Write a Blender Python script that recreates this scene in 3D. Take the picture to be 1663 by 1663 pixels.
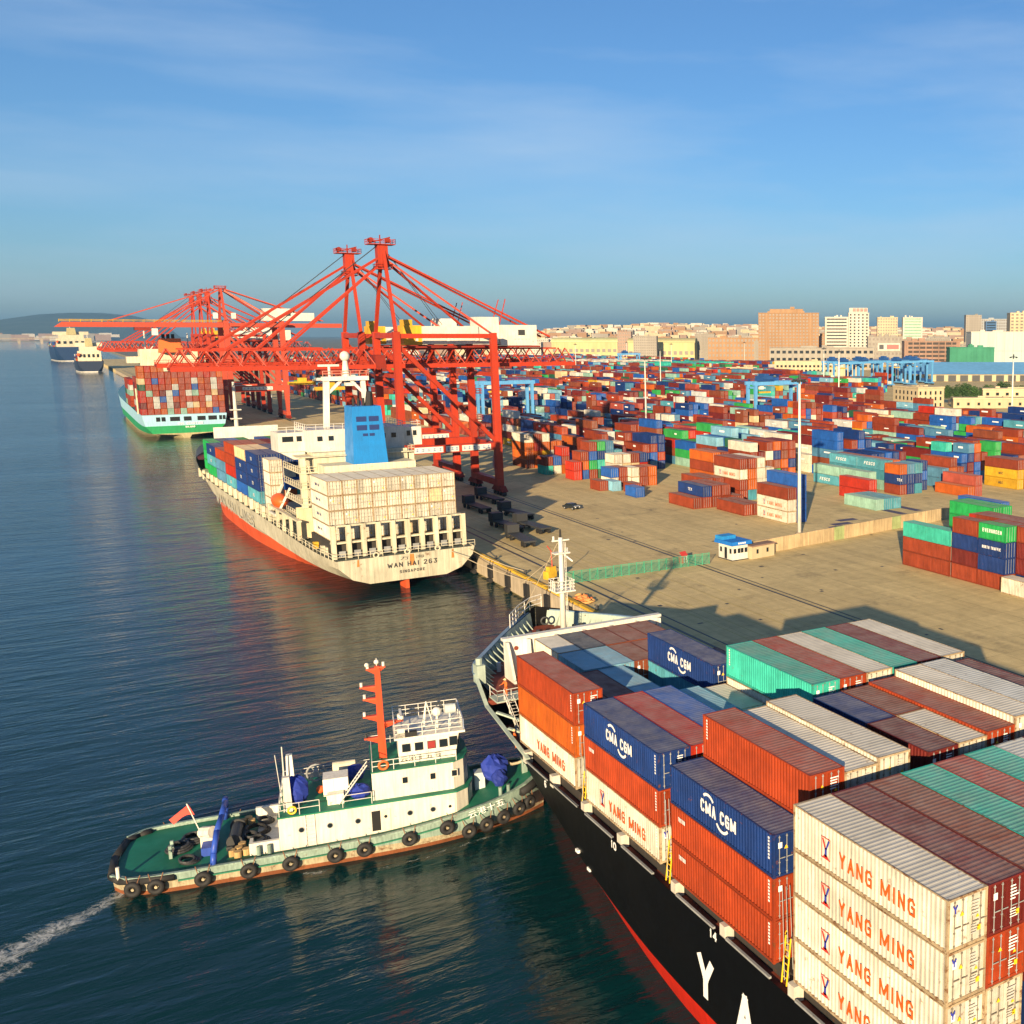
import bpy, bmesh, math, random
from mathutils import Vector, Matrix
R = math.radians
sc = bpy.context.scene
col = sc.collection
for o in list(bpy.data.objects):
    bpy.data.objects.remove(o)

# ------------------------------------------------------------------ camera, sky, sun, exposure
cd = bpy.data.cameras.new('camera')
cam = bpy.data.objects.new('camera', cd)
col.objects.link(cam)
cam.location = (0, 0, 44)
cam.rotation_euler = (R(90 - 9.33), 0, R(-34.4))
cd.sensor_width = 36
cd.lens = 37.84
cd.shift_x = -0.2757
cd.clip_start = 1
cd.clip_end = 60000
sc.camera = cam

SUN_EL, SUN_ROT = R(13.2), R(218)
w = bpy.data.worlds.new('World')
sc.world = w
w.use_nodes = True
wn, wl = w.node_tree.nodes, w.node_tree.links
bg = wn['Background']
sky = wn.new('ShaderNodeTexSky')
sky.sky_type = 'NISHITA'
sky.sun_disc = False
sky.sun_elevation = SUN_EL
sky.sun_rotation = SUN_ROT
sky.altitude = 0
sky.air_density = 1.0
sky.dust_density = 0.22
sky.ozone_density = 5.8
# thin high cirrus streaks over the clear sky
wtc = wn.new('ShaderNodeTexCoord')
wmp = wn.new('ShaderNodeMapping')
wmp.inputs['Scale'].default_value = (1.0, 1.5, 7)
wmp.inputs['Rotation'].default_value = (0.12, 0.05, 0.5)
wno = wn.new('ShaderNodeTexNoise')
wno.inputs['Scale'].default_value = 2.2
wno.inputs['Detail'].default_value = 7
wno.inputs['Roughness'].default_value = 0.55
wrp = wn.new('ShaderNodeValToRGB')
wrp.color_ramp.elements[0].position = 0.40
wrp.color_ramp.elements[0].color = (0, 0, 0, 1)
wrp.color_ramp.elements[1].position = 0.72
wrp.color_ramp.elements[1].color = (0.42, 0.42, 0.42, 1)
wmx = wn.new('ShaderNodeMix')
wmx.data_type = 'RGBA'
wmx.inputs[7].default_value = (4.6, 5.6, 6.8, 1)
wl.new(wtc.outputs['Generated'], wmp.inputs[0])
wl.new(wmp.outputs[0], wno.inputs['Vector'])
wl.new(wno.outputs['Fac'], wrp.inputs[0])
wl.new(wrp.outputs[0], wmx.inputs[0])
wl.new(sky.outputs[0], wmx.inputs[6])
wl.new(wmx.outputs[2], bg.inputs[0])
bg.inputs[1].default_value = 0.058

sd = bpy.data.lights.new('sun', 'SUN')
sd.energy = 5.0
sd.angle = R(0.53)
sd.color = (1.0, 0.76, 0.46)
sun = bpy.data.objects.new('sun', sd)
col.objects.link(sun)
sdir = Vector((math.sin(SUN_ROT) * math.cos(SUN_EL), math.cos(SUN_ROT) * math.cos(SUN_EL), math.sin(SUN_EL)))
sun.rotation_euler = sdir.to_track_quat('Z', 'Y').to_euler()
sun.location = sdir * 300

vs = sc.view_settings
vs.view_transform = 'Standard'
vs.look = 'None'
vs.exposure = 1.2
vs.gamma = 1.0
vs.use_curve_mapping = False
sc.cycles.max_bounces = 6
sc.cycles.diffuse_bounces = 2
sc.cycles.glossy_bounces = 3
sc.cycles.transmission_bounces = 2
sc.cycles.volume_bounces = 0
sc.cycles.use_denoising = True

# ------------------------------------------------------------------ helpers
class MB:
    """collects shapes into one mesh"""
    def __init__(s):
        s.v, s.f, s.m = [], [], []
    def poly(s, pts, mi=0):
        n = len(s.v)
        s.v += [tuple(p) for p in pts]
        s.f.append(tuple(range(n, n + len(pts))))
        s.m.append(mi)
    def box(s, x0, x1, y0, y1, z0, z1, mi=0):
        n = len(s.v)
        s.v += [(x0,y0,z0),(x1,y0,z0),(x1,y1,z0),(x0,y1,z0),(x0,y0,z1),(x1,y0,z1),(x1,y1,z1),(x0,y1,z1)]
        for f in ((0,3,2,1),(4,5,6,7),(0,1,5,4),(1,2,6,5),(2,3,7,6),(3,0,4,7)):
            s.f.append(tuple(n + i for i in f)); s.m.append(mi)
        return s
    def frustum(s, b, t, z0, z1, mi=0):
        # b, t = (x0,x1,y0,y1) rectangles at the bottom and top
        n = len(s.v)
        for (x0, x1, y0, y1), z in ((b, z0), (t, z1)):
            s.v += [(x0,y0,z),(x1,y0,z),(x1,y1,z),(x0,y1,z)]
        for f in ((0,3,2,1),(4,5,6,7),(0,1,5,4),(1,2,6,5),(2,3,7,6),(3,0,4,7)):
            s.f.append(tuple(n + i for i in f)); s.m.append(mi)
        return s
    def beam(s, p, q, w, h=None, mi=0):
        p, q = Vector(p), Vector(q)
        h = h or w
        d = (q - p).normalized()
        up = Vector((0, 0, 1)) if abs(d.z) < 0.95 else Vector((0, 1, 0))
        a = d.cross(up).normalized() * (w / 2)
        b = a.cross(d).normalized() * (h / 2)
        n = len(s.v)
        for c in (p, q):
            for sa, sb in ((-1,-1),(1,-1),(1,1),(-1,1)):
                s.v.append(tuple(c + a * sa + b * sb))
        for f in ((0,3,2,1),(4,5,6,7),(0,1,5,4),(1,2,6,5),(2,3,7,6),(3,0,4,7)):
            s.f.append(tuple(n + i for i in f)); s.m.append(mi)
        return s
    def cyl(s, p, q, r, r2=None, n=10, mi=0, cap=True):
        p, q = Vector(p), Vector(q)
        r2 = r if r2 is None else r2
        d = (q - p).normalized()
        up = Vector((0, 0, 1)) if abs(d.z) < 0.95 else Vector((1, 0, 0))
        a = d.cross(up).normalized(); b = d.cross(a)
        k = len(s.v)
        for c, rr in ((p, r), (q, r2)):
            for i in range(n):
                t = 2 * math.pi * i / n
                s.v.append(tuple(c + a * (math.cos(t) * rr) + b * (math.sin(t) * rr)))
        for i in range(n):
            j = (i + 1) % n
            s.f.append((k + i, k + j, k + n + j, k + n + i)); s.m.append(mi)
        if cap:
            s.f.append(tuple(k + i for i in reversed(range(n)))); s.m.append(mi)
            s.f.append(tuple(k + n + i for i in range(n))); s.m.append(mi)
        return s
    def tube(s, pts, r, n=6, mi=0):
        for a, b in zip(pts[:-1], pts[1:]):
            s.cyl(a, b, r, n=n, mi=mi)
        return s
    def ball(s, c, r, n=10, k=6, sz=1.0, mi=0):
        b = len(s.v)
        for i in range(k + 1):
            t = math.pi * i / k
            for j in range(n):
                u = 2 * math.pi * j / n
                s.v.append((c[0] + r * math.sin(t) * math.cos(u), c[1] + r * math.sin(t) * math.sin(u), c[2] + r * sz * math.cos(t)))
        for i in range(k):
            for j in range(n):
                l = (j + 1) % n
                s.f.append((b + i*n + j, b + (i+1)*n + j, b + (i+1)*n + l, b + i*n + l)); s.m.append(mi)
        return s
    def torus(s, c, axis, R0, r, n=16, k=8, mi=0):
        ax = Vector(axis).normalized()
        up = Vector((0,0,1)) if abs(ax.z) < .9 else Vector((1,0,0))
        a = ax.cross(up).normalized(); b = ax.cross(a)
        o = len(s.v); c = Vector(c)
        for i in range(n):
            t = 2*math.pi*i/n
            d = a*math.cos(t) + b*math.sin(t)
            for j in range(k):
                u = 2*math.pi*j/k
                s.v.append(tuple(c + d*(R0 + r*math.cos(u)) + ax*(r*math.sin(u))))
        for i in range(n):
            for j in range(k):
                i2, j2 = (i+1) % n, (j+1) % k
                s.f.append((o+i*k+j, o+i2*k+j, o+i2*k+j2, o+i*k+j2)); s.m.append(mi)
        return s
    def ext(s, pts, z0, z1, mi=0, cap_mi=None):
        # vertical prism over a plan outline
        n = len(s.v); k = len(pts)
        s.v += [(x, y, z0) for x, y in pts] + [(x, y, z1) for x, y in pts]
        for i in range(k):
            j = (i + 1) % k
            s.f.append((n+i, n+j, n+k+j, n+k+i)); s.m.append(mi)
        s.f.append(tuple(n+k+i for i in range(k))); s.m.append(mi if cap_mi is None else cap_mi)
        s.f.append(tuple(n+i for i in reversed(range(k)))); s.m.append(mi)
        return s
    def grid(s, rows, mi=0):
        # rows of equal point count, skinned together; mi may be a function (i, j) -> index
        n = len(s.v); k = len(rows[0])
        for r in rows:
            s.v += [tuple(p) for p in r]
        for i in range(len(rows) - 1):
            for j in range(k - 1):
                s.f.append((n+i*k+j, n+i*k+j+1, n+(i+1)*k+j+1, n+(i+1)*k+j))
                s.m.append(mi(i, j) if callable(mi) else mi)
        return s
    def mesh(s, name, mats, smooth=False):
        me = bpy.data.meshes.new(name)
        me.from_pydata(s.v, [], s.f)
        for m in mats:
            me.materials.append(m)
        if len(mats) > 1:
            me.polygons.foreach_set('material_index', s.m)
        if smooth:
            me.polygons.foreach_set('use_smooth', [True] * len(s.f))
        me.update()
        return me
    def build(s, name, mats, parent=None, smooth=False, loc=None, rz=None):
        if not isinstance(mats, (list, tuple)):
            mats = [mats]
        o = bpy.data.objects.new(name, s.mesh(name, mats, smooth))
        col.objects.link(o)
        if parent: o.parent = parent
        if loc: o.location = loc
        if rz: o.rotation_euler = (0, 0, rz)
        return o

def tag(o, label, cat, group=None):
    o['label'] = label; o['category'] = cat
    if group: o['group'] = group
    return o
def struct(o):
    o['kind'] = 'structure'; return o
def stuff(o):
    o['kind'] = 'stuff'; return o
def thing(name, label, cat, loc=(0, 0, 0), rz=0, group=None):
    o = bpy.data.objects.new(name, None)
    o.empty_display_size = 0.5
    col.objects.link(o)
    o.location = loc; o.rotation_euler = (0, 0, rz)
    return tag(o, label, cat, group)
def inst(name, me, parent=None, loc=(0, 0, 0), rz=0, mat=None):
    o = bpy.data.objects.new(name, me)
    col.objects.link(o)
    o.parent = parent
    o.location = loc
    if rz: o.rotation_euler = (0, 0, rz)
    if mat:
        for i, m in enumerate(mat if isinstance(mat, (list, tuple)) else [mat]):
            o.material_slots[i].link = 'OBJECT'
            o.material_slots[i].material = m
    return o
KIDS = {}
def copy_tree(root, loc, rz=0, label=None, group=None, name=None):
    kids = [o for o in bpy.data.objects if o.parent]
    ch = {}
    for o in kids: ch.setdefault(o.parent, []).append(o)
    def cp(o, par):
        c = o.copy(); col.objects.link(c); c.parent = par
        for k in ch.get(o, []): cp(k, c)
        return c
    r = cp(root, None)
    r.location = loc; r.rotation_euler = (0, 0, rz)
    if label: r['label'] = label
    if group: r['group'] = group
    return r

# ------------------------------------------------------------------ materials
MATS = {}
def lin(h):
    h = h.lstrip('#')
    c = [int(h[i:i+2], 16) / 255 for i in (0, 2, 4)]
    return tuple(x / 12.92 if x <= .04045 else ((x + .055) / 1.055) ** 2.4 for x in c)
def paint(name, color, rough=.55, dirt=.25, rust=0., dust=0., metal=0., scale=1., streak=.15, jit=.12, dustcol=(.34, .31, .27), spec=.3, dents=0.):
    """painted or weathered surface: fading, vertical streaks, rust blotches, lying dust"""
    if name in MATS: return MATS[name]
    m = bpy.data.materials.new(name); MATS[name] = m
    m.use_nodes = True
    N, L = m.node_tree.nodes, m.node_tree.links
    b = N['Principled BSDF']
    b.inputs['Roughness'].default_value = rough
    b.inputs['Metallic'].default_value = metal
    b.inputs['Specular IOR Level'].default_value = spec
    tc = N.new('ShaderNodeTexCoord'); oi = N.new('ShaderNodeObjectInfo')
    mul = N.new('ShaderNodeMath'); mul.operation = 'MULTIPLY'; mul.inputs[1].default_value = 173.0
    add = N.new('ShaderNodeVectorMath'); add.operation = 'ADD'
    L.new(oi.outputs['Random'], mul.inputs[0]); L.new(tc.outputs['Object'], add.inputs[0]); L.new(mul.outputs[0], add.inputs[1])
    def noise(sc_, det, ro, vec=None):
        n = N.new('ShaderNodeTexNoise'); n.inputs['Scale'].default_value = sc_
        n.inputs['Detail'].default_value = det; n.inputs['Roughness'].default_value = ro
        L.new(vec or add.outputs[0], n.inputs['Vector']); return n.outputs['Fac']
    def mrange(src, a, b_, c, d):
        n = N.new('ShaderNodeMapRange'); L.new(src, n.inputs[0])
        for i, v in enumerate((a, b_, c, d)): n.inputs[i + 1].default_value = v
        return n.outputs[0]
    def mix(fac, c1, c2, mode='MIX'):
        n = N.new('ShaderNodeMix'); n.data_type = 'RGBA'; n.blend_type = mode
        for sock, v in ((n.inputs[0], fac), (n.inputs[6], c1), (n.inputs[7], c2)):
            if isinstance(v, (int, float)): sock.default_value = v
            elif isinstance(v, tuple): sock.default_value = (*v[:3], 1)
            else: L.new(v, sock)
        return n.outputs[2]
    c = tuple(color)
    # per-object fading
    hv = N.new('ShaderNodeHueSaturation'); hv.inputs['Color'].default_value = (*c, 1)
    L.new(mrange(oi.outputs['Random'], 0, 1, 1 - jit, 1 + jit), hv.inputs['Value'])
    cur = hv.outputs[0]
    n1 = noise(.45 * scale, 5, .6)
    cur = mix(1.0, cur, mrange(n1, .3, .7, 1 - dirt, 1 + dirt * .35), 'MULTIPLY')
    if streak:
        mp = N.new('ShaderNodeMapping'); mp.inputs['Scale'].default_value = (5 * scale, 5 * scale, .35 * scale)
        L.new(add.outputs[0], mp.inputs[0])
        ns = noise(1.0, 4, .6, mp.outputs[0])
        cur = mix(1.0, cur, mrange(ns, .35, .7, 1.05, 1 - streak), 'MULTIPLY')
    if dust:
        nd = noise(.8 * scale, 6, .65)
        cur = mix(mrange(nd, .3, .68, dust * .35, min(1, dust * 1.3)), cur, dustcol)
    if rust:
        nr = noise(1.4 * scale, 8, .72)
        t = .72 - .22 * rust
        cur = mix(mrange(nr, t, t + .1, 0, .85), cur, (.13, .045, .014))
    L.new(cur, b.inputs['Base Color'])
    if dents:
        bpn = N.new('ShaderNodeBump'); bpn.inputs['Strength'].default_value = 1; bpn.inputs['Distance'].default_value = dents
        L.new(noise(1.1, 3, .5), bpn.inputs['Height']); L.new(bpn.outputs[0], b.inputs['Normal'])
    rn = mrange(n1, .3, .7, min(1, rough + .12), max(.05, rough - .1))
    L.new(rn, b.inputs['Roughness'])
    return m
def plain(name, color, rough=.6, metal=0., emit=None):
    if name in MATS: return MATS[name]
    m = bpy.data.materials.new(name); MATS[name] = m
    m.use_nodes = True
    N, L = m.node_tree.nodes, m.node_tree.links
    b = N['Principled BSDF']
    b.inputs['Roughness'].default_value = rough; b.inputs['Metallic'].default_value = metal
    n = N.new('ShaderNodeTexNoise'); n.inputs['Scale'].default_value = 3; n.inputs['Detail'].default_value = 3
    tc = N.new('ShaderNodeTexCoord'); L.new(tc.outputs['Object'], n.inputs['Vector'])
    mr = N.new('ShaderNodeMapRange'); L.new(n.outputs['Fac'], mr.inputs[0])
    mr.inputs[3].default_value = .85; mr.inputs[4].default_value = 1.12
    mx = N.new('ShaderNodeMix'); mx.data_type = 'RGBA'; mx.blend_type = 'MULTIPLY'; mx.inputs[0].default_value = 1
    mx.inputs[6].default_value = (*color, 1); L.new(mr.outputs[0], mx.inputs[7]); L.new(mx.outputs[2], b.inputs['Base Color'])
    return m
GLASS = plain('window_glass', (.012, .018, .024), .12)
BLACK = plain('black_rubber', (.012, .012, .013), .75)
DARK = plain('dark_steel', (.03, .032, .035), .6)
ROPE = plain('rope', (.42, .35, .24), .9)
STEEL = paint('grey_steel', (.30, .31, .31), .5, rust=.4)
WHITEP = paint('white_paint', (.68, .66, .60), .5, dirt=.18, rust=.42, streak=.18)
WHITEL = plain('white_letters', (.82, .82, .80), .5)
TOWERW = paint('white_deckhouse', (.82, .79, .70), .5, dirt=.10, rust=.35, streak=.14, scale=.5)

def text_mesh(s, h, width=None, depth=.012, bold=.018, shear=0.):
    """flat lettering, origin at its lower left corner, height h metres"""
    key = ('txt', s, h, width, bold, shear)
    if key in MATS: return MATS[key]
    c = bpy.data.curves.new('lettering', 'FONT')
    c.body = s; c.size = 1.0; c.extrude = 0.0; c.offset = bold; c.resolution_u = 2; c.shear = shear
    o = bpy.data.objects.new('lettering', c); col.objects.link(o)
    dg = bpy.context.evaluated_depsgraph_get()
    me = bpy.data.meshes.new_from_object(o.evaluated_get(dg))
    bpy.data.objects.remove(o)
    me.materials.clear()
    me.materials.append(WHITEL)
    xs = [v.co.x for v in me.vertices]; ys = [v.co.y for v in me.vertices]
    if xs:
        x0, x1, y0, y1 = min(xs), max(xs), min(ys), max(ys)
        fy = h / (y1 - y0); fx = fy if width is None else width / (x1 - x0)
        for v in me.vertices:
            v.co.x = (v.co.x - x0) * fx; v.co.y = (v.co.y - y0) * fy; v.co.z = depth
    me.name = 'lettering'
    MATS[key] = me
    return me

# block capitals drawn as straight strokes on a 1 x 1 field
STR = {'A': [(0,0,.5,1),(.5,1,1,0),(.22,.34,.78,.34)], 'C': [(1,.16,.74,0),(.74,0,.26,0),(.26,0,0,.22),(0,.22,0,.78),(0,.78,.26,1),(.26,1,.74,1),(.74,1,1,.84)],
 'E': [(0,0,0,1),(0,1,1,1),(0,.52,.85,.52),(0,0,1,0)], 'F': [(0,0,0,1),(0,1,1,1),(0,.5,.85,.5)], 'G': [(1,.82,.74,1),(.74,1,.26,1),(.26,1,0,.78),(0,.78,0,.22),(0,.22,.26,0),(.26,0,1,0),(1,0,1,.48),(1,.48,.55,.48)],
 'H': [(0,0,0,1),(1,0,1,1),(0,.5,1,.5)], 'I': [(.5,0,.5,1)], 'L': [(0,1,0,0),(0,0,1,0)], 'M': [(0,0,0,1),(0,1,.5,.14),(.5,.14,1,1),(1,1,1,0)], 'N': [(0,0,0,1),(0,1,1,0),(1,0,1,1)],
 'O': [(.26,0,.74,0),(.74,0,1,.22),(1,.22,1,.78),(1,.78,.74,1),(.74,1,.26,1),(.26,1,0,.78),(0,.78,0,.22),(0,.22,.26,0)], 'P': [(0,0,0,1),(0,1,.8,1),(.8,1,1,.76),(1,.76,.8,.48),(.8,.48,0,.48)],
 'R': [(0,0,0,1),(0,1,.8,1),(.8,1,1,.76),(1,.76,.8,.48),(.8,.48,0,.48),(.5,.48,1,0)], 'S': [(0,.14,.2,0),(.2,0,.8,0),(.8,0,1,.24),(1,.24,.8,.5),(.8,.5,.2,.5),(.2,.5,0,.76),(0,.76,.2,1),(.2,1,.8,1),(.8,1,1,.86)],
 'T': [(.5,0,.5,1),(0,1,1,1)], 'U': [(0,1,0,.22),(0,.22,.26,0),(.26,0,.74,0),(.74,0,1,.22),(1,.22,1,1)], 'V': [(0,1,.5,0),(.5,0,1,1)], 'W': [(0,1,.25,0),(.25,0,.5,.7),(.5,.7,.75,0),(.75,0,1,1)], 'X': [(0,0,1,1),(0,1,1,0)], 'Y': [(0,1,.5,.46),(1,1,.5,.46),(.5,.5,.5,0)],
 'D': [(0,0,0,1),(0,1,.7,1),(.7,1,1,.72),(1,.72,1,.28),(1,.28,.7,0),(.7,0,0,0)], 'J': [(1,1,1,.22),(1,.22,.74,0),(.74,0,.26,0),(.26,0,0,.2)], '0': [(.26,0,.74,0),(.74,0,1,.22),(1,.22,1,.78),(1,.78,.74,1),(.74,1,.26,1),(.26,1,0,.78),(0,.78,0,.22),(0,.22,.26,0)],
 '1': [(.5,0,.5,1),(.5,1,.2,.8)], '4': [(.75,0,.75,1),(.75,1,0,.3),(0,.3,1,.3)], '6': [(1,.9,.74,1),(.74,1,.26,1),(.26,1,0,.78),(0,.78,0,.22),(0,.22,.26,0),(.26,0,.74,0),(.74,0,1,.22),(1,.22,.8,.52),(.8,.52,0,.52)], '8': [(.2,0,.8,0),(.8,0,1,.25),(1,.25,.8,.52),(.8,.52,1,.76),(1,.76,.8,1),(.8,1,.2,1),(.2,1,0,.76),(0,.76,.2,.52),(.2,.52,0,.25),(0,.25,.2,0),(.2,.52,.8,.52)],
 '2': [(0,.85,.26,1),(.26,1,.74,1),(.74,1,1,.75),(1,.75,0,0),(0,0,1,0)], '3': [(0,1,1,1),(1,1,.5,.58),(.5,.58,1,.3),(1,.3,.74,0),(.74,0,.2,0),(.2,0,0,.14)]}
def block_text(s, h, width, wt=.2, shear=0., gap=.34):
    """bold lettering; wt = stroke weight as a share of the height"""
    key = ('blk', s, h, width, wt, shear)
    if key in MATS: return MATS[key]
    cwid = lambda c: .4 if c in 'I1' else .55 if c == ' ' else 1.35 if c in 'MW' else 1
    n = sum(cwid(c) for c in s); g = gap
    u = width / (n + g * (len(s) - 1))
    m = MB(); x = 0; k = 0; t = wt * h / 2
    for c in s:
        cw = u * cwid(c)
        for x0, y0, x1, y1 in STR.get(c, []):
            p = Vector((x + t + x0 * (cw - 2*t), t + y0 * (h - 2*t), 0)); q = Vector((x + t + x1 * (cw - 2*t), t + y1 * (h - 2*t), 0))
            d = (q - p).normalized(); nn = Vector((-d.y, d.x, 0)) * t * (1.0 if abs(d.y) > .5 else .85); e = d * t * .75
            z = .006 + .0011 * (k % 9); k += 1
            m.poly([(v.x + shear * v.y, v.y, z) for v in (p - e - nn, q + e - nn, q + e + nn, p - e + nn)])
        x += cw + g * u
    me = m.mesh('lettering', [WHITEL]); MATS[key] = me
    return me
M_SIDE = Matrix(((0, 0, -1), (-1, 0, 0), (0, 1, 0)))      # facing -X, reading towards -Y
M_END = Matrix(((1, 0, 0), (0, 0, -1), (0, 1, 0)))        # facing -Y, reading towards +X
def put_text(me, parent, p, M, mat, name='lettering'):
    o = bpy.data.objects.new(name, me); col.objects.link(o)
    o.parent = parent
    o.matrix_local = Matrix.Translation(p) @ M.to_4x4()
    o.material_slots[0].link = 'OBJECT'; o.material_slots[0].material = mat
    return o

# ------------------------------------------------------------------ the shipping container and its parts
CW = 2.438
L40, L20, HS, HC = 12.19, 6.06, 2.591, 2.896
def corr(n0, n1, pitch, depth):
    """trapezoid wave between n0 and n1: (position, depth) pairs"""
    n = max(2, round((n1 - n0) / pitch)); p = (n1 - n0) / n
    out = [(n0, 0)]
    for i in range(n):
        a = n0 + i * p
        out += [(a + .2*p, 0), (a + .43*p, depth), (a + .75*p, depth), (a + .98*p, 0)]
    out.append((n1, 0))
    return out
CM = {}
def container_meshes(L, H):
    k = (L, H)
    if k in CM: return CM[k]
    W = CW; D = {}
    e = .03                                  # side walls stand this far inside the frame face
    b = MB()
    prof = corr(.14, L - .14, .31, .058)
    for x, sg in ((e, 1), (W - e, -1)):
        lo = [(x + sg * d, y, .16) for y, d in prof]; hi = [(x + sg * d, y, H - .07) for y, d in prof]
        b.grid([lo, hi] if sg > 0 else [hi, lo])
    pe = corr(.12, W - .12, .31, .045)
    b.grid([[(x, L - e - d, H - .1) for x, d in pe], [(x, L - e - d, .16) for x, d in pe]])
    b.poly([(.05, .05, .12), (.05, L - .05, .12), (W - .05, L - .05, .12), (W - .05, .05, .12)])
    D['body'] = b.mesh('container_body', [WHITEP])
    r = MB()
    pr = corr(.2, L - .2, .36, .017)
    rows = [[(.06, y, H - .012 - d), (W - .06, y, H - .012 - d)] for y, d in [(.06, 0)] + pr + [(L - .06, 0)]]
    r.grid([q[::-1] for q in rows])
    D['roof'] = r.mesh('roof', [WHITEP])
    f = MB()
    for x0, x1 in ((0, .07), (W - .07, W)):
        f.box(x0, x1, .1, L - .1, H - .075, H - .005)
        f.box(x0, x1, .1, L - .1, .02, .17)
    f.box(W / 2 - .012, W / 2 + .012, .035, .06, .17, H - .12)
    for y0, y1 in ((0, .14), (L - .14, L)):
        for x0, x1 in ((0, .13), (W - .13, W)):
            f.box(x0, x1, y0, y1, .1, H - .1)
        f.box(.13, W - .13, y0, y0 + .09 if y0 == 0 else y1, H - .12, H - .006)
        f.box(.13, W - .13, y0, y0 + .09 if y0 == 0 else y1, .03, .17)
    for y0, y1 in ((-.005, .175), (L - .175, L + .005)):
        for x0, x1 in ((-.004, .16), (W - .16, W + .004)):
            f.box(x0, x1, y0, y1, 0, .118); f.box(x0, x1, y0, y1, H - .118, H)
    D['frame'] = f.mesh('frame', [WHITEP])
    d = MB()
    hw = (W - .26) / 2 - .012
    ph = corr(.0, H - .29, .62, .022)
    d.grid([[(0, dd, z), (hw, dd, z)] for z, dd in ph])
    d.box(0, .05, -.012, .02, 0, H - .29); d.box(hw - .05, hw, -.012, .02, 0, H - .29)
    D['door'] = d.mesh('door', [WHITEP])
    k2 = MB()
    k2.cyl((0, 0, 0), (0, 0, H - .2), .024, n=6)
    for z in (.12, .75, 1.6, H - .35): k2.box(-.05, .05, -.02, .03, z, z + .07)
    k2.box(0, .38, -.028, -.006, 1.0, 1.05)
    D['locking_rod'] = k2.mesh('locking_rod', [STEEL])
    # door end in one piece, for boxes seen small
    q = MB()
    q.box(.13, W - .13, .045, .06, .17, H - .12)
    for x in (.36, .95, 1.49, 2.08): q.box(x - .025, x + .025, .008, .05, .12, H - .1, 1)
    D['door_end'] = q.mesh('door_end', [WHITEP, STEEL])
    CM[k] = D
    return D
PAL = {  # container paints
    'oxide': ('oxide-red', (.22, .036, .013)),     'white': ('cream-white', (.60, .565, .475)), 'rust': ('rust-red', (.31, .042, .011)), 'maroon': ('dark maroon', (.14, .016, .013)),
    'navy': ('navy blue', (.008, .032, .15)), 'teal': ('turquoise green', (.04, .42, .33)), 'blue': ('bright blue', (.015, .09, .36)),
    'lblue': ('pale blue', (.18, .40, .54)), 'orange': ('orange', (.44, .092, .010)), 'brown': ('brown', (.20, .052, .022)),
    'green': ('green', (.03, .30, .07)), 'dgreen': ('dark green', (.02, .10, .05)), 'yellow': ('yellow', (.52, .30, .015)),
    'red': ('bright red', (.38, .024, .010)), 'grey': ('pale grey', (.50, .52, .50)), 'aqua': ('aqua', (.07, .28, .36)),
    'evergreen': ('bright green', (.012, .30, .075)), 'black': ('slate', (.03, .045, .07)), 'tan': ('tan', (.62, .46, .26)),
    'pink': ('faded red', (.33, .065, .042)), 'mint': ('pale mint', (.24, .42, .35)), 'steelblue': ('steel blue', (.07, .20, .33))}
def cpaint(c, part):
    rgb = PAL[c][1]
    light = sum(rgb) > 1.2
    if part == 'body': return paint('container_' + c, rgb, .6, dirt=.3, rust=.46 if not light else .55, streak=.26, jit=.14 if not light else .16, spec=.2, dents=.05)
    if part == 'roof':
        k = .45
        d = (.40, .37, .33) if not light else (.62, .58, .50)
        return paint('container_roof_' + c, rgb, .7, dirt=.3, rust=.42, dust=.30, streak=0, dustcol=d)
    if c in ('white', 'tan'): rgb = (.44, .34, .21)
    return paint('container_frame_' + c, tuple(x * .92 for x in rgb), .6, dirt=.3, rust=.75 if not light else .95, streak=.1, scale=1.6)
ORED = plain('orange_letters', (.68, .11, .015), .5)
LOGOB = plain('logo_blue', (.04, .05, .35), .5)
LOGOR = plain('logo_red', (.62, .04, .03), .5)
YEL = plain('yellow_mark', (.80, .50, .02), .5)
MARK = plain('grey_marking', (.45, .45, .42), .6)
def ym_logo(parent, H, L, ybase, small=False, faded=False):
    """red-framed blue Y and the name, on the side facing -X"""
    x = -.004
    s = HS / 2.6
    o = put_text(block_text('YANG MING', .86, 5.9, .17), parent, (x, L - 4.1, .72), M_SIDE, ORED)
    if small: return
    m = MB()
    y1 = L - 2.55; y0 = L - 3.35; z0, z1 = .68, 1.86
    for a, b_, c, d in ((y0, y1, z0, z0 + .05), (y0, y1, z1 - .05, z1), (y0, y0 + .04, z0, z1), (y1 - .04, y1, z0, z1)):
        m.poly([(x, b_, c), (x, a, c), (x, a, d), (x, b_, d)], 0)
    ym = (y0 + y1) / 2; xx = x - .003
    m.poly([(xx, ym + .1, z0 + .12), (xx, ym - .1, z0 + .12), (xx, ym - .1, 1.3), (xx, ym + .1, 1.3)], 1)
    m.poly([(xx, ym + .1, 1.22), (xx, ym - .02, 1.22), (xx, ym + .18, 1.75), (xx, ym + .34, 1.75)], 2)
    m.poly([(xx, ym + .02, 1.22), (xx, ym - .1, 1.22), (xx, ym - .34, 1.75), (xx, ym - .18, 1.75)], 1)
    m.poly([(xx, ym + .26, z0 + .05), (xx, ym - .26, z0 + .05), (xx, ym - .1, z0 + .24), (xx, ym + .1, z0 + .24)], 2)
    m.build('logo', [LOGOR, LOGOB, LOGOR], parent)
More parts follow.
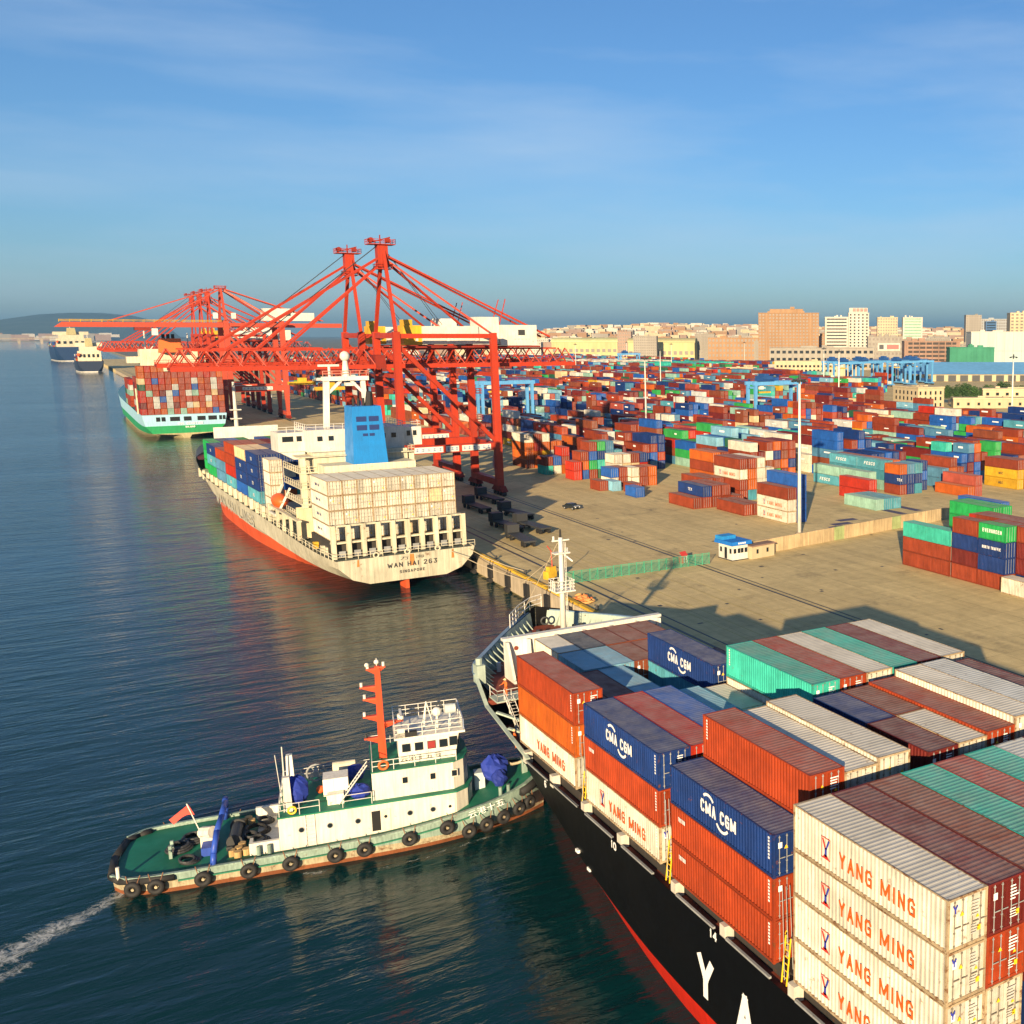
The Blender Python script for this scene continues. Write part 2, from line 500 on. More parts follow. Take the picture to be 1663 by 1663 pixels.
def cma_logo(parent, H, L):
    x = -.004
    put_text(block_text('CMA CGM', .84, 4.2, .2, 0, .26), parent, (x, L - 4.0, 1.02), M_SIDE, WHITEL)
    for cy, cz, a0, a1 in ((L - 4.9, 1.5, 40, 130), (L - 6.6, 1.35, 215, 320)):
        m = MB(); r0, r1 = .72, .9
        pts = [R(a0 + (a1 - a0) * i / 10) for i in range(11)]
        for t0, t1 in zip(pts[:-1], pts[1:]):
            m.poly([(x, cy - r*math.cos(t), cz + r*math.sin(t)) for r, t in ((r0, t0), (r1, t0), (r1, t1), (r0, t1))])
        m.build('logo_arc', WHITEL, parent)
def door_marks(parent, H, c, rnd, ym=False):
    """placards and number lines on the door end"""
    m = MB(); W = CW; y = -.018
    def rect(x, z, w_, h_, mi): m.poly([(x, y, z), (x + w_, y, z), (x + w_, y, z + h_), (x, y, z + h_)], mi)
    dark = 0 if sum(PAL[c][1]) > 1.2 else 1
    for k in range(5): rect(1.42, H - .5 - k * .16, .3 + .3 * rnd.random(), .07, dark)
    for k in range(4): rect(1.42, .95 - k * .13, .25 + .3 * rnd.random(), .045, dark)
    if rnd.random() < .7:
        m.poly([(.72, y, H - .95), (.98, y, H - .95), (.85, y, H - .72)], 2)
        m.poly([(1.7, y, H - 1.3), (1.92, y, H - 1.3), (1.81, y, H - 1.1)], 2)
    if rnd.random() < .6: rect(1.8, .62, .22, .26, 2)
    if rnd.random() < .5: rect(.32, H - .85, .26, .34, 1)
    m.build('markings', [MARK if not dark else MARK, WHITEL, YEL], parent)
    if ym:
        put_text(block_text('Y', .42, .3, .22), parent, (.28, y - .002, H - .75), M_END, LOGOB)
RODD = plain('rod_dark_grey', (.16, .14, .11), .6)
RND = random.Random(7)
def container(x, y, z, c, L=L40, H=HS, label='', group=None, detail=2, logo=None, rz=0, marks=True, side=None):
    D = container_meshes(L, H)
    o = inst('shipping_container', D['body'], None, (x, y, z), rz, cpaint(c, 'body'))
    tag(o, label, 'container', group)
    inst('roof', D['roof'], o, mat=cpaint(c, 'roof'))
    inst('frame', D['frame'], o, mat=cpaint(c, 'frame'))
    if detail >= 2:
        hw = (CW - .26) / 2 - .012
        for dx in (.13, .13 + hw + .024):
            inst('door', D['door'], o, (dx, .045, .17), mat=cpaint(c, 'body'))
        for rx in (.42, .92, 1.52, 2.02):
            inst('locking_rod', D['locking_rod'], o, (rx, .012, .1), mat=RODD if c == 'white' else None)
        if marks: door_marks(o, H, c, RND, logo == 'ym')
    else:
        inst('door_end', D['door_end'], o, mat=[cpaint(c, 'body'), STEEL])
    if logo == 'ym': ym_logo(o, H, L, 0)
    elif logo == 'ymsmall': ym_logo(o, H, L, 0, True)
    elif logo == 'cma': cma_logo(o, H, L)
    elif logo:
        t, hgt, wid, yoff, zz = logo[:5]
        put_text(block_text(t.upper(), hgt, wid, .2, logo[6] if len(logo) > 6 else 0), o, (-.004, L - yoff, zz), M_SIDE, logo[5] if len(logo) > 5 and logo[5] else WHITEL)
    if side:                                     # column of small numbers near one end of the side
        m = MB()
        for k in range(7):
            yy = .55 if side == 'aft' else L - .45
            m.poly([(-.003, yy, H - .35 - k*.2), (-.003, yy - .16, H - .35 - k*.2), (-.003, yy - .16, H - .22 - k*.2), (-.003, yy, H - .22 - k*.2)])
        m.build('number_column', WHITEL, o)
    return o
def filler(name, boxes, label, cat='container'):
    """joined lower boxes of a stack nobody can pick apart; boxes = (x,y,z,L,H,colour)"""
    cols = sorted({b[5] for b in boxes})
    m = MB()
    for x, y, z, L, H, c in boxes:
        m.box(x + .02, x + CW - .02, y + .02, y + L - .02, z + .02, z + H - .012, cols.index(c))
    o = m.build(name, [cpaint(c, 'body') for c in cols])
    tag(o, label, cat); return stuff(o)
# ------------------------------------------------------------------ the setting: water, ground, quay
def nodes_of(name):
    m = bpy.data.materials.new(name); m.use_nodes = True
    return m, m.node_tree.nodes, m.node_tree.links, m.node_tree.nodes['Principled BSDF']
QZ = 3.6            # level of the quay
QX = 62.6           # seaward edge of the quay
# water
wm, N, L, B = nodes_of('harbour_water')
B.inputs['Roughness'].default_value = .035
B.inputs['IOR'].default_value = 1.33
B.inputs['Specular Tint'].default_value = (.62, .86, 1.0, 1)
tc = N.new('ShaderNodeTexCoord')
def nz(scale, det, ro, rot, st, dist=0):
    mp = N.new('ShaderNodeMapping'); mp.inputs['Rotation'].default_value = (0, 0, R(rot)); mp.inputs['Scale'].default_value = (*st, 1)
    L.new(tc.outputs['Object'], mp.inputs[0])
    n = N.new('ShaderNodeTexNoise'); n.inputs['Scale'].default_value = scale; n.inputs['Detail'].default_value = det
    n.inputs['Roughness'].default_value = ro; n.inputs['Distortion'].default_value = dist
    L.new(mp.outputs[0], n.inputs['Vector']); return n.outputs['Fac']
big = nz(.075, 3, .5, 25, (1, 2.4)); mid = nz(.33, 4, .55, 18, (.55, 1.9), .4); fin = nz(1.5, 4, .6, 30, (.6, 1.6), .3)
patch = nz(.012, 3, .5, 40, (.6, 1.8))
def mth(op, a, b):
    n = N.new('ShaderNodeMath'); n.operation = op
    for i, v in enumerate((a, b)):
        if isinstance(v, (int, float)): n.inputs[i].default_value = v
        else: L.new(v, n.inputs[i])
    return n.outputs[0]
hgt = mth('ADD', mth('MULTIPLY', big, .9), mth('ADD', mth('MULTIPLY', mid, .55), mth('MULTIPLY', fin, .10)))
amp = N.new('ShaderNodeMapRange'); L.new(patch, amp.inputs[0]); amp.inputs[1].default_value = .3; amp.inputs[2].default_value = .7
amp.inputs[3].default_value = .55; amp.inputs[4].default_value = 1.15
bp = N.new('ShaderNodeBump'); bp.inputs['Strength'].default_value = 1.0; bp.inputs['Distance'].default_value = .42
L.new(mth('MULTIPLY', hgt, amp.outputs[0]), bp.inputs['Height']); L.new(bp.outputs[0], B.inputs['Normal'])
cr = N.new('ShaderNodeMix'); cr.data_type = 'RGBA'; L.new(patch, cr.inputs[0])
cr.inputs[6].default_value = (.001, .018, .017, 1); cr.inputs[7].default_value = (.002, .034, .042, 1)
L.new(cr.outputs[2], B.inputs['Base Color'])
m = MB(); m.poly([(-26000, -2000, 0), (26000, -2000, 0), (26000, 30000, 0), (-26000, 30000, 0)])
struct(m.build('water', wm))

# concrete of the terminal ground
def ground_mat(name, c1, c2, joints=True):
    g, N, L, B = nodes_of(name)
    tc = N.new('ShaderNodeTexCoord'); P = tc.outputs['Object']
    def no(s, d, r, st=None):
        n = N.new('ShaderNodeTexNoise'); n.inputs['Scale'].default_value = s; n.inputs['Detail'].default_value = d; n.inputs['Roughness'].default_value = r
        if st:
            mp = N.new('ShaderNodeMapping'); mp.inputs['Scale'].default_value = st; L.new(P, mp.inputs[0]); L.new(mp.outputs[0], n.inputs['Vector'])
        else: L.new(P, n.inputs['Vector'])
        return n.outputs['Fac']
    def mr(s, a, b, c, d):
        n = N.new('ShaderNodeMapRange'); L.new(s, n.inputs[0])
        for i, v in enumerate((a, b, c, d)): n.inputs[i+1].default_value = v
        return n.outputs[0]
    def mx(f, a, b, mode='MIX'):
        n = N.new('ShaderNodeMix'); n.data_type = 'RGBA'; n.blend_type = mode
        for s, v in ((n.inputs[0], f), (n.inputs[6], a), (n.inputs[7], b)):
            if isinstance(v, float): s.default_value = v
            elif isinstance(v, tuple): s.default_value = (*v, 1)
            else: L.new(v, s)
        return n.outputs[2]
    cur = mx(mr(no(.035, 6, .6), .3, .7, 0, 1), c1, c2)
    cur = mx(1.0, cur, mr(no(.6, 8, .7), .25, .75, .8, 1.12), 'MULTIPLY')
    cur = mx(1.0, cur, mr(no(1, 5, .65, (.5, .018, 1)), .35, .68, 1.06, .84), 'MULTIPLY')      # wheel tracks along the quay
    cur = mx(mr(no(.11, 7, .7), .57, .74, 0, .6), cur, (.055, .048, .042))                        # oil and dirt stains
    cur = mx(mr(no(.3, 6, .7, (1, .25, 1)), .62, .76, 0, .6), cur, (.05, .044, .04))
    if joints:
        br = N.new('ShaderNodeTexBrick'); br.offset = 0; br.inputs['Scale'].default_value = 1
        br.inputs['Brick Width'].default_value = 7.5; br.inputs['Row Height'].default_value = 5.0; br.inputs['Mortar Size'].default_value = .035
        br.inputs['Color1'].default_value = (1, 1, 1, 1); br.inputs['Color2'].default_value = (.90, .90, .90, 1); br.inputs['Mortar'].default_value = (.5, .48, .45, 1)
        L.new(P, br.inputs['Vector']); cur = mx(1.0, cur, br.outputs['Color'], 'MULTIPLY')
    L.new(cur, B.inputs['Base Color']); B.inputs['Roughness'].default_value = .85
    B.inputs['Specular IOR Level'].default_value = .25
    bp = N.new('ShaderNodeBump'); bp.inputs['Strength'].default_value = .35; bp.inputs['Distance'].default_value = .02
    L.new(no(2.5, 6, .7), bp.inputs['Height']); L.new(bp.outputs[0], B.inputs['Normal'])
    return g
CONC = ground_mat('terminal_concrete', (.66, .52, .255), (.56, .435, .21))
LANDM = ground_mat('far_ground', (.25, .22, .17), (.16, .16, .11), False)
m = MB()
m.ext([(QX, -400), (1600, -400), (1600, 2200), (QX, 2200)], -3, QZ)
struct(m.build('terminal_ground', CONC))
m = MB()
m.ext([(1600, -400), (26000, -400), (26000, 29000), (700, 29000), (330, 9000), (140, 4500), (QX + 60, 2200), (1600, 2200)], -3, QZ - .05)
struct(m.build('far_land', LANDM))
# crane rails and grooves in the apron
railm = plain('crane_rail', (.045, .04, .036), .5, .4)
for nm, xs in (('sea_crane_rail', (68.3, 68.75)), ('sea_crane_rail', (70.3, 70.55)), ('land_crane_rail', (91.6, 91.95)), ('land_crane_rail', (92.8, 93.0))):
    m = MB(); m.box(xs[0], xs[1], -350, 1500, QZ - .02, QZ + .035)
    struct(m.build(nm, railm))
edge = paint('quay_edge_concrete', (.46, .38, .27), .85, dirt=.35, rust=.35, streak=.3, scale=.35)
yell = paint('kerb_yellow', (.62, .38, .03), .7, dirt=.4, rust=.2, streak=.1)
q = thing('quay_wall', 'pale concrete quay wall with yellow kerb along the apron edge', 'wall', (0, 0, 0))
for i in range(46):                    # face blocks with open joints
    y0 = 60 + i * 9.0
    m = MB(); m.box(QX - .55, QX - .02, y0, y0 + 8.8, .4, QZ + .05); m.build('face_block', edge, q)
for i in range(40):
    y0 = 104 + i * 7.4
    m = MB(); m.box(QX - .3, QX + .35, y0, y0 + 7.1, QZ + .055, QZ + .42); m.build('kerb', yell if 4 <= i < 14 else edge, q)
m = MB(); m.box(QX - .5, QX - .01, 480, 1500, .3, QZ + .04); m.build('far_face', edge, q)
for i in range(17):                    # fenders hang on the face
    y0 = 97 + i * 9.0
    t = thing('quay_fender', 'black rubber fender with frame on the quay wall', 'fender', (QX - .56, y0, 0), 0, 'fenders along the quay wall')
    m = MB(); m.box(-.5, -.02, -.85, .85, 1.0, 3.2); m.build('pad', BLACK, t)
    m = MB(); m.cyl((-.45, -.6, .5), (-.45, .6, .5), .42, n=12); m.build('roller', BLACK, t)
    for yy in (-.7, .7):
        m = MB(); m.beam((-.08, yy, 3.2), (.1, yy, 4.0), .09); m.build('chain', DARK, t)
for i in range(12):                    # mooring bollards on the edge
    y0 = 101 + i * 14.8
    t = thing('mooring_bollard', 'squat black iron mooring bollard on the quay edge', 'bollard', (QX + 1.3, y0, QZ), 0, 'bollards along the quay edge')
    m = MB(); m.cyl((0, 0, 0), (0, 0, .55), .26, .2, 12); m.build('post', DARK, t)
    m = MB(); m.cyl((-.1, 0, .52), (.0, 0, .72), .34, .36, 12); m.build('head', DARK, t)
# ------------------------------------------------------------------ ships: lofted hulls
def crom(tab, y):
    """smooth interpolation in a table of rows sorted by their first value"""
    if y <= tab[0][0]: return tab[0][1:]
    if y >= tab[-1][0]: return tab[-1][1:]
    for i in range(len(tab) - 1):
        if tab[i][0] <= y <= tab[i+1][0]:
            a, b = tab[i], tab[i+1]
            t = (y - a[0]) / (b[0] - a[0])
            p = tab[max(0, i-1)]; q = tab[min(len(tab)-1, i+2)]
            out = []
            for k in range(1, len(a)):
                h = b[0] - a[0]
                m0 = (b[k] - p[k]) / (b[0] - p[0]) * h if b[0] != p[0] else 0
                m1 = (q[k] - a[k]) / (q[0] - a[0]) * h if q[0] != a[0] else 0
                d = b[k] - a[k]
                if d == 0 or m0 * d <= 0: m0 = 0
                elif abs(m0) > 3 * abs(d): m0 = 3 * d
                if d == 0 or m1 * d <= 0: m1 = 0
                elif abs(m1) > 3 * abs(d): m1 = 3 * d
                t2, t3 = t*t, t*t*t
                out.append((2*t3-3*t2+1)*a[k] + (t3-2*t2+t)*m0 + (-2*t3+3*t2)*b[k] + (t3-t2)*m1)
            return out
def loft(tab, zs, ys, mi, mats, name, parent, transom=True, zmin=None, trim=None):
    """tab rows: (y, hb at each of zs levels..., z_top, hb_top); both sides skinned"""
    m = MB(); rows = []
    for y in ys:
        v = crom(tab, y)
        n = len(zs); zt, ht = v[n], v[n+1]
        zz = [zs[i] + (trim[i] * y if trim else 0) for i in range(n)]
        prof = [(max(0, v[i]), min(zz[i], zt)) for i in range(n)] + [(max(0, ht), zt)]
        if zmin: prof = [(h, max(z, zmin(y))) for h, z in prof]
        rows.append([(-h, y, z) for h, z in reversed(prof)] + [(h, y, z) for h, z in prof])
    k = len(zs)
    m.grid(rows, lambda i, j: mi[k - 1 - j] if j < k else (mi[0] if j == k else mi[j - k - 1]))
    if transom:
        r = rows[0]
        for j in range(k):
            a, b = j, j + 1; c, d = len(r) - 1 - b, len(r) - 1 - a
            m.poly([r[a], r[b], r[c], r[d]], mi[k - 1 - j])
    o = m.build(name, mats, parent, smooth=True)
    try:
        o.data.set_sharp_from_angle(angle=R(28))
    except Exception: pass
    return o
def rail(parent, pts, h=1.05, rails=(1.05, .55), post=1.6, r=.035, mat=None, name='railing', n=5):
    """handrail with posts along a line"""
    m = MB()
    for a, b in zip(pts[:-1], pts[1:]):
        a, b = Vector(a), Vector(b); L_ = (b - a).length
        k = max(1, round(L_ / post))
        for i in range(k + 1):
            p = a.lerp(b, i / k); m.cyl(p, p + Vector((0, 0, h)), r, n=n)
        for z in rails:
            m.cyl(a + Vector((0, 0, z)), b + Vector((0, 0, z)), r, n=n)
    return m.build(name, mat or WHITEP, parent)
def ladder(parent, a, b, w=.45, ax=(1, 0, 0), mat=None, step=.35, r=.03, name='ladder'):
    a, b, ax = Vector(a), Vector(b), Vector(ax) * (w / 2)
    m = MB()
    m.cyl(a - ax, b - ax, r, n=5); m.cyl(a + ax, b + ax, r, n=5)
    k = int((b - a).length / step)
    for i in range(1, k): p = a.lerp(b, i / k); m.cyl(p - ax, p + ax, r * .8, n=4)
    return m.build(name, mat or WHITEP, parent)

# ------------------------------------------------------------------ the black-hulled ship alongside in front
SX = 44.6
hullblack = paint('hull_black', (.0035, .0035, .004), .5, dirt=.2, rust=.12, streak=.1, scale=.5, spec=.15)
bootred = paint('boot_top_red', (.46, .018, .006), .5, dirt=.25, rust=.35, streak=.2, scale=.4)
deckred = paint('deck_red', (.21, .045, .025), .75, dirt=.4, rust=.3, streak=0)
bulgreen = paint('bulwark_pale_green', (.36, .44, .38), .6, dirt=.3, rust=.4)
capblue = paint('bulwark_cap_blue', (.20, .30, .40), .5, dirt=.2, rust=.25)
ship = thing('container_ship', 'black-hulled container ship with red boot top moored along the quay', 'ship', (SX, 0, 0))
#        y    z=-2   0     1.7   4.5   z_top hb_top
tab = [(-30, 13.6, 13.9, 14.2, 14.2, 8.0, 14.2), (56, 13.4, 13.8, 14.15, 14.2, 8.0, 14.2), (62.4, 12.9, 13.4, 13.95, 14.15, 8.05, 14.2),
       (67, 12.3, 12.9, 13.6, 14.1, 8.1, 14.2), (73, 11.4, 12.1, 13.0, 13.9, 8.15, 14.2), (78, 10.6, 11.4, 12.4, 13.6, 8.2, 14.2),
       (85, 9.1, 10.0, 11.2, 12.8, 8.4, 14.2), (90.5, 7.7, 8.6, 9.9, 11.8, 9.3, 14.15), (95, 6.3, 7.2, 8.6, 10.7, 10.0, 14.1), (98.6, 5.0, 6.0, 7.3, 9.6, 12.0, 13.9),
       (102, 3.7, 4.8, 6.1, 8.4, 12.0, 12.9), (105.3, 2.3, 3.5, 4.8, 7.0, 12.0, 10.8), (111, .6, 1.2, 2.2, 4.2, 12.1, 6.9), (115.5, .1, .2, .5, 1.8, 12.2, 3.6), (118.2, 0, 0, .05, .5, 12.3, 1.5), (119.3, 0, 0, 0, 0, 12.4, .05)]
ys = [-30, 0, 20, 35, 45, 52] + [56 + 1.7 * i for i in range(38)]
ys = [y for y in ys if y < 119.2] + [119.3]
loft(tab, (-2, 0, 1.7, 4.5), ys, (0, 0, 1, 1), [bootred, hullblack], 'hull', ship)
for v in bpy.data.objects[ship.children[0].name].data.vertices:       # the quay side is cut down beside the breakwater for the mooring deck
    if v.co.x > 0 and 84 < v.co.y < 106 and v.co.z > 8.8: v.co.z = 8.8
# decks
def hb_at(tab, zs, y, z):
    v = crom(tab, y); n = len(zs); lv = list(zip(zs, v[:n])) + [(v[n], v[n+1])]
    for (z0, h0), (z1, h1) in zip(lv[:-1], lv[1:]):
        if z0 <= z <= z1: return h0 + (h1 - h0) * (z - z0) / max(.01, z1 - z0)
    return v[n+1]
NZ = (-2, 0, 1.7, 4.5)
def outline(tab, ys, inset, z):
    return [(hb_at(tab, NZ, y, z) - inset, y) for y in ys]
dk = outline(tab, [-30, 40, 60, 70, 76, 80, 83, 86, 89, 92, 95.2], .12, 7.75)
m = MB(); m.poly([(h, y, 7.75) for h, y in dk] + [(-h, y, 7.75) for h, y in reversed(dk)]); m.build('main_deck', deckred, ship)
fk = outline(tab, [95.4, 98, 100, 102, 105, 108, 111, 114, 116.5, 118], .1, 9.95)
fk = [(max(.1, h), y) for h, y in fk]
m = MB(); m.ext([(h if y > 105.5 else min(h, 7.4), y) for h, y in fk] + [(-h, y) for h, y in reversed(fk)], 9.9, 10.35); m.build('forecastle_deck', deckred, ship)
# bulwark: inside lining, cap and ribs
inn = MB(); cap = MB()
yy = [98.7 + i * 1.15 for i in range(18)]
for sg in (-1, 1):
    yl = yy if sg < 0 else [y for y in yy if y > 106]
    P = [(sg * max(.1, crom(tab, y)[-1]), y) for y in yl]
    ins = lambda y: .1 + .32 * max(0, min(1, (y - 108) / 6))
    P = [(sg * max(.1, abs(x) + .1 - ins(y)), y) for x, y in P]
    Q = [sg * max(.04, hb_at(tab, NZ, y, 10.3) - ins(y)) for y in yl]
    inn.grid([[(xq, y, 10.3), (x - sg*.10, y, 12.02)] if sg > 0 else [(x - sg*.10, y, 12.02), (xq, y, 10.3)] for (x, y), xq in zip(P, Q)])
    P = [(sg * max(.1, crom(tab, y)[-1]), y) for y in yl]
    for (x0, y0), (x1, y1) in zip(P[:-1], P[1:]):
        cap.beam((x0 - sg*.02, y0, 12.06), (x1 - sg*.02, y1, 12.06), .42, .12)
inn.build('bulwark_lining', bulgreen, ship); cap.build('bulwark_cap', capblue, ship)
for sg in (-1, 1):
    for y in [q for q in yy[:-1] if sg < 0 or q > 106]:
        x = sg * crom(tab, y)[-1]; xl = sg * (hb_at(tab, NZ, y, 10.36) - .12)
        m = MB(); n = Vector((-sg * 1.0, -.55, 0)).normalized()
        a = Vector((x - sg*.14, y, 0)); t = Vector((n.y, -n.x, 0)) * .07; al = Vector((xl, y, 0))
        p = [a + Vector((0, 0, 12.0)), al + Vector((0, 0, 10.36)), al + n * .75 + Vector((0, 0, 10.36))]
        m.poly([q + t for q in p]); m.poly([q - t for q in reversed(p)])
        m.poly([p[0] + t, p[2] + t, p[2] - t, p[0] - t]); m.build('bulwark_rib', bulgreen, ship)
# sloping side of the forecastle step, walkway and stair
for sg in (-1,):
    m = MB(); P = [(sg * 14.17, 84.5, 8.45), (sg * 14.15, 90.5, 9.38), (sg * 14.12, 95, 10.06), (sg * 13.92, 98.6, 12.05)]
    for a, b in zip(P[:-1], P[1:]): m.beam(a, b, .34, .14)
    m.build('sheer_rail', bulgreen, ship)
for k, y in enumerate((88.4, 91.4)):
    m = MB(); m.beam((-13.9, y + 1.6, 9.4 + k*.6), (-11.2, y - 1.2, 8.6 + k * .4), .3, .16); m.build('brace', bulgreen, ship)
m = MB(); m.box(-13.4, -10.6, 94.2, 96.4, 10.36, 10.5); m.build('step_platform', bulgreen, ship)
rail(ship, [(-13.3, 96.4, 10.45), (-13.3, 94.3, 10.45), (-10.7, 94.3, 10.45)], mat=WHITEP)
ladder(ship, (-12.3, 90.2, 7.8), (-12.3, 94.1, 10.9), .8)
rail(ship, [(-12.75, 90.2, 7.8), (-12.75, 94.1, 10.6)], mat=WHITEP)
# white breakwater bulkhead across the forecastle
m = MB(); m.box(-10.1, 6.9, 101.0, 101.45, 10.36, 14.15); m.build('breakwater', WHITEP, ship)
m = MB(); m.box(-10.3, 7.1, 100.85, 101.6, 14.15, 14.42); m.build('breakwater_coping', WHITEP, ship)
for x in (-10.1, -7.9, -5, -2, 1, 4, 6.6):
    m = MB(); m.frustum((x, x + .25, 98.7 if x < -9 else 100.1, 101), (x, x + .25, 100.5, 101), 10.36, 14.1); m.build('breakwater_bracket', WHITEP, ship)
m = MB(); m.cyl((-9.0, 100.99, 13.3), (-9.0, 100.9, 13.3), .22, n=12); m.build('pipe_opening', deckred, ship)
# mooring gear on the forecastle
for x, y in ((-4.6, 106.5), (4.6, 106.5)):
    m = MB(); m.cyl((x - 1.4, y, 11.2), (x + 1.4, y, 11.2), .62, n=14); m.cyl((x - 1.5, y, 11.2), (x - 1.38, y, 11.2), .95, n=14); m.cyl((x + 1.38, y, 11.2), (x + 1.5, y, 11.2), .95, n=14)
    m.box(x - 1.7, x + 1.7, y - .5, y + .5, 10.36, 10.9); m.build('windlass', bulgreen, ship)
for x, y in ((-9.5, 103.6), (-6.4, 109), (6.0, 108), (-2.6, 113), (2.6, 113)):
    m = MB(); m.cyl((x - .45, y, 10.36), (x - .45, y, 11.3), .22, n=10); m.cyl((x + .45, y, 10.36), (x + .45, y, 11.3), .22, n=10); m.build('bitts', WHITEP if x < -8 else DARK, ship)
m = MB(); m.torus((-.3, 115.6, 11.5), (.2, 1, 0), .42, .12); m.build('fairlead', DARK, ship)
m = MB(); m.torus((8.6, 107.4, 11.4), (1, .6, 0), .42, .12); m.build('fairlead', DARK, ship)
m = MB(); m.box(-13.9, -13.1, 98.1, 99.3, 11.2, 13.0); m.cyl((-13.5, 98.7, 13.0), (-13.5, 98.7, 13.6), .3, n=8); m.build('anchor_light_post', bulgreen, ship)
rail(ship, [(-5.4, 112.8, 12.1), (-3.2, 116.0, 12.2), (-1.0, 118.3, 12.3), (.6, 118.9, 12.35)], h=1.5, rails=(1.5, 1.0, .5), post=1.3, r=.05)
# foremast
mast = MB(); mast.cyl((0, 110.8, 10.36), (0, 110.8, 22.0), .34, .24, 12); mast.build('foremast', WHITEP, ship, smooth=True)
m = MB(); m.box(-1.15, 1.15, 109.7, 111.9, 16.0, 16.15)
m.build('mast_platform', WHITEP, ship)
rail(ship, [(-1.1, 109.75, 16.15), (1.1, 109.75, 16.15), (1.1, 111.85, 16.15), (-1.1, 111.85, 16.15), (-1.1, 109.75, 16.15)], h=1.1, rails=(1.1, .7, .35), post=.55, r=.04)
m = MB(); m.box(-.9, .9, 110.3, 111.3, 20.2, 20.35); m.box(-1.0, 1.0, 110.7, 110.9, 21.6, 21.75)
m.cyl((-.8, 110.8, 21.7), (-.8, 110.8, 22.2), .12, n=8); m.cyl((.7, 110.8, 20.3), (.7, 110.8, 20.8), .14, n=8); m.cyl((0, 110.8, 22), (0, 110.8, 22.9), .14, .1, 8, 1)
m.beam((.3, 110.6, 20.1), (1.1, 110.2, 19.3), .16); m.build('mast_head_lights', [WHITEP, BLACK], ship)
ladder(ship, (.42, 110.5, 10.4), (.38, 110.55, 21.5), .4, (.0, 1, 0))
m = MB(); m.cyl((-.3, 110.9, 21.4), (-2.2, 117.6, 12.3), .035, n=5); m.build('forestay', ROPE, ship)
m = MB(); m.cyl((-.25, 110.9, 20.2), (-2.6, 116.5, 16.0), .03, n=5); m.build('mast_stay', ROPE, ship)
# coaming, posts and deck edge rails below the outboard stacks
coam = paint('coaming_dark', (.05, .045, .04), .7, rust=.5)
m = MB(); m.box(-13.4, 13.4, -30, 87.3, 7.8, 8.62); m.build('hatch_coaming', coam, ship)
m = MB(); m.box(-8.2, 7.5, 87.4, 99.6, 7.8, 9.1); m.build('forward_hatch', coam, ship)
postm = paint('stack_post_grey', (.62, .58, .49), .6, rust=.5)
for y in (85.2, 79.1, 72.8, 66.4, 58.2, 51.9, 44.5, 38.2, 31.5):
    m = MB(); m.box(-14.15, -13.5, y, y + .62, 7.76, 8.74); m.build('stack_post', postm, ship)
    m = MB(); m.box(-14.22, -14.06, y - 5.0, y - .15, 8.0, 8.13); m.build('deck_edge_bar', STEEL, ship)
for s_, y in (('6', 80.8), ('10', 67.9), ('14', 53.6), ('18', 39.8)):
    put_text(block_text(s_, .62, .42 * len(s_), .22), ship, (-14.21, y, 7.3), M_SIDE, WHITEL, 'bay_number')
for i, ch in enumerate('YANGMING'):
    put_text(block_text(ch, 2.9, 2.0 if ch != 'I' else .7, .2), ship, (-14.235, 55.2 - i * 4.7 - (3 if i > 3 else 0), 2.75), M_SIDE, WHITEL, 'hull_letter')
for p in ((-12.9, 75.6, 3.4), (-12.3, 74.8, 2.0)):
    m = MB(); m.box(p[0] - .75, p[0] - .55, p[1], p[1] + .5, p[2], p[2] + .25); m.build('draught_mark', WHITEL, ship)
# yellow lashing ladders between the bays
for y in (46.1, 60.1, 74.1):
    ladder(ship, (-13.6, y + .2, 7.8), (-13.3, y + .2, 10.6), .5, (0, 1, 0), mat=YEL, step=.4, r=.045)
    m = MB()
    for k in range(3): m.cyl((-13.7 + .3*k, y, 8.2), (-13.5 + .25 * k, y + .5, 13.5), .025, n=4)
    m.build('lashing_rods', STEEL, ship)

# containers on the ship
def rowx(n): return 30.72 + 2.48 * n
BAYS = {'A': (32.75, 8.78, 'fifth'), 'B': (46.93, 8.76, 'fourth'), 'C': (60.78, 8.92, 'third'), 'D': (74.92, 9.07, 'second')}
RN = ['outboard row', 'second row', 'third row', 'fourth row', 'fifth row', 'sixth row', 'seventh row', 'eighth row', 'ninth row', 'tenth row', 'eleventh row', 'twelfth row']
TN = ['bottom tier', 'second tier', 'third tier', 'fourth tier']
SG = 'containers stacked on the black-hulled ship'
fill = []
def sc_box(bay, row, tier, c, z=None, x=None, L=L40, H=HS, dy=0, logo=None, extra='', side=None):
    y0, zb, nm = BAYS[bay]
    z = zb + tier * 2.6 if z is None else z
    x = rowx(row) if x is None else x
    d = PAL[c][0]
    lab = f"{d} container{extra}, {TN[tier]}, {RN[row]}, {nm} bay from the white breakwater"
    if L == L20: lab = f"short {lab} ({'forward' if dy > 3 else 'aft'} half)"
    return container(x, y0 + dy, z, c, L, H, lab, SG, 2, logo, side=side)
YMX = ' with red lettering'
for t in range(4): sc_box('A', 0, t, 'white', logo='ym', extra=YMX)
for t, c in enumerate(('white', 'white', 'rust', 'maroon')): sc_box('A', 1, t, c, logo=None)
for t, c in enumerate(('white', 'rust', 'rust', 'brown')):
    if t > 1: sc_box('A', 2, t, c)
for r_, c in zip(range(3, 9), ('teal', 'pink', 'teal', 'grey', 'maroon', 'rust')): sc_box('A', r_, 3, c)
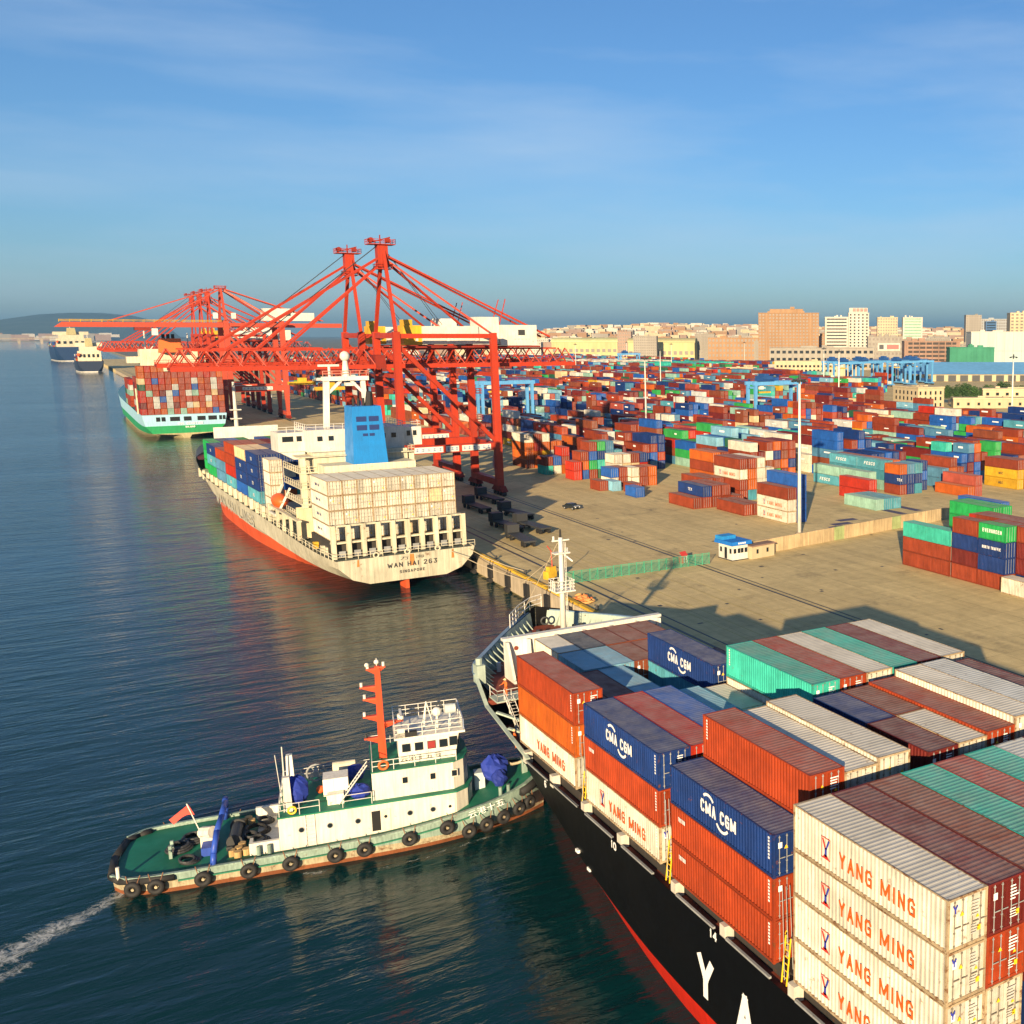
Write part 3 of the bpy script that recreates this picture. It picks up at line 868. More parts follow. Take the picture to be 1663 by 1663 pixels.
# fourth bay
for t, c in enumerate(('rust', 'rust', 'navy')):
    sc_box('B', 0, t, c, logo='cma' if c == 'navy' else ('triton', .3, .9, 1.0, 1.7), extra=' with white lettering' if c == 'navy' else ' with white plate', side='aft')
sc_box('B', 1, 3, 'rust', H=HC, logo=None, side='fore')
sc_box('B', 2, 3, 'white', z=16.5); sc_box('B', 3, 3, 'white', z=16.5, H=HC)
xb = lambda k: 42.1 + 2.47 * k
sc_box('B', 4, 3, 'navy', z=16.25, x=xb(0), L=L20, dy=6.15); sc_box('B', 4, 3, 'maroon', z=16.25, x=xb(0), L=L20)
sc_box('B', 5, 3, 'brown', z=16.3, x=xb(1), L=L20, dy=6.15); sc_box('B', 5, 3, 'white', z=16.3, x=xb(1), L=L20)
sc_box('B', 6, 3, 'rust', z=16.5, x=xb(2)); sc_box('B', 7, 3, 'white', z=16.7, x=xb(3), H=HC)
sc_box('B', 8, 3, 'grey', z=16.7, x=xb(4), H=HC); sc_box('B', 9, 3, 'maroon', z=16.6, x=xb(5)); sc_box('B', 10, 2, 'rust', z=13.9, x=xb(6))
# third bay
for t, c in enumerate(('white', 'rust', 'navy')):
    sc_box('C', 0, t, c, logo={'navy': 'cma', 'white': 'ym'}.get(c, ('triton', .3, .9, .8, 1.7)), extra={'navy': ' with white lettering', 'white': YMX}.get(c, ' with white plate'), side='aft')
sc_box('C', 1, 2, 'red'); sc_box('C', 2, 2, 'blue')
sc_box('C', 3, 2, 'lblue', L=L20, dy=6.12, z=13.6); sc_box('C', 3, 2, 'aqua', L=L20, z=13.6)
sc_box('C', 4, 2, 'white', L=L20, dy=6.12, z=13.35); sc_box('C', 4, 2, 'grey', L=L20, z=13.35)
for r_, c in zip(range(5, 11), ('teal', 'rust', 'white', 'teal', 'maroon', 'white')):
    sc_box('C', r_, 3, c, z=16.52, x=43.23 + 2.48 * (r_ - 5), logo=('CHINA SHIPPING', .5, 2.2, .9, .25, None, 0) if False else None, side='fore' if r_ == 5 else None)
sc_box('C', 5, 2, 'white', z=13.9, x=43.23)
# second bay
for t, c in enumerate(('white', 'orange', 'rust')):
    sc_box('D', 0, t, c, logo='ymsmall' if c == 'white' else None, extra=YMX if c == 'white' else '', side='aft')
sc_box('D', 1, 1, 'maroon', L=L20, dy=6.1); sc_box('D', 1, 1, 'brown', L=L20); sc_box('D', 2, 1, 'maroon'); sc_box('D', 3, 1, 'lblue', L=L20, dy=6.1); sc_box('D', 3, 1, 'lblue', L=L20)
sc_box('D', 4, 0, 'blue'); sc_box('D', 5, 1, 'aqua', x=43.2); sc_box('D', 5, 2, 'navy', x=43.2, logo='cma', extra=' with white lettering')
sc_box('D', 6, 1, 'brown', x=45.7); sc_box('D', 7, 1, 'maroon', x=48.2)
# first bay: short boxes against the breakwater
def fbox(k, c, dy, z=11.8):
    container(36.9 + 2.46 * k, 87.15 + dy, z, c, L20, HS, f"short {PAL[c][0]} container, {'against' if dy > 3 else 'one place aft of'} the white breakwater, {['first','second','third','fourth','fifth'][k]} from the water side", SG, 2)
for k, c in enumerate(('lblue', 'lblue', 'brown', 'brown', 'maroon')): fbox(k, c, 0)
for k, c in enumerate(('white', 'black', 'brown', 'brown', 'brown')): fbox(k, c, 6.15, 11.85)
boxes = []
PALK = ['rust', 'white', 'maroon', 'navy', 'teal', 'brown', 'blue', 'orange']
rr = random.Random(3)
for b, rows in (('A', range(3, 9)), ('B', range(1, 11)), ('C', range(1, 11)), ('D', range(1, 9))):
    y0, zb, _ = BAYS[b]
    for r_ in rows:
        top = {'A': 3, 'B': 3, 'C': 3 if r_ > 4 else 2, 'D': 1}[b]
        if b == 'C' and r_ == 5: top = 2
        if b == 'D' and r_ == 4: top = 0
        x = rowx(r_)
        if b == 'B' and r_ > 3: x = xb(r_ - 4)
        if b == 'B' and r_ == 10: top = 2
        if b == 'C' and r_ > 4: x = 43.23 + 2.48 * (r_ - 5)
        if b == 'D' and r_ in (5, 6, 7): x = 43.2 + 2.5 * (r_ - 5)
        if b == 'D' and r_ == 8: continue
        for t in range(top):
            zc = min(2.59, ((13.35 if r_ == 4 else 13.6) - zb) / 2 - .005) if (b == 'C' and r_ in (3, 4)) else 2.59
            if b == 'B': zc = min(2.59, (16.25 - zb) / 3 - .005) if r_ in (4, 5) else 2.59 if r_ < 4 or r_ > 9 else 2.575
            boxes.append((x, y0, zb + t * (zc + .005), L40, zc, rr.choice(PALK)))
for k in range(5):
    for dy in (0, 6.15): boxes.append((36.9 + 2.46 * k, 87.15 + dy, 9.12, L20, 2.66, rr.choice(PALK)))
filler('lower_containers', boxes, 'packed lower tiers of containers beneath the visible boxes on the black-hulled ship')
# ------------------------------------------------------------------ the tug pushing at the bow
tug = thing('tugboat', 'green-decked tugboat with white wheelhouse and red mast pushing the black-hulled ship', 'tugboat', (1.0, 100.0, 0), R(-102))
TM = Matrix.Translation((1.0, 100.0, 0)) @ Matrix.Rotation(R(-102), 4, 'Z')
tgreen = paint('tug_hull_grey_green', (.26, .36, .31), .55, dirt=.35, rust=.5, streak=.35)
tlow = paint('tug_lower_hull', (.42, .36, .24), .65, dirt=.35, rust=.75, streak=.45)
trust = paint('tug_waterline_rust', (.20, .065, .025), .8, dirt=.4, rust=.9)
tdeck = paint('tug_deck_green', (.012, .17, .10), .55, dirt=.3, rust=.18, streak=0, scale=.6)
twht = paint('tug_white', (.72, .69, .60), .5, dirt=.16, rust=.42, streak=.2)
tred = paint('tug_mast_red', (.58, .07, .02), .5, dirt=.2)
tblue = paint('blue_tarpaulin', (.018, .04, .30), .7, dirt=.35)
tab_t = [(0, 2.6, 3.0, 3.3, 1.55, 3.6), (.8, 3.6, 4.0, 4.3, 1.55, 4.5), (2.5, 4.4, 4.7, 4.85, 1.55, 4.95), (6, 4.7, 4.95, 5.05, 1.6, 5.15), (18, 4.7, 4.95, 5.1, 1.8, 5.2),
         (23, 4.3, 4.7, 5.0, 2.2, 5.2), (27, 3.4, 4.0, 4.6, 2.8, 5.0), (30, 2.2, 2.9, 3.7, 3.3, 4.4), (32.5, .9, 1.5, 2.4, 3.8, 3.2), (34, .1, .4, .9, 4.1, 1.5), (34.5, 0, 0, .2, 4.2, .7)]
ysT = [i * .6 for i in range(57)] + [34.2, 34.5]
zsT = (-1.5, .35, 1.0)
loft(tab_t, zsT, ysT, (0, 1, 2), [trust, tlow, tgreen], 'hull', tug)
dk = [(crom(tab_t, y)[-1] - .14, y, crom(tab_t, y)[-2] - .22) for y in ysT[:-2]]
m = MB(); m.grid([[(h, y, z), (-h, y, z)] for h, y, z in dk]); m.build('deck', tdeck, tug, smooth=True)
for sg in (-1, 1):
    m = MB(); P = [(sg * (crom(tab_t, y)[-1] - .04), y, crom(tab_t, y)[-2] + .04) for y in ysT[::2]]
    for a, b in zip(P[:-1], P[1:]): m.beam(a, b, .3, .14)
    m.build('gunwale', tgreen, tug)
    m = MB(); P = [(sg * (crom(tab_t, y)[-1] + .02), y, crom(tab_t, y)[-2] - .62) for y in ysT[8:50:2]]
    for a, b in zip(P[:-1], P[1:]): m.beam(a, b, .16, .1)
    m.build('rubbing_strake', paint('strake_green', (.03, .20, .12), .6, rust=.3), tug)
# black rubber at the stern corners and the bow
m = MB(); P = [(-4.6, 1.6, 1.35), (-4.2, .7, 1.35), (-3.2, -.05, 1.35), (0, -.35, 1.4), (3.2, -.05, 1.35), (4.3, .7, 1.35), (4.9, 2.2, 1.35), (5.1, 4.6, 1.35)]
m.tube(P, .33, 8); m.build('stern_fender', BLACK, tug, smooth=True)
m = MB(); P = [(-3.6, 32.0, 3.2), (-1.8, 34, 3.6), (0, 34.75, 3.7), (1.8, 34, 3.6), (3.6, 32, 3.2)]
m.tube(P, .42, 8); m.build('bow_fender', BLACK, tug, smooth=True)
# lower deckhouse with bowed front
def house(name, x, y0, y1, z0, z1, bow=0., mat=twht, sh=0):
    m = MB()
    if bow: pts = [(x, y0), (x, y1 - bow), (x * .8, y1 - bow * .35), (x * .4, y1 - .05), (-x * .4, y1 - .05), (-x * .8, y1 - bow * .35), (-x, y1 - bow), (-x, y0)]
    else: pts = [(x, y0), (x, y1), (-x, y1), (-x, y0)]
    m.ext(pts, z0, z1); o = m.build(name, mat, tug)
    return pts
p1 = house('lower_house', 3.9, 12.2, 28.0, 1.3, 4.3, 1.6)
m = MB(); m.box(-3.9, 3.9, 10.2, 12.19, 1.3, 1.55); m.box(3.55, 3.9, 9.9, 12.18, 1.5, 2.5); m.box(-3.9, -3.55, 9.9, 12.18, 1.5, 2.5); m.box(2.7, 3.54, 9.9, 10.15, 1.5, 2.5); m.build('aft_bulwark', twht, tug)
m = MB(); m.ext([(x * 1.03, y + (.06 if y > 14 else -.06)) for x, y in p1], 4.305, 4.42); m.build('boat_deck', tdeck, tug)
p2 = house('upper_house', 3.35, 19.6, 27.7, 4.42, 6.9, 1.4)
m = MB(); m.ext([(x * 1.03, y + (.06 if y > 22 else -.06)) for x, y in p2], 6.905, 7.0); m.build('bridge_deck', tdeck, tug)
m = MB(); m.frustum((-2.35, 2.35, 21.9, 26.6), (-2.45, 2.45, 21.9, 27.0), 7.0, 9.3); m.build('wheelhouse', twht, tug)
m = MB(); m.box(-2.75, 2.75, 21.6, 27.5, 9.3, 9.48); m.build('wheelhouse_roof', twht, tug)
# openings
def side_rect(name, x, y0, y1, z0, z1, mat, proud=.012, parent=tug):
    m = MB(); m.box(min(x, x + math.copysign(proud, x)), max(x, x + math.copysign(proud, x)), y0, y1, z0, z1)
    return m.build(name, mat, parent)
def porthole(x, y, z, r=.2):
    m = MB(); m.cyl((x - .03, y, z), (x + .025, y, z), r * 1.3, n=14); o = m.build('porthole', STEEL, tug)
    m = MB(); m.cyl((x + .0, y, z), (x + .035, y, z), r, n=14); m.build('glass', GLASS, o)
for y in (13.9, 16.1, 18.3, 22.5, 24.4): porthole(3.9, y, 3.05)
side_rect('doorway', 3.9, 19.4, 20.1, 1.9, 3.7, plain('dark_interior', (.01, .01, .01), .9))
for a, b in ((20.15, 20.9), (25.4, 26.25)):
    o = side_rect('door', 3.9, a, b, 1.85, 3.75, paint('door_cream', (.72, .64, .50), .5), .05)
    m = MB(); m.cyl((3.955, (a + b) / 2, 3.1), (3.97, (a + b) / 2, 3.1), .14, n=10); m.build('glass', GLASS, o)
for y in (22.0, 24.3, 26.1):
    o = side_rect('window', 3.35, y, y + .55, 5.55, 6.2, paint('frame_cream', (.7, .62, .5), .5), .02); side_rect('pane', 3.37, y + .06, y + .49, 5.61, 6.14, GLASS, .012, o)
for k, y in enumerate((22.2, 23.25, 24.3, 25.3)):
    xx = 2.40; o = side_rect('window', xx, y, y + .72, 8.05, 8.8, DARK, .035)
    side_rect('pane', xx + .035, y + .06, y + .66, 8.11, 8.74, GLASS if k != 2 else plain('red_curtain', (.25, .02, .02), .5), .012, o)
o = side_rect('window', 2.42, 26.15, 26.85, 8.1, 8.95, DARK, .04); side_rect('pane', 2.46, 26.2, 26.8, 8.15, 8.9, GLASS, .012, o)
for x0 in (-2.2, -1.05, .1, 1.25):
    m = MB(); m.box(x0, x0 + .95, 26.86, 27.04, 8.1, 8.95); m.build('front_window', GLASS, tug)
def toMat(side):   # lettering on the side facing +x, reading towards +y
    return Matrix(((0, 0, 1), (1, 0, 0), (0, 1, 0)))
put_text(text_mesh('云港十五号', .46, 3.4, bold=0), tug, (2.42, 22.0, 7.2), toMat(1), DARK)
t = put_text(text_mesh('云港十五', .66, 3.2, bold=0), tug, (0, 0, 0), toMat(1), WHITEL)
a0 = math.atan2(.75, 3.4)
t.matrix_local = Matrix.Translation((5.12, 27.3, 2.15)) @ Matrix.Rotation(R(9), 4, 'Z') @ Matrix.Rotation(R(11), 4, 'X') @ toMat(1).to_4x4()
# rails
rail(tug, [(3.85, 12.3, 4.42), (3.85, 15.4, 4.42)]); rail(tug, [(3.85, 17.2, 4.42), (3.85, 19.5, 4.42)])
rail(tug, [(3.8, 12.3, 4.42), (-3.8, 12.3, 4.42), (-3.85, 19.5, 4.42)])
rail(tug, [(3.3, 19.7, 7.0), (3.3, 26.6, 7.0)], h=.9, rails=(.9, .45)); rail(tug, [(3.2, 19.7, 7.0), (-3.2, 19.7, 7.0), (-3.3, 26.4, 7.0)], h=.9, rails=(.9, .45))
rail(tug, [(2.65, 21.7, 9.48), (2.65, 27.3, 9.48), (-2.65, 27.3, 9.48), (-2.65, 21.7, 9.48), (2.65, 21.7, 9.48)], h=1.15, rails=(1.15, .75, .35), post=1.1)
m = MB(); m.box(-2.7, 2.7, 27.36, 27.42, 9.6, 10.5); m.build('wind_screen', paint('screen_blue', (.35, .42, .60), .4), tug)
# stair from boat deck to bridge deck
ladder(tug, (2.6, 16.9, 4.45), (2.6, 19.3, 7.6), .9, (1, 0, 0), step=.3, r=.05, name='stair')
ladder(tug, (3.98, 14.6, 1.5), (3.98, 14.6, 4.3), .7, (0, 1, 0), step=.32)
# mast
m = MB(); m.frustum((-.32, .32, 20.3, 20.95), (-.2, .2, 20.4, 20.8), 7.0, 15.4); m.build('mast', tred, tug)
for z, L_, sd in ((13.6, 1.5, -1), (12.5, 1.3, -1), (10.9, 1.4, -1), (10.2, 1.9, 1), (8.9, 1.4, -1), (15.2, .9, -1), (15.3, .7, 1)):
    m = MB(); y1 = 20.6 + sd * L_; m.frustum((-.22, .22, min(20.6, y1), max(20.6, y1)), (-.2, .2, min(20.6, y1), max(20.6, y1)), z - .09, z + .04)
    m.poly([(0, 20.6, z - .7), (0, y1, z - .09), (0, 20.6, z - .09)]); m.build('yard', tred, tug)
    m = MB(); m.cyl((0, y1 - sd * .15, z + .04), (0, y1 - sd * .15, z + .4), .12, n=8); m.build('lamp', twht if z > 10 else DARK, tug)
ladder(tug, (.3, 20.95, 7.0), (.22, 20.82, 15.2), .4, (1, 0, 0), mat=tred)
m = MB(); m.box(-1.1, 1.1, 22.2, 22.4, 10.75, 10.9); m.cyl((0, 22.3, 10.3), (0, 22.3, 10.75), .28, n=10); m.build('radar_scanner', twht, tug)
m = MB(); m.cyl((0, 20.6, 15.4), (0, 20.6, 16.1), .03, n=5); m.ball((0, 20.6, 15.75), .22, 8, 5); m.build('masthead_light', twht, tug)
m = MB(); m.ball((0, 19.8, 15.55), .2, 8, 5); m.build('masthead_light', twht, tug)
# roof gear
m = MB()
for x, y in ((-.7, 24.2), (.7, 24.2), (0, 25)): m.cyl((x, y, 9.48), (0, 24.5, 11.6), .06, n=5)
m.build('signal_tripod', twht, tug)
m = MB(); m.cyl((1.2, 26.4, 9.48), (1.2, 26.4, 10.8), .09, n=8); m.cyl((1.2, 26.0, 11.1), (1.2, 26.9, 11.1), .42, n=14); m.build('searchlight', paint('searchlight_grey', (.55, .6, .58), .4), tug)
m = MB(); m.ball((1.3, 25.3, 11.0), .42, 10, 6); m.cyl((1.3, 25.3, 9.48), (1.3, 25.3, 10.7), .1, n=8); m.build('satellite_dome', twht, tug)
m = MB(); m.box(2.3, 2.7, 21.9, 22.5, 9.48, 10.3); m.build('locker', twht, tug)
m = MB(); m.box(2.2, 2.7, 21.9, 23.5, 9.485, 9.9); m.build('dark_panel', BLACK, tug)
o = MB(); o.torus((3.35, 20.6, 7.5), (1, 0, 0), .36, .1); o.build('lifebuoy', plain('lifebuoy_orange', (.75, .12, .02), .6), tug)
for x, y, r0 in ((1.5, 10.6, .7), (-.6, 10.3, .9), (-2.4, 10.8, .6), (.4, 9.9, .6), (2.9, 5.4, .7)):
    m = MB()
    for k in range(3): m.torus((x + .1 * k, y - .08 * k, 1.7 + .13 * k if y > 8 else 1.5 + .13 * k), (.08 * k, .1, 1), r0 - .08 * k, .09, 16, 5)
    m.build('rope_coil', DARK if r0 < .8 else BLACK, tug)
# boat deck gear
def lump(name, c, r, sz, mat, seed, n=14, k=9):
    rd = random.Random(seed); m = MB(); m.ball(c, r, n, k, sz)
    m.v = [(x + rd.uniform(-.12, .12) * r, y + rd.uniform(-.12, .12) * r, max(c[2] - r * sz * .8, z + rd.uniform(-.1, .1) * r)) for x, y, z in m.v]
    return m.build(name, mat, tug)
lump('covered_monitor', (1.6, 13.6, 5.7), 1.05, 1.2, tblue, 1); lump('covered_monitor', (-1.8, 18.3, 5.2), .8, .9, tblue, 2); lump('covered_winch', (2.2, 18.6, 5.0), .85, .75, tblue, 3)
m = MB(); m.box(.2, 2.0, 15.7, 17.7, 4.9, 6.4); m.box(.5, 1.7, 15.9, 17.5, 4.42, 4.9); m.build('air_conditioner', twht, tug)
m = MB(); m.box(2.2, 2.9, 16.0, 17.3, 4.42, 5.3); m.build('vent_box', twht, tug)
for y in (16.4,):
    m = MB(); m.cyl((-2.8, y, 5.5), (-2.8, y + 1.9, 5.5), .55, n=14); m.box(-3.2, -2.4, y + .2, y + .4, 4.42, 5.2); m.box(-3.2, -2.4, y + 1.4, y + 1.6, 4.42, 5.2); m.build('life_raft', paint('raft_cream', (.82, .74, .55), .5), tug)
m = MB(); m.torus((-2.6, 15.0, 5.4), (1, 0, 0), .75, .09)
for a in range(6): m.cyl((-2.6, 15.0, 5.4), (-2.6, 15 + .75*math.cos(a*R(60)), 5.4 + .75*math.sin(a*R(60))), .05, n=5)
m.cyl((-2.9, 15.0, 5.4), (-2.3, 15, 5.4), .25, n=10); m.build('hose_reel', STEEL, tug)
m = MB(); m.ball((.2, 15.4, 4.9), .35, 10, 6); m.build('orange_float', plain('float_orange', (.6, .1, .02), .6), tug)
for x in (2.6, -2.6):
    m = MB(); m.frustum((x - .35, x + .35, 12.6, 13.3), (x - .25, x + .25, 12.7, 13.2), 4.42, 7.4); m.build('exhaust_trunk', twht, tug)
m = MB(); m.cyl((-1.5, 12.5, 4.42), (-1.5, 12.5, 8.6), .08, .05, 6); m.cyl((.9, 12.4, 4.42), (.9, 12.1, 8.8), .03, n=5); m.build('aft_pole', twht, tug)
m = MB(); m.torus((3.9, 13.3, 4.9), (1, 0, 0), .3, .08); m.build('fire_hose', YEL, tug)
# working deck
m = MB(); P = [(4.85, 7.3, 1.4), (4.7, 7.4, 2.6), (3.4, 7.6, 3.9), (1.5, 7.8, 4.3), (-1.5, 7.8, 4.3), (-3.4, 7.6, 3.9), (-4.7, 7.4, 2.6), (-4.85, 7.3, 1.4)]
m.tube(P, .24, 8); m.build('towing_arch', paint('arch_blue', (.03, .08, .42), .45), tug, smooth=True)
m = MB(); m.box(-.8, .9, 6.0, 7.2, 1.4, 2.5); m.cyl((.0, 6.1, 2.5), (.9, 7.0, 2.8), .5, n=10); m.build('towing_hook', twht, tug)
m = MB(); m.box(1.0, 2.4, 6.2, 7.2, 1.4, 2.1); m.build('hook_base', paint('arch_blue2', (.03, .08, .42), .5), tug)
m = MB(); m.cyl((-1.6, 8.6, 1.95), (1.6, 8.6, 1.95), .45, n=14); m.cyl((-1.7, 8.6, 1.95), (-1.6, 8.6, 1.95), .62, n=14); m.cyl((1.6, 8.6, 1.95), (1.7, 8.6, 1.95), .62, n=14); m.box(-2, 2, 8.0, 9.4, 1.38, 1.7); m.build('towing_winch', DARK, tug)
drum = paint('rope_drum_tan', (.48, .32, .14), .8, rust=.4)
for x, y in ((3.1, 8.5), (3.6, 9.0), (2.7, 9.0), (3.3, 9.6), (-2.8, 8.9), (-3.3, 9.3), (-2.6, 9.6), (2.0, 9.2)):
    m = MB(); m.cyl((x, y, 1.4), (x, y, 1.95), .3, n=12); m.build('float_drum', drum, tug)
for x, y in ((0.2, 4.3), (-1.2, 5.2)):
    m = MB()
    for k in range(3): m.torus((x, y, 1.5 + .16*k), (0, 0, 1), .95 - .12*k, .12, 18, 6)
    m.build('rope_coil', DARK, tug)
m = MB(); m.beam((.3, 3.9, 2.15), (2.1, 3.9, 2.15), .16); m.beam((.7, 3.9, 1.4), (.7, 3.9, 2.5), .24); m.beam((1.7, 3.9, 1.4), (1.7, 3.9, 2.5), .24); m.build('towing_bitts', tgreen, tug)
for x in (4.2, -4.2):
    for y in (10.6, 11.4, 30.2, 30.9):
        xx = x if y < 20 else math.copysign(3.6, x)
        m = MB(); z = crom(tab_t, y)[-2] - .22; m.cyl((xx, y, z), (xx, y, z + .9), .16, n=10); m.build('bollard', tgreen, tug)
m = MB(); m.cyl((-.6, 5.9, 2.2), (-.9, 5.0, 4.9), .05, n=6); m.build('flag_pole', twht, tug)
fl = MB(); fl.grid([[(-.72 - .05*math.sin(i*.9), 5.55 - i * .32, 3.9 + .25*math.sin(i*.7) - i*.1), (-.90, 5.1 - i * .30, 4.8 - i * .22)] for i in range(6)]); fl.build('flag', plain('flag_red', (.62, .05, .03), .7), tug)
m = MB(); m.cyl((4.3, .6, 1.5), (4.3, .6, 2.5), .14, n=8); m.build('stern_light', twht, tug)
# bow gear
lump('covered_windlass', (.3, 30.1, 4.6), 1.25, 1.0, tblue, 5); lump('covered_windlass', (1.4, 30.4, 4.0), .7, 1.2, tblue, 8)
m = MB(); m.box(-.5, .6, 28.3, 29.2, 2.6, 4.4); m.build('vent_locker', paint('locker_grey', (.5, .58, .58), .5), tug)
m = MB(); m.box(-.3, .3, 32.6, 33.1, 3.4, 5.0); m.beam((-.8, 32.85, 4.6), (.8, 32.85, 4.6), .24); m.build('bow_staple', tgreen, tug)
m = MB(); m.tube([(0, 31.0, 5.1), (.1, 31.7, 4.6), (0, 32.3, 4.6), (0, 32.85, 4.75)], .13, 6); m.build('tow_line', ROPE, tug)
# tyres along both sides hang on chains: things of their own
TO = ['first', 'second', 'third', 'fourth', 'fifth', 'sixth', 'seventh', 'eighth', 'ninth', 'tenth', 'eleventh', 'twelfth', 'thirteenth', 'fourteenth']; TC = {1: 0, -1: 0}
def tyre(y, sg=1, dz=-.75, r=.62):
    h = crom(tab_t, y)[-1]; z = crom(tab_t, y)[-2] + dz
    e = .15
    d = (crom(tab_t, y + e)[-1] - crom(tab_t, y - e)[-1]) / (2 * e)
    n = Vector((sg, -d, 0)).normalized()
    t = thing('tyre_fender', f"black tyre fender on the tug, {TO[TC[sg]]} from the stern, {'open-door' if sg > 0 else 'far'} side", 'tyre', TM @ Vector((sg * h, y, z)) + (TM.to_3x3() @ n) * .27, R(-102), 'tyre fenders hung along the tug')
    TC[sg] += 1
    m = MB(); m.torus((0, 0, 0), n, r - .2, .24, 20, 8); m.build('tyre', BLACK, t, smooth=True)
    tt = Vector((-n.y, n.x, 0))
    for s_ in (-.35, .35):
        m = MB(); m.cyl(tt * s_ + Vector((0, 0, r - .1)), tt * (s_ * 1.5) - n * .22 + Vector((0, 0, r + .45)), .035, n=5); m.build('chain', paint('rusty_chain', (.22, .10, .05), .8), t)
    m = MB(); m.cyl(-n * .1, n * .1, .12, n=8); m.build('hub_pin', tlow, t)
for y in (1.7, 3.3, 6.6, 9.9, 13.0, 16.4, 18.7, 22.3, 25.4): tyre(y)
for y in (27.2, 28.7, 30.2, 31.6, 32.6): tyre(y, dz=-1.75)
for y in (3, 8, 13, 18, 23): tyre(y, -1)
# foam on the water behind and beside the tug
fm, N, L, B = nodes_of('wake_foam')
B.inputs['Base Color'].default_value = (.75, .78, .76, 1); B.inputs['Roughness'].default_value = .7
tc = N.new('ShaderNodeTexCoord'); uv = N.new('ShaderNodeUVMap')
n1 = N.new('ShaderNodeTexNoise'); n1.inputs['Scale'].default_value = .95; n1.inputs['Detail'].default_value = 12; n1.inputs['Roughness'].default_value = .78; n1.inputs['Distortion'].default_value = 2.2
L.new(tc.outputs['Object'], n1.inputs['Vector'])
at = N.new('ShaderNodeAttribute'); at.attribute_name = 'foam'
sub = N.new('ShaderNodeMath'); sub.operation = 'ADD'; L.new(n1.outputs['Fac'], sub.inputs[0]); L.new(at.outputs['Fac'], sub.inputs[1])
mr = N.new('ShaderNodeMapRange'); L.new(sub.outputs[0], mr.inputs[0]); mr.inputs[1].default_value = .58; mr.inputs[2].default_value = .86; mr.inputs[3].default_value = 0; mr.inputs[4].default_value = .9
L.new(mr.outputs[0], B.inputs['Alpha'])
def foam(name, path, label):
    """path: (x, y, halfwidth, strength)"""
    m = MB(); rows = []; st = []
    fine = []
    for a, b in zip(path[:-1], path[1:]):
        for i in range(8):
            t = i / 8; fine.append([a[k] + (b[k] - a[k]) * t for k in range(4)])
    for i, p in enumerate(fine):
        q = fine[min(i + 1, len(fine) - 1)] if i < len(fine) - 1 else p
        o_ = fine[i - 1] if i else p
        d = Vector((q[0] - o_[0], q[1] - o_[1], 0)).normalized(); n = Vector((-d.y, d.x, 0))
        row = []
        for j in range(9):
            s_ = (j - 4) / 4; row.append((p[0] + n.x * s_ * p[2], p[1] + n.y * s_ * p[2], .012)); st.append(p[3] * (1 - s_ * s_) - .25 * s_ * s_)
        rows.append(row)
    m.grid(rows); o = m.build(name, fm); 
    at_ = o.data.attributes.new('foam', 'FLOAT', 'POINT'); at_.data.foreach_set('value', st)
    tag(o, label, 'foam'); return stuff(o)
foam('wake_foam', [(1.8, 97.2, 1.5, .20), (-.2, 95.2, 1.6, .17), (-1.6, 94.0, 1.8, .13), (-3.2, 93.1, 2.2, .22), (-4.8, 92.0, 2.5, .18), (-6.9, 90.5, 3.0, .2), (-12, 87.3, 4.0, .18)], 'white churned wake trailing behind the tug\'s stern')
foam('bow_ripple_foam', [(30.5, 89.6, .5, .08), (27, 89.2, .6, .1), (22, 88.6, .5, .06), (16, 88.9, .5, .05)], 'thin broken foam line drifting along the tug\'s near side')
foam('side_foam', [(-5.0, 88.7, 1.3, .15), (-7.4, 87.2, 1.4, .2), (-12, 84, 2, .16)], 'white foam patch beside the wake of the tug')
foam('discharge_foam', [(13.4, 91.6, .35, .12), (14.2, 91.1, .7, .18), (15.2, 90.7, .5, .1)], 'white splash of discharge water beside the tug\'s hull')
# ------------------------------------------------------------------ the cream ship with the blue funnel
WA = R(2.4)
WT = Matrix.Translation((48.4, 190.0, 0)) @ Matrix.Rotation(WA, 4, 'Z')
wh = thing('container_ship', 'cream-hulled container ship with blue funnel and white boxes at its stern', 'ship', (48.4, 190, 0), WA)
hcream = paint('hull_cream', (.50, .47, .36), .55, dirt=.25, rust=.5, streak=.35, scale=.5)
hred = paint('hull_boot_orange_red', (.60, .09, .03), .55, dirt=.2, rust=.2, streak=.15, scale=.3)
scream = paint('deckhouse_cream', (.64, .59, .44), .55, dirt=.2, rust=.5, streak=.3, scale=.5)
fblue = paint('funnel_blue', (.015, .20, .55), .5, dirt=.15, streak=.08)
tab_w = [(0, 4.5, 6.6, 9.4, 11.5, 6.4, 11.9), (4, 4.5, 7.2, 10.2, 12, 6.4, 12.3), (10, 4, 8.4, 11.2, 12.5, 6.4, 12.7), (22, 4, 10, 12.2, 12.9, 6.6, 13), (40, 9.5, 11, 12.8, 13, 6.9, 13.1), (70, 12, 12.6, 13, 13.05, 7.1, 13.1),
         (105, 11.6, 12.3, 12.9, 13, 7.4, 13.1), (125, 9.2, 10.2, 11.8, 12.6, 8.2, 13.1), (140, 5.8, 6.8, 9.0, 10.8, 10.6, 12.5), (152, 3, 3.9, 5.9, 8, 12.6, 10.5), (163, 1, 1.5, 2.9, 4.6, 13.2, 7), (170, .1, .2, .7, 1.8, 13.6, 3.4), (174, 0, 0, 0, .1, 14, .4)]
ysW = [0, 1.5, 3, 5] + [8 + 4 * i for i in range(41)] + [171, 173, 174]
loft(tab_w, (-2, 1.75, 2.9, 5), ysW, (0, 1, 1, 1), [hred, hcream], 'hull', wh, trim=(0, .016, .015, .012), zmin=lambda y: 1.9 if y < 3 else 1.9 - 3.9 * min(1, (y - 3) / 17))
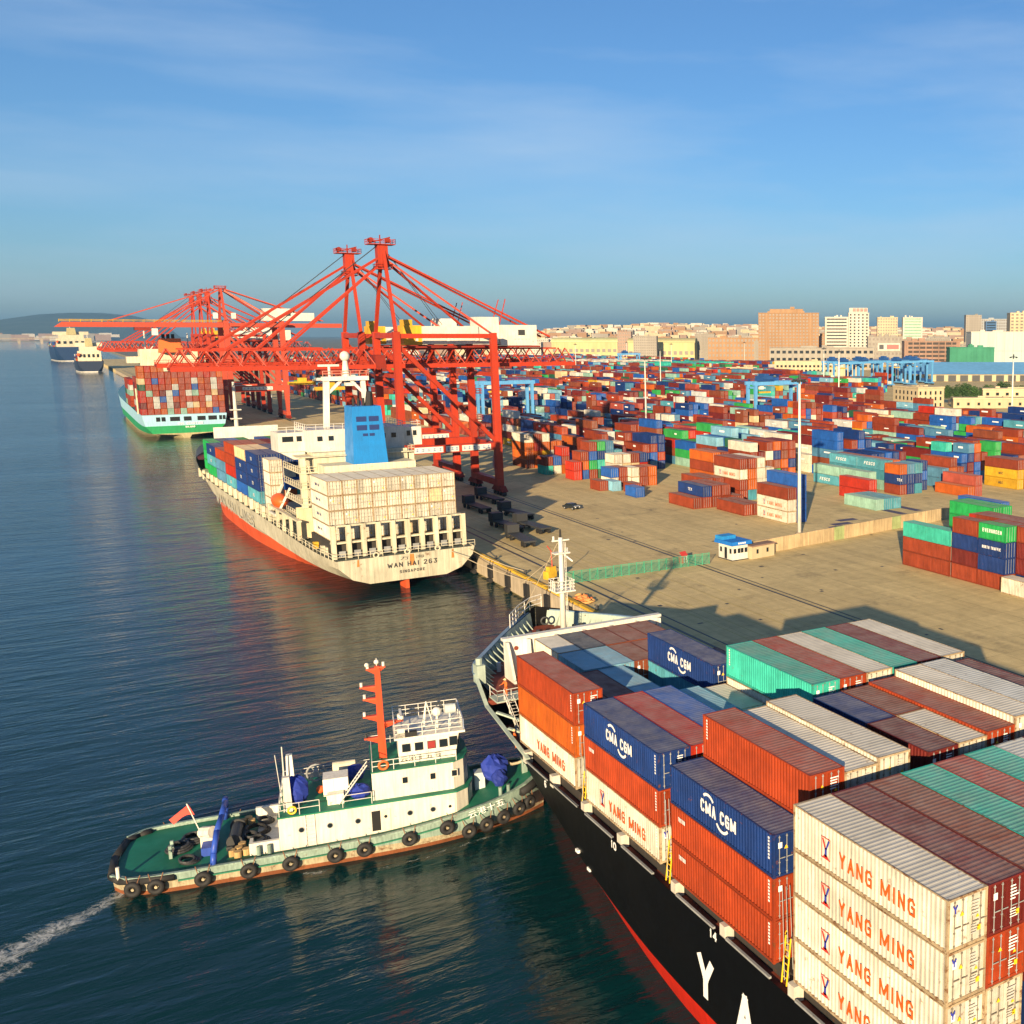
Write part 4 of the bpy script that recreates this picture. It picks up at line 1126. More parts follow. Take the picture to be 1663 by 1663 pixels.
dkw = [(crom(tab_w, y)[-1] - .15, y, min(7.2, crom(tab_w, y)[-2] - .25)) for y in ysW if y < 136]
m = MB(); m.grid([[(h, y, z), (-h, y, z)] for h, y, z in dkw]); m.build('main_deck', paint('deck_grey_green', (.10, .12, .10), .7, rust=.4), wh)
dkf = [(max(.1, crom(tab_w, y)[-1] - .3), y, 11.2) for y in (136, 142, 148, 154, 160, 166, 171)]
m = MB(); m.grid([[(h, y, z), (-h, y, z)] for h, y, z in dkf]); m.build('forecastle_deck', deckred, wh)
m = MB(); m.frustum((-.35, .35, 1.2, 4.6), (-.3, .3, 1.2, 4.2), -2, 3.2); m.build('rudder', hred, wh)
rail(wh, [(-12.2, .6, 6.4), (12.2, .6, 6.4)], h=1.0, post=2, r=.05, mat=scream)
rail(wh, [(-13, 60, 7.0), (-13, 40, 6.9), (-12.9, 22, 6.6), (-12.6, 10, 6.4), (-12.2, 1, 6.4)], h=1.0, post=2.5, r=.05, mat=scream)
for x in (-5.3, 0, 5.3):
    m = MB(); m.torus((x, .2, 6.75), (0, 1, 0), .42, .14); m.build('stern_fairlead', scream, wh)
put_text(block_text('WAN HAI 263', .85, 8.6, .2), wh, (-3.6, -.04, 4.2), M_END, DARK, 'ship_name')
put_text(text_mesh('万  海', .6, 4.2, bold=0), wh, (-1.4, -.03, 5.4), M_END, DARK, 'ship_name')
put_text(block_text('SINGAPORE', .55, 4.4, .2), wh, (-1.6, -.04, 3.1), M_END, DARK, 'home_port')
# the transom slopes in towards the water, so lay the lettering just clear of it
for x, w_, h_ in ((.2, .9, 2.0), (7.6, .5, 1.6), (-8.6, .4, 1.2)):
    m = MB(); m.poly([(x, -.03, 6.3 - h_), (x + w_, -.03, 6.3 - h_), (x + w_ * .9, -.03, 6.3), (x + .1, -.03, 6.3)]); m.build('rust_run', paint('rust_stain', (.50, .22, .06), .8, dirt=.4), wh)
# lashing frame at the stern
for i in range(10):
    x = -11.3 + 2.5 * i
    m = MB(); m.box(x - .34, x + .34, 3.0, 4.0, 6.2, 12.0); m.build('lashing_post', scream, wh)
for z in (8.75, 11.7):
    m = MB(); m.box(-11.7, 11.6, 3.2, 4.2, z, z + .3); m.build('lashing_beam', scream, wh)
for i in range(9):
    m = MB(); m.box(-10.6 + 2.5*i, -9.5 + 2.5*i, 3.05, 3.15, 6.4, 7.5); m.build('frame_rail', STEEL, wh)
m = MB(); m.box(-11.3, 11.3, 4.4, 19, 6.3, 8.72); m.build('stern_hatch', coam, wh)
for c, x, y in (('yell', -12.1, 14), ('white', -11.9, 9.5), ('white', -11.6, 7.5)):
    m = MB(); m.box(x, x + .8, y, y + 1, 6.4, 7.6); m.build('deck_locker', yell if c == 'yell' else scream, wh)
# accommodation
m = MB(); m.box(-8.6, 8.6, 25.2, 37.8, 6.6, 22.3); m.build('accommodation_block', scream, wh)
m = MB(); m.box(-8.2, 8.2, 19.2, 25.19, 6.6, 20.4); m.build('engine_casing', scream, wh)
for z in (10.0, 12.9, 15.8, 18.7, 21.6):
    m = MB(); m.box(-11.4, 9.9, 24.4, 38.2, z, z + .18); m.build('deck_ledge', scream, wh)
    if z < 20: rail(wh, [(-11.3, 38, z + .18), (-11.3, 24.5, z + .18), (-8.3, 24.5, z + .18)], post=1.8, r=.05, mat=scream)
    rail(wh, [(8.6, 24.5, z + .18), (9.8, 24.5, z + .18), (9.8, 38, z + .18)], post=1.8, r=.05, mat=scream)
    ladder(wh, (-9.3, 25.0, z - 2.7), (-10.9, 25.0, z + .1), .7, (0, 1, 0), mat=scream, r=.06)
m = MB(); m.box(-11.2, -10.2, 24.6, 25.6, 6.8, 21.6); m.build('wing_column', scream, wh)
m = MB(); m.box(9.0, 10.0, 25.6, 26.6, 6.8, 21.6); m.build('wing_column', scream, wh)
m = MB(); m.box(-9.0, 8.8, 27.5, 37.5, 22.3, 26.4); m.build('wheelhouse', WHITEP, wh)
m = MB(); m.box(-13.6, -9.01, 29.5, 36, 22.4, 26.0); m.build('bridge_wing', WHITEP, wh)
m = MB(); m.box(8.81, 12.9, 29.5, 36, 22.4, 26.0); m.build('bridge_wing', WHITEP, wh)
m = MB(); m.frustum((-11, -9, 29.8, 35.6), (-13.4, -9, 29.8, 35.6), 20.9, 22.38); m.build('wing_bracket', WHITEP, wh)
for x, w_ in ((-12.9, 1.9), (-10.4, .9), (10.0, .7), (11.2, .7)):
    m = MB(); m.box(x, x + w_, 29.44, 29.52, 24.3, 25.3); m.build('window', GLASS, wh)
for x in (-7.2, -5.2, 4.4, 6.4):
    m = MB(); m.box(x, x + .9, 27.43, 27.52, 24.3, 25.2); m.build('window', GLASS, wh)
for z in (11.2, 14.1, 17.0):
    for x in (-7.9, 6.9):
        m = MB(); m.box(x, x + .7, 25.12, 25.21, z, z + .9) if abs(x) > 8.2 else m.box(x, x + .7, 19.12, 19.21, z, z + .9); m.build('window', GLASS, wh)
rail(wh, [(-13.5, 36, 26.0), (-13.5, 29.6, 26.0), (-9.1, 29.6, 26.0)], r=.05); rail(wh, [(-8.9, 37.4, 26.4), (-8.9, 27.6, 26.4), (8.7, 27.6, 26.4), (8.7, 37.4, 26.4)], r=.05); rail(wh, [(8.9, 29.6, 26), (12.8, 29.6, 26), (12.8, 36, 26)], r=.05)
m = MB(); m.frustum((-3.0, 3.2, 19.4, 25.4), (-2.6, 2.6, 19.9, 25.0), 20.4, 31.0); m.build('funnel', fblue, wh)
for z, x0, x1 in ((28.2, -2.0, -.2), (28.2, .25, 2.0), (26.6, -2.0, -.2), (26.6, .25, 2.0), (25.5, -1.0, -.1), (25.5, .2, 1.1)):
    yb = 19.4 + .5 * (z - 20.4) / 10.6
    m = MB(); m.box(x0, x1, yb - .04, yb + .2, z, z + (.95 if z > 26 else .5)); m.build('funnel_louvre', plain('louvre_navy', (.01, .03, .14), .6), wh)
m = MB()
for x in (-1.6, -.7, .2): m.cyl((x, 22.5, 31), (x, 22.5, 32.4), .25, n=8)
m.cyl((1.2, 22.5, 31), (1.3, 22.2, 33.6), .8, .55, 12); m.build('exhaust_pipes', BLACK, wh)
# radar mast: portal with dome
m = MB(); m.beam((-4.6, 31, 26.4), (-4.1, 31, 35.4), 1.0, .8); m.beam((3.0, 31, 26.4), (2.6, 31, 35.4), .8, .8); m.box(-4.8, 3.6, 30.2, 31.8, 35.4, 36.2)
m.beam((-3.9, 31, 33.0), (-1.4, 31, 35.4), .5); m.beam((2.6, 31, 33.0), (.4, 31, 35.4), .5); m.build('radar_mast', WHITEP, wh)
rail(wh, [(-4.8, 30.2, 36.2), (3.6, 30.2, 36.2), (3.6, 31.8, 36.2)], r=.06, mat=paint('rail_red_white', (.6, .25, .18), .6))
m = MB(); m.cyl((-.4, 31, 36.2), (-.4, 31, 39.2), .75, .45, 12); m.build('mast_column', WHITEP, wh)
m = MB(); m.ball((-.4, 31, 40.0), .95, 14, 8, 1.05); m.build('satellite_dome', WHITEP, wh, smooth=True)
m = MB(); m.box(-5.4, -1.6, 30.8, 31.2, 38.1, 38.5); m.cyl((-3.4, 31, 36.2), (-3.4, 31, 38.1), .25, n=8); m.build('radar_scanner', WHITEP, wh)
# lifeboat under davits
m = MB(); m.ball((-11.6, 42.5, 11.6), 1.5, 14, 8, 1.0); m.v = [(x, 42.5 + (y - 42.5) * 2.2, z) for x, y, z in m.v]; lbo = m.build('lifeboat', plain('lifeboat_orange', (.70, .10, .015), .5), wh, smooth=True)
m = MB(); m.beam((-12.6, 39.7, 9.5), (-10.2, 39.2, 14.4), .4); m.beam((-12.6, 45.3, 9.5), (-10.2, 45.8, 14.4), .4); m.beam((-13, 39.5, 9.2), (-13, 45.6, 9.2), .4); m.build('davit', WHITEP, wh)
# side structure between deck edge and stacks
for i in range(15):
    y = 47 + 6.2 * i
    m = MB(); m.box(-13.0, -12.4, y, y + .8, 6.9, 9.2 if i > 0 else 10.5); m.build('side_post', scream, wh)
m = MB(); m.box(-12.3, 12.3, 47, 134, 7.0, 8.9); m.build('hatch_coaming', scream, wh)
for y in (22, 28, 34, 39.5):
    m = MB(); m.beam((-12.8, y, 6.8), (-12.8, y, 10.4), .5); m.build('side_post', scream, wh)
m = MB(); m.box(-12.95, -12.2, 21.6, 46, 10.2, 10.5); m.build('side_gallery', scream, wh)
for y in (23.5, 25.5):
    m = MB(); m.box(-12.2, -8.6, y, y + .3, 6.8, 12.4); m.build('crane_frame', paint('frame_brown_cream', (.62, .52, .34), .6, rust=.5), wh)
# breakwater and foremast
m = MB(); m.box(-8.0, 8.0, 138.4, 138.8, 11.2, 19.4); m.build('breakwater', WHITEP, wh)
m = MB(); m.cyl((0, 152, 11.2), (0, 152, 31), .75, .35, 12)
for z in (18, 20.5, 23): m.box(-1.4, 1.4, 151.2, 152.8, z, z + .3)
m.build('foremast', WHITEP, wh)
put_text(block_text('WAN HAI LINES', 2.6, 46, .2), wh, (-13.16, 108, 3.4), M_SIDE, paint('faded_hull_letter', (.50, .49, .42), .6), 'hull_lettering')
# boxes on it
def wbox(x, y, z, c, L, H, lab, grp, logo=None, marks=True):
    p = WT @ Vector((x, y, z))
    return container(p.x, p.y, p.z, c, L, H, lab, grp, 2, logo, WA, marks)
ORD = ['first', 'second', 'third', 'fourth', 'fifth', 'sixth', 'seventh', 'eighth', 'ninth']
WNT = ['WAN HAI', .55, 3.2, 3.6, 1.1, paint('wan_hai_blue', (.10, .10, .25), .5)]
for i in range(9):
    for t in range(4):
        wbox(-11.0 + 2.465 * i, 6.5, 8.78 + 2.625 * t, 'white' if (i * 7 + t * 3) % 5 else 'tan' if (i + t) % 4 == 1 else 'white', L40, HS,
             f"cream container, {TN[t]}, {ORD[i]} stack from the water, cream ship's stern", 'white containers on the cream ship stern', WNT if i == 0 else None, marks=(i + t) % 2 == 0)
WG = 'containers forward on the cream ship'
LN = ('%s container, %s, water side of the cream ship, %s bay ahead of lifeboat')
for t in range(4): wbox(-12.3, 46.5, 8.95 + 2.6 * t, 'white', L20, HS, f"short cream container, {TN[t]}, beside the orange lifeboat", WG, marks=False)
wbays = [(58.5, 4, ['aqua', 'navy', 'navy', 'navy'], ['navy', 'navy', 'navy']), (71.5, 4, ['blue', 'navy', 'navy', 'tan'], ['tan', 'navy', 'navy']), (84.5, 4, ['aqua', 'red', 'rust', 'rust'], ['rust', 'brown', 'rust']),
         (97.5, 3, ['steelblue', 'steelblue', 'rust'], ['rust', 'blue', 'navy']), (110.5, 3, ['evergreen', 'aqua', 'navy'], ['navy', 'blue', 'evergreen']), (123.2, 3, ['evergreen', 'evergreen', 'evergreen'], ['navy', 'blue', 'evergreen'])]
wfill = []
for bi, (y0, n, portc, topc) in enumerate(wbays):
    xs = -12.3 if bi < 5 else -11.2
    for t in range(n):
        c = portc[t]
        wbox(xs, y0, 8.95 + 2.6 * t, c, L40, HS, LN % (PAL[c][0], TN[t], ORD[bi]), WG, ('TEX' if c == 'navy' else 'UES', .7, 1.6, 5.2, .9) if c in ('navy', 'aqua') else None, marks=False)
    for r_ in range(1, 9):
        top = n if r_ not in (4,) else n - 1
        c = topc[(r_ - 1) % 3] if r_ < 5 else ['navy', 'rust', 'blue', 'green'][(r_ + bi) % 4]
        if bi == 5 and r_ > 7: continue
        if r_ > 2:
            wfill.append((xs + 2.47 * r_, y0, 8.95 + 2.6 * (top - 1), L40, 2.59, c))
        else: wbox(xs + 2.47 * r_, y0, 8.95 + 2.6 * (top - 1), c, L40, HS, f"{PAL[c][0]} container, uppermost of {ORD[r_]} stack inboard, {ORD[bi]} bay ahead of lifeboat", WG, marks=False)
        for t in range(top - 1): wfill.append((xs + 2.47 * r_, y0, 8.95 + 2.6 * t, L40, 2.59, rr.choice(PALK)))
o = filler('lower_containers', wfill, 'packed lower tiers of containers on the cream ship forward of its bridge')
o.location = (48.4, 190, 0); o.rotation_euler = (0, 0, WA)

# ------------------------------------------------------------------ the green and pale blue ship
gs = thing('container_ship', 'pale blue and green container ship with thirteen columns of boxes across its stern', 'ship', (46.0, 534, 0))
gblue = paint('hull_pale_blue', (.33, .58, .72), .5, dirt=.1, rust=.08); ggreen = paint('hull_green', (.02, .28, .10), .5, dirt=.15, rust=.1)
gbot = paint('hull_bottom_tan', (.42, .36, .20), .6, dirt=.25, rust=.3, streak=.2)
tab_g = [(0, 0, 2, 12.5, 15.2, 10.0, 16.1), (6, 2, 6, 14, 15.8, 10, 16.2), (25, 9, 12, 15.6, 16.2, 10, 16.3), (60, 14, 15, 16.2, 16.3, 10.2, 16.3), (150, 14.5, 15.4, 16.2, 16.3, 10.5, 16.3), (190, 9, 10.5, 13, 14.6, 12, 16), (215, 3, 4, 6.5, 9, 15, 12), (235, 0, .2, .8, 1.8, 17, 3.2), (240, 0, 0, 0, .1, 17.5, .3)]
loft(tab_g, (-2, 1.4, 2.2, 5.5), [0, 2, 5] + [10 + 8 * i for i in range(28)] + [233, 240], (0, 0, 1, 2), [gbot, ggreen, gblue], 'hull', gs)
m = MB(); m.frustum((-.6, .6, 1, 5), (-.5, .5, 1, 5), -2, 3); m.build('rudder', gbot, gs)
for x0, x1 in ((-11.0, -9.6), (-9.0, -7.6), (-5.8, -1.2 - 1), (-.6, 2.2), (4.6, 7.6), (8.8, 12.0), (13.0, 14.0), (14.4, 15.4)):
    m = MB(); m.box(x0, x1, -.25, .05, 7.5, 9.3); m.build('mooring_opening', plain('dark_opening', (.006, .008, .01), .9), gs)
put_text(block_text('MOL DEVOTION', .9, 9.5, .2), gs, (-3.0, -.35, 5.9), M_END, WHITEL, 'ship_name')
put_text(block_text('MAJURO', .75, 3.6, .2), gs, (-.2, -.5, 4.5), M_END, WHITEL, 'home_port')
gcol = ['rust'] * 9 + ['grey'] * 5 + ['red', 'orange', 'dgreen', 'maroon', 'tan', 'mint', 'rust', 'blue', 'pink', 'pink']
gl = []
rg = random.Random(11)
for i in range(13):
    n = 8 if i < 4 else 7
    for t in range(n):
        c = rg.choice(gcol if t < 6 else ['rust', 'orange', 'rust', 'red', 'pink'])
        gl.append((-16.1 + 2.48 * i, 3.0, 10.2 + 2.6 * t, L40, 2.56, c))
    for b in range(1, 8):
        if 3 <= b <= 4: continue
        for t in range(6 if b < 3 else 5): gl.append((-16.1 + 2.48 * i, 3 + 13.5 * b, 10.2 + 2.6 * t, L40, 2.56, rg.choice(gcol)))
m = MB(); cols = sorted({b[5] for b in gl})
for x, y, z, L_, H_, c in gl:
    k = cols.index(c); m.box(x + .06, x + CW - .06, y + .02, y + L_, z + .03, z + H_ - .03, k)
    if y < 4:
        for xx in (.5, .98, 1.46, 1.94): m.box(x + xx - .035, x + xx + .035, y - .04, y + .02, z + .1, z + H_ - .1, len(cols))
o = m.build('stacked_containers', [cpaint(c, 'body') for c in cols] + [STEEL]); o.location = (46, 534, 0)
tag(o, 'rust, grey and green containers stacked across the stern of the green ship', 'container'); stuff(o)
m = MB(); m.box(-16.2, 16.2, 1.5, 15.5, 9.9, 10.2); m.build('stern_deck', gblue, gs)
for t in range(3):
    m = MB(); m.box(-16.6, -16.15, 17 + t, 17.6 + t, 10, 17 + 2*t); m.build('lashing_bridge', scream, gs)
m = MB(); m.box(-11, 13, 62, 76, 10, 37.5); m.build('accommodation_block', scream, gs)
m = MB(); m.box(-16.2, -11.01, 66, 74, 31, 34); m.box(13.01, 16.5, 66, 74, 31, 34); m.build('bridge_wings', scream, gs)
m = MB(); m.frustum((-3.5, 6.5, 57, 62), (-3, 6, 57.5, 62), 36, 42.5); m.build('funnel', plain('funnel_orange', (.60, .13, .02), .5), gs)
m = MB(); m.box(-3.6, 4.4, 57.4, 61.9, 36, 36.2)
for x in (-1, 1, 3): m.cyl((x, 60, 42.5), (x, 60, 44.5), .7, n=8)
m.build('exhaust_pipes', BLACK, gs)
m = MB(); m.cyl((-8, 70, 37.5), (-8, 70, 46), .35, n=6); m.cyl((10, 70, 37.5), (10, 70, 45), .3, n=6); m.beam((-6, 68, 37.5), (-2.5, 68, 42), .4); m.build('signal_masts', WHITEP, gs)

# ------------------------------------------------------------------ two ships farther along the quay
def far_ship(x, y, rz, hull, L_, hb, zt, label, hh):
    s = thing('cargo_ship', label, 'ship', (x, y, 0), rz)
    hm = paint('hull_' + hull, {'navy': (.012, .035, .10), 'slate': (.02, .03, .06)}[hull], .5, dirt=.1)
    tb = [(0, hb * .3, hb * .5, hb * .8, zt, hb * .95), (8, hb * .7, hb * .8, hb * .95, zt, hb), (L_ * .7, hb * .9, hb * .95, hb, zt, hb), (L_ * .9, hb * .3, hb * .4, hb * .6, zt + 2, hb * .75), (L_, 0, 0, .1, zt + 3, .4)]
    loft(tb, (-2, .9, zt * .5), [L_ * i / 20 for i in range(21)], (0, 1, 1), [WHITEP, hm], 'hull', s)
    m = MB(); m.poly([(-hb * .9, 1, zt - .1), (hb * .9, 1, zt - .1), (hb * .95, L_ * .8, zt - .1), (-hb * .95, L_ * .8, zt - .1)]); m.build('deck', deckred, s)
    m = MB(); m.box(-hb * .85, hb * .85, 8, 22, zt, zt + hh * .55); m.box(-hb * .7, hb * .7, 10, 22, zt + hh * .55, zt + hh * .8); m.box(-hb, hb, 15, 21, zt + hh * .8, zt + hh); m.build('superstructure', scream, s)
    for k in range(5):
        m = MB(); m.box(-hb * .8 + k * hb * .33, -hb * .62 + k * hb * .33, 7.93, 8.05, zt + hh * .2, zt + hh * .38); m.build('window', GLASS, s)
    m = MB(); m.frustum((-hb * .25, hb * .3, 9, 14), (-hb * .2, hb * .25, 9.5, 13.5), zt + hh * .8, zt + hh * 1.25, 0); m.build('funnel', paint('far_funnel', (.45, .40, .20), .5), s)
    m = MB(); m.cyl((0, 20, zt + hh), (0, 20, zt + hh + 9), .4, n=6); m.build('mast', WHITEP, s)
    m = MB(); m.ball((-hb * .8, 6, zt + hh * .35), 2.0, 10, 6); m.build('lifeboat', plain('lifeboat_orange', (.7, .1, .015), .5), s)
    rr2 = random.Random(int(y)); bx = []
    for b in range(int((L_ - 50) / 13.5)):
        for i in range(int(2 * hb / 2.5)):
            for t in range(rr2.choice((1, 2, 3))): bx.append((-hb + .4 + 2.48 * i, 28 + 13.5 * b, zt + 2.6 * t, L40, 2.58, rr2.choice(PALK)))
    o = filler('stacked_containers', bx, 'mixed containers on the deck of the ' + ('larger navy ship' if hull == 'navy' else 'small dark-hulled ship'))
    o.location = (x, y, 0); o.rotation_euler = (0, 0, rz)
far_ship(40, 1560, R(1), 'slate', 110, 14, 13, 'small dark-hulled cargo ship with cream superstructure moored beyond the green ship', 22)
far_ship(34, 2250, R(3), 'navy', 220, 26, 24, 'large navy-hulled cargo ship moored farthest along the quay', 26)
# ------------------------------------------------------------------ quay cranes
cred = paint('crane_red', (.37, .034, .012), .5, dirt=.18, rust=.08, streak=.1, scale=.4, jit=.08)
cdark = paint('crane_dark_red', (.22, .02, .010), .6, dirt=.25, streak=.1, jit=.05)
def cbeam(name, root, p, q, w, h=None, mat=None):
    m = MB(); m.beam(p, q, w, h); return m.build(name, mat or cred, root)
def bogies(root, gx, hy):
    for x in (0, gx):
        for s_ in (-1, 1):
            y = s_ * hy
            m = MB(); m.frustum((x - .8, x + .8, y - 4.2, y + 4.2), (x - .8, x + .8, y - 2.2, y + 2.2), 1.1, 2.4); o = m.build('bogie', cdark, root)
            for k in range(4):
                yy = y - 3.3 + 2.2 * k
                m = MB(); m.cyl((x - .45, yy, .52), (x + .45, yy, .52), .5, n=12); m.build('wheel', DARK, o)
def sign(root, x0, x1, y, z, h, bars=6):
    m = MB(); m.box(x0, x1, y - .1, y - .02, z, z + h); o = m.build('sign_panel', WHITEP, root)
    m = MB(); n = bars
    for k in range(n):
        a = x0 + (x1 - x0) * (k + .25) / n; b = x0 + (x1 - x0) * (k + .75) / n
        m.box(a, b, y - .13, y - .101, z + h * .3, z + h * .42); m.box((a + b) / 2 - .08, (a + b) / 2 + .08, y - .13, y - .101, z + h * .2, z + h * .8); m.box(a, b, y - .13, y - .101, z + h * .62, z + h * .72)
    stuff(m.build('sign_strokes', plain('sign_blue_grey', (.12, .2, .35), .6), o))
def platform(root, x, y, z, w, d, mat=None):
    m = MB(); m.box(x - w / 2, x + w / 2, y - d / 2, y + d / 2, z, z + .18); m.build('platform', mat or cred, root)
    rail(root, [(x - w/2, y - d/2, z + .18), (x + w/2, y - d/2, z + .18), (x + w/2, y + d/2, z + .18), (x - w/2, y + d/2, z + .18), (x - w/2, y - d/2, z + .18)], h=1.2, post=1.2, r=.06, mat=cred)
def truss(root, x0, x1, hy, zb, zt, n, taper0=False, taper1=False):
    for s_ in (-1, 1):
        cbeam('bottom_chord', root, (x0, s_ * hy, zb), (x1, s_ * hy, zb), .75, 1.0)
        a = x0 + (x1 - x0) / n * (1 if taper0 else 0); b = x1 - (x1 - x0) / n * (1 if taper1 else 0)
        cbeam('top_chord', root, (a, s_ * hy * .75, zt), (b, s_ * hy * .75, zt), .36, .36)
        for i in range(n):
            p = x0 + (x1 - x0) * i / n; q = x0 + (x1 - x0) * (i + 1) / n; c = (p + q) / 2
            t1 = zt
            cbeam('web_brace', root, (p, s_ * hy, zb + .4), (c, s_ * hy * .75, t1), .24)
            cbeam('web_brace', root, (c, s_ * hy * .75, t1), (q, s_ * hy, zb + .4), .24)
    m = MB()
    for i in range(n + 1):
        p = x0 + (x1 - x0) * i / n; m.beam((p, -hy, zb), (p, hy, zb), .3, .5)
        if 0 < i < n: m.beam((p - (x1 - x0) / n / 2, -hy * .75, zt), (p - (x1 - x0) / n / 2, hy * .75, zt), .2)
    stuff(m.build('cross_ties', cdark, root))
    m = MB(); m.box(x0, x1, hy + .4, hy + 1.2, zb + .1, zb + .2); m.build('walkway', cdark, root)
    rail(root, [(x0, hy + 1.2, zb + .2), (x1, hy + 1.2, zb + .2)], post=3, r=.06, mat=cred)
def cables(root, pts):
    for a, b in pts:
        m = MB(); m.cyl(a, b, .07, n=4); m.build('hoist_cable', DARK, root)
def truss_crane(label, loc):
    g, hy = 23.6, 9.6
    c = thing('quay_crane', label, 'crane', loc, 0, 'red quay cranes along the berth')
    bogies(c, g, hy)
    for x in (0, g):
        m = MB(); m.box(x - .85, x + .85, -hy - 1, hy + 1, 2.4, 4.0); m.build('sill_beam', cred, c)
    for s_ in (-1, 1):
        y = s_ * hy
        m = MB(); m.frustum((-.9, .9, y - .8, y + .8), (-.8, .8, y - .75, y + .75), 4.0, 41.2); m.build('sea_leg', cred, c)
        m = MB(); m.frustum((g - .9, g + .9, y - .8, y + .8), (g - .75, g + .75, y - .7, y + .7), 4.0, 41.0); m.build('land_leg', cred, c)
        cbeam('portal_beam', c, (0, y, 12.6), (g, y, 12.6), 1.5, 1.9)
        cbeam('top_beam', c, (.8, y, 40.2), (g - .7, y, 40.2), 1.0, 1.1)
        cbeam('diagonal', c, (.7, y, 37.5), (g - .6, y, 14.0), .85, .95)
        cbeam('mast_leg', c, (0, y, 41.1), (.4, s_ * 1.0, 60.4), .75, .9)
        cbeam('backstay', c, (.8, s_ * .9, 59.6), (g + 17.5, s_ * 3.2, 40.0), .4, .45)
        cbeam('backstay', c, (.8, s_ * .9, 58.6), (g - .4, y * .8, 41.2), .5, .5)
        cbeam('forestay', c, (-.2, s_ * .9, 59.2), (-35.5, s_ * 2.6, 37.0), .36, .46)
        cbeam('forestay', c, (-.2, s_ * .9, 57.6), (-24.0, s_ * 2.6, 36.8), .34, .42)
        cbeam('house_strut', c, (g + 4, s_ * 3, 43), (g + 6, s_ * 2.6, 49.6), .2, .2)
    for x, z, w_ in ((0, 12.6, 1.4), (g, 12.6, 1.4), (0, 40.3, 1.2), (g, 40.2, 1.0), (0, 30.6, .9), (g, 30.6, .9)):
        cbeam('cross_beam', c, (x, -hy + .7, z), (x, hy - .7, z), w_, w_ * 1.1)
    m = MB(); m.box(-1.0, 1.4, -1.4, 1.4, 56.6, 62.0); m.build('apex_head', cred, c)
    platform(c, 0, 0, 62.0, 6.2, 4.2); platform(c, .3, 0, 56.2, 3.6, 3.6)
    m = MB(); m.cyl((-2.2, -.6, 63.1), (-2.2, .6, 63.1), .6, n=12); m.cyl((1.8, -.6, 63.1), (1.8, .6, 63.1), .6, n=12); m.beam((-2.6, 0, 62.4), (2.4, 0, 63.9), .3); m.beam((0, 0, 62.2), (0, 0, 64.4), .25); m.build('sheaves', cdark, c)
    truss(c, -47, -3.5, 3.1, 32.9, 37.0, 9, taper0=True, taper1=True)
    truss(c, -1.5, 48, 3.1, 32.9, 37.0, 10, taper1=True)
    m = MB(); m.box(-3.6, -1.2, -3.6, 3.6, 32.4, 35.6); m.build('boom_hinge', cdark, c)
    m = MB(); m.box(8, 22, -3.4, 3.4, 38.2, 42.6); m.box(22.01, 27.5, -3.0, 3.0, 38.2, 45.0); m.build('machinery_house', WHITEP, c)
    m = MB(); m.box(27.52, 37.2, -4.0, 4.0, 37.8, 43.0); o = m.build('electrical_house', WHITEP, c)
    m = MB(); m.box(32.2, 34.0, -4.06, -4.0, 40.4, 41.8); m.build('house_emblem', DARK, o)
    m = MB()
    for k in range(5): m.box(31 + k * .95, 31.6 + k * .95, -4.06, -4.0, 39.2, 39.6)
    stuff(m.build('house_lettering', MARK, o))
    m = MB(); m.box(3.6, 8.0, -2.6, 2.6, 38.0, 42.8); m.box(4, 6, -2, 2, 42.8, 44.2); m.build('winch_frame', paint('crane_yellow', (.66, .38, .03), .5), c)
    m = MB(); m.box(6, 38, -4.2, 4.2, 37.3, 37.7); m.build('house_floor', cdark, c)
    m = MB(); m.box(-16, -11, -3.4, 3.4, 31.2, 32.3); o = m.build('trolley', cdark, c)
    m = MB(); m.box(-10.6, -8.4, -3.2, -1.0, 28.4, 31.0); m.build('operator_cab', WHITEP, c)
    m = MB(); m.box(-10.66, -8.34, -3.26, -1.2, 29.2, 30.4); m.build('cab_window', GLASS, c)
    m = MB(); m.box(-17, -10.5, -1.2, 1.2, 27.4, 28.2); m.box(-14.6, -12.6, -.8, .8, 28.2, 29.2); m.build('spreader', yell, c)
    cables(c, [((-16, .8, 31.2), (-14.6, .6, 29.2)), ((-11, .8, 31.2), (-12.6, .6, 29.2)), ((-16, -.8, 31.2), (-14.6, -.6, 29.2)), ((-11, -.8, 31.2), (-12.6, -.6, 29.2)),
               ((0, .3, 62.4), (14, .3, 43)), ((0, -.3, 62.4), (13, -.3, 43)), ((0, .4, 62.4), (-28, .4, 40)), ((0, -.4, 62.4), (-28, -.4, 40))])
    ladder(c, (g + .85, -hy, 4.2), (g + .8, -hy, 40), .7, (0, 1, 0), mat=cdark, step=1.4, r=.05)
    for z in (10.5, 18, 25, 32): platform(c, g + 1.6, hy * .95, z, 1.6, 2.0, cdark)
    sign(c, 2.5, 9.5, -hy - .75, 11.9, 1.4, 5); sign(c, 10.2, 13.4, -hy - .75, 11.9, 1.4, 3); sign(c, 14.2, 21.5, -hy - .75, 11.9, 1.4, 6)
    m = MB(); m.cyl((g + 1.6, -2.5, 7.5), (g + 2.2, -2.5, 7.5), 2.4, n=24); m.build('cable_reel', paint('reel_grey', (.4, .42, .45), .5), c)
    for x in (4.5, 12, 19): 
        m = MB(); m.box(x, x + .5, -hy - .6, -hy + .1, 39.0, 39.6); m.build('floodlight', WHITEP, c)
    return c
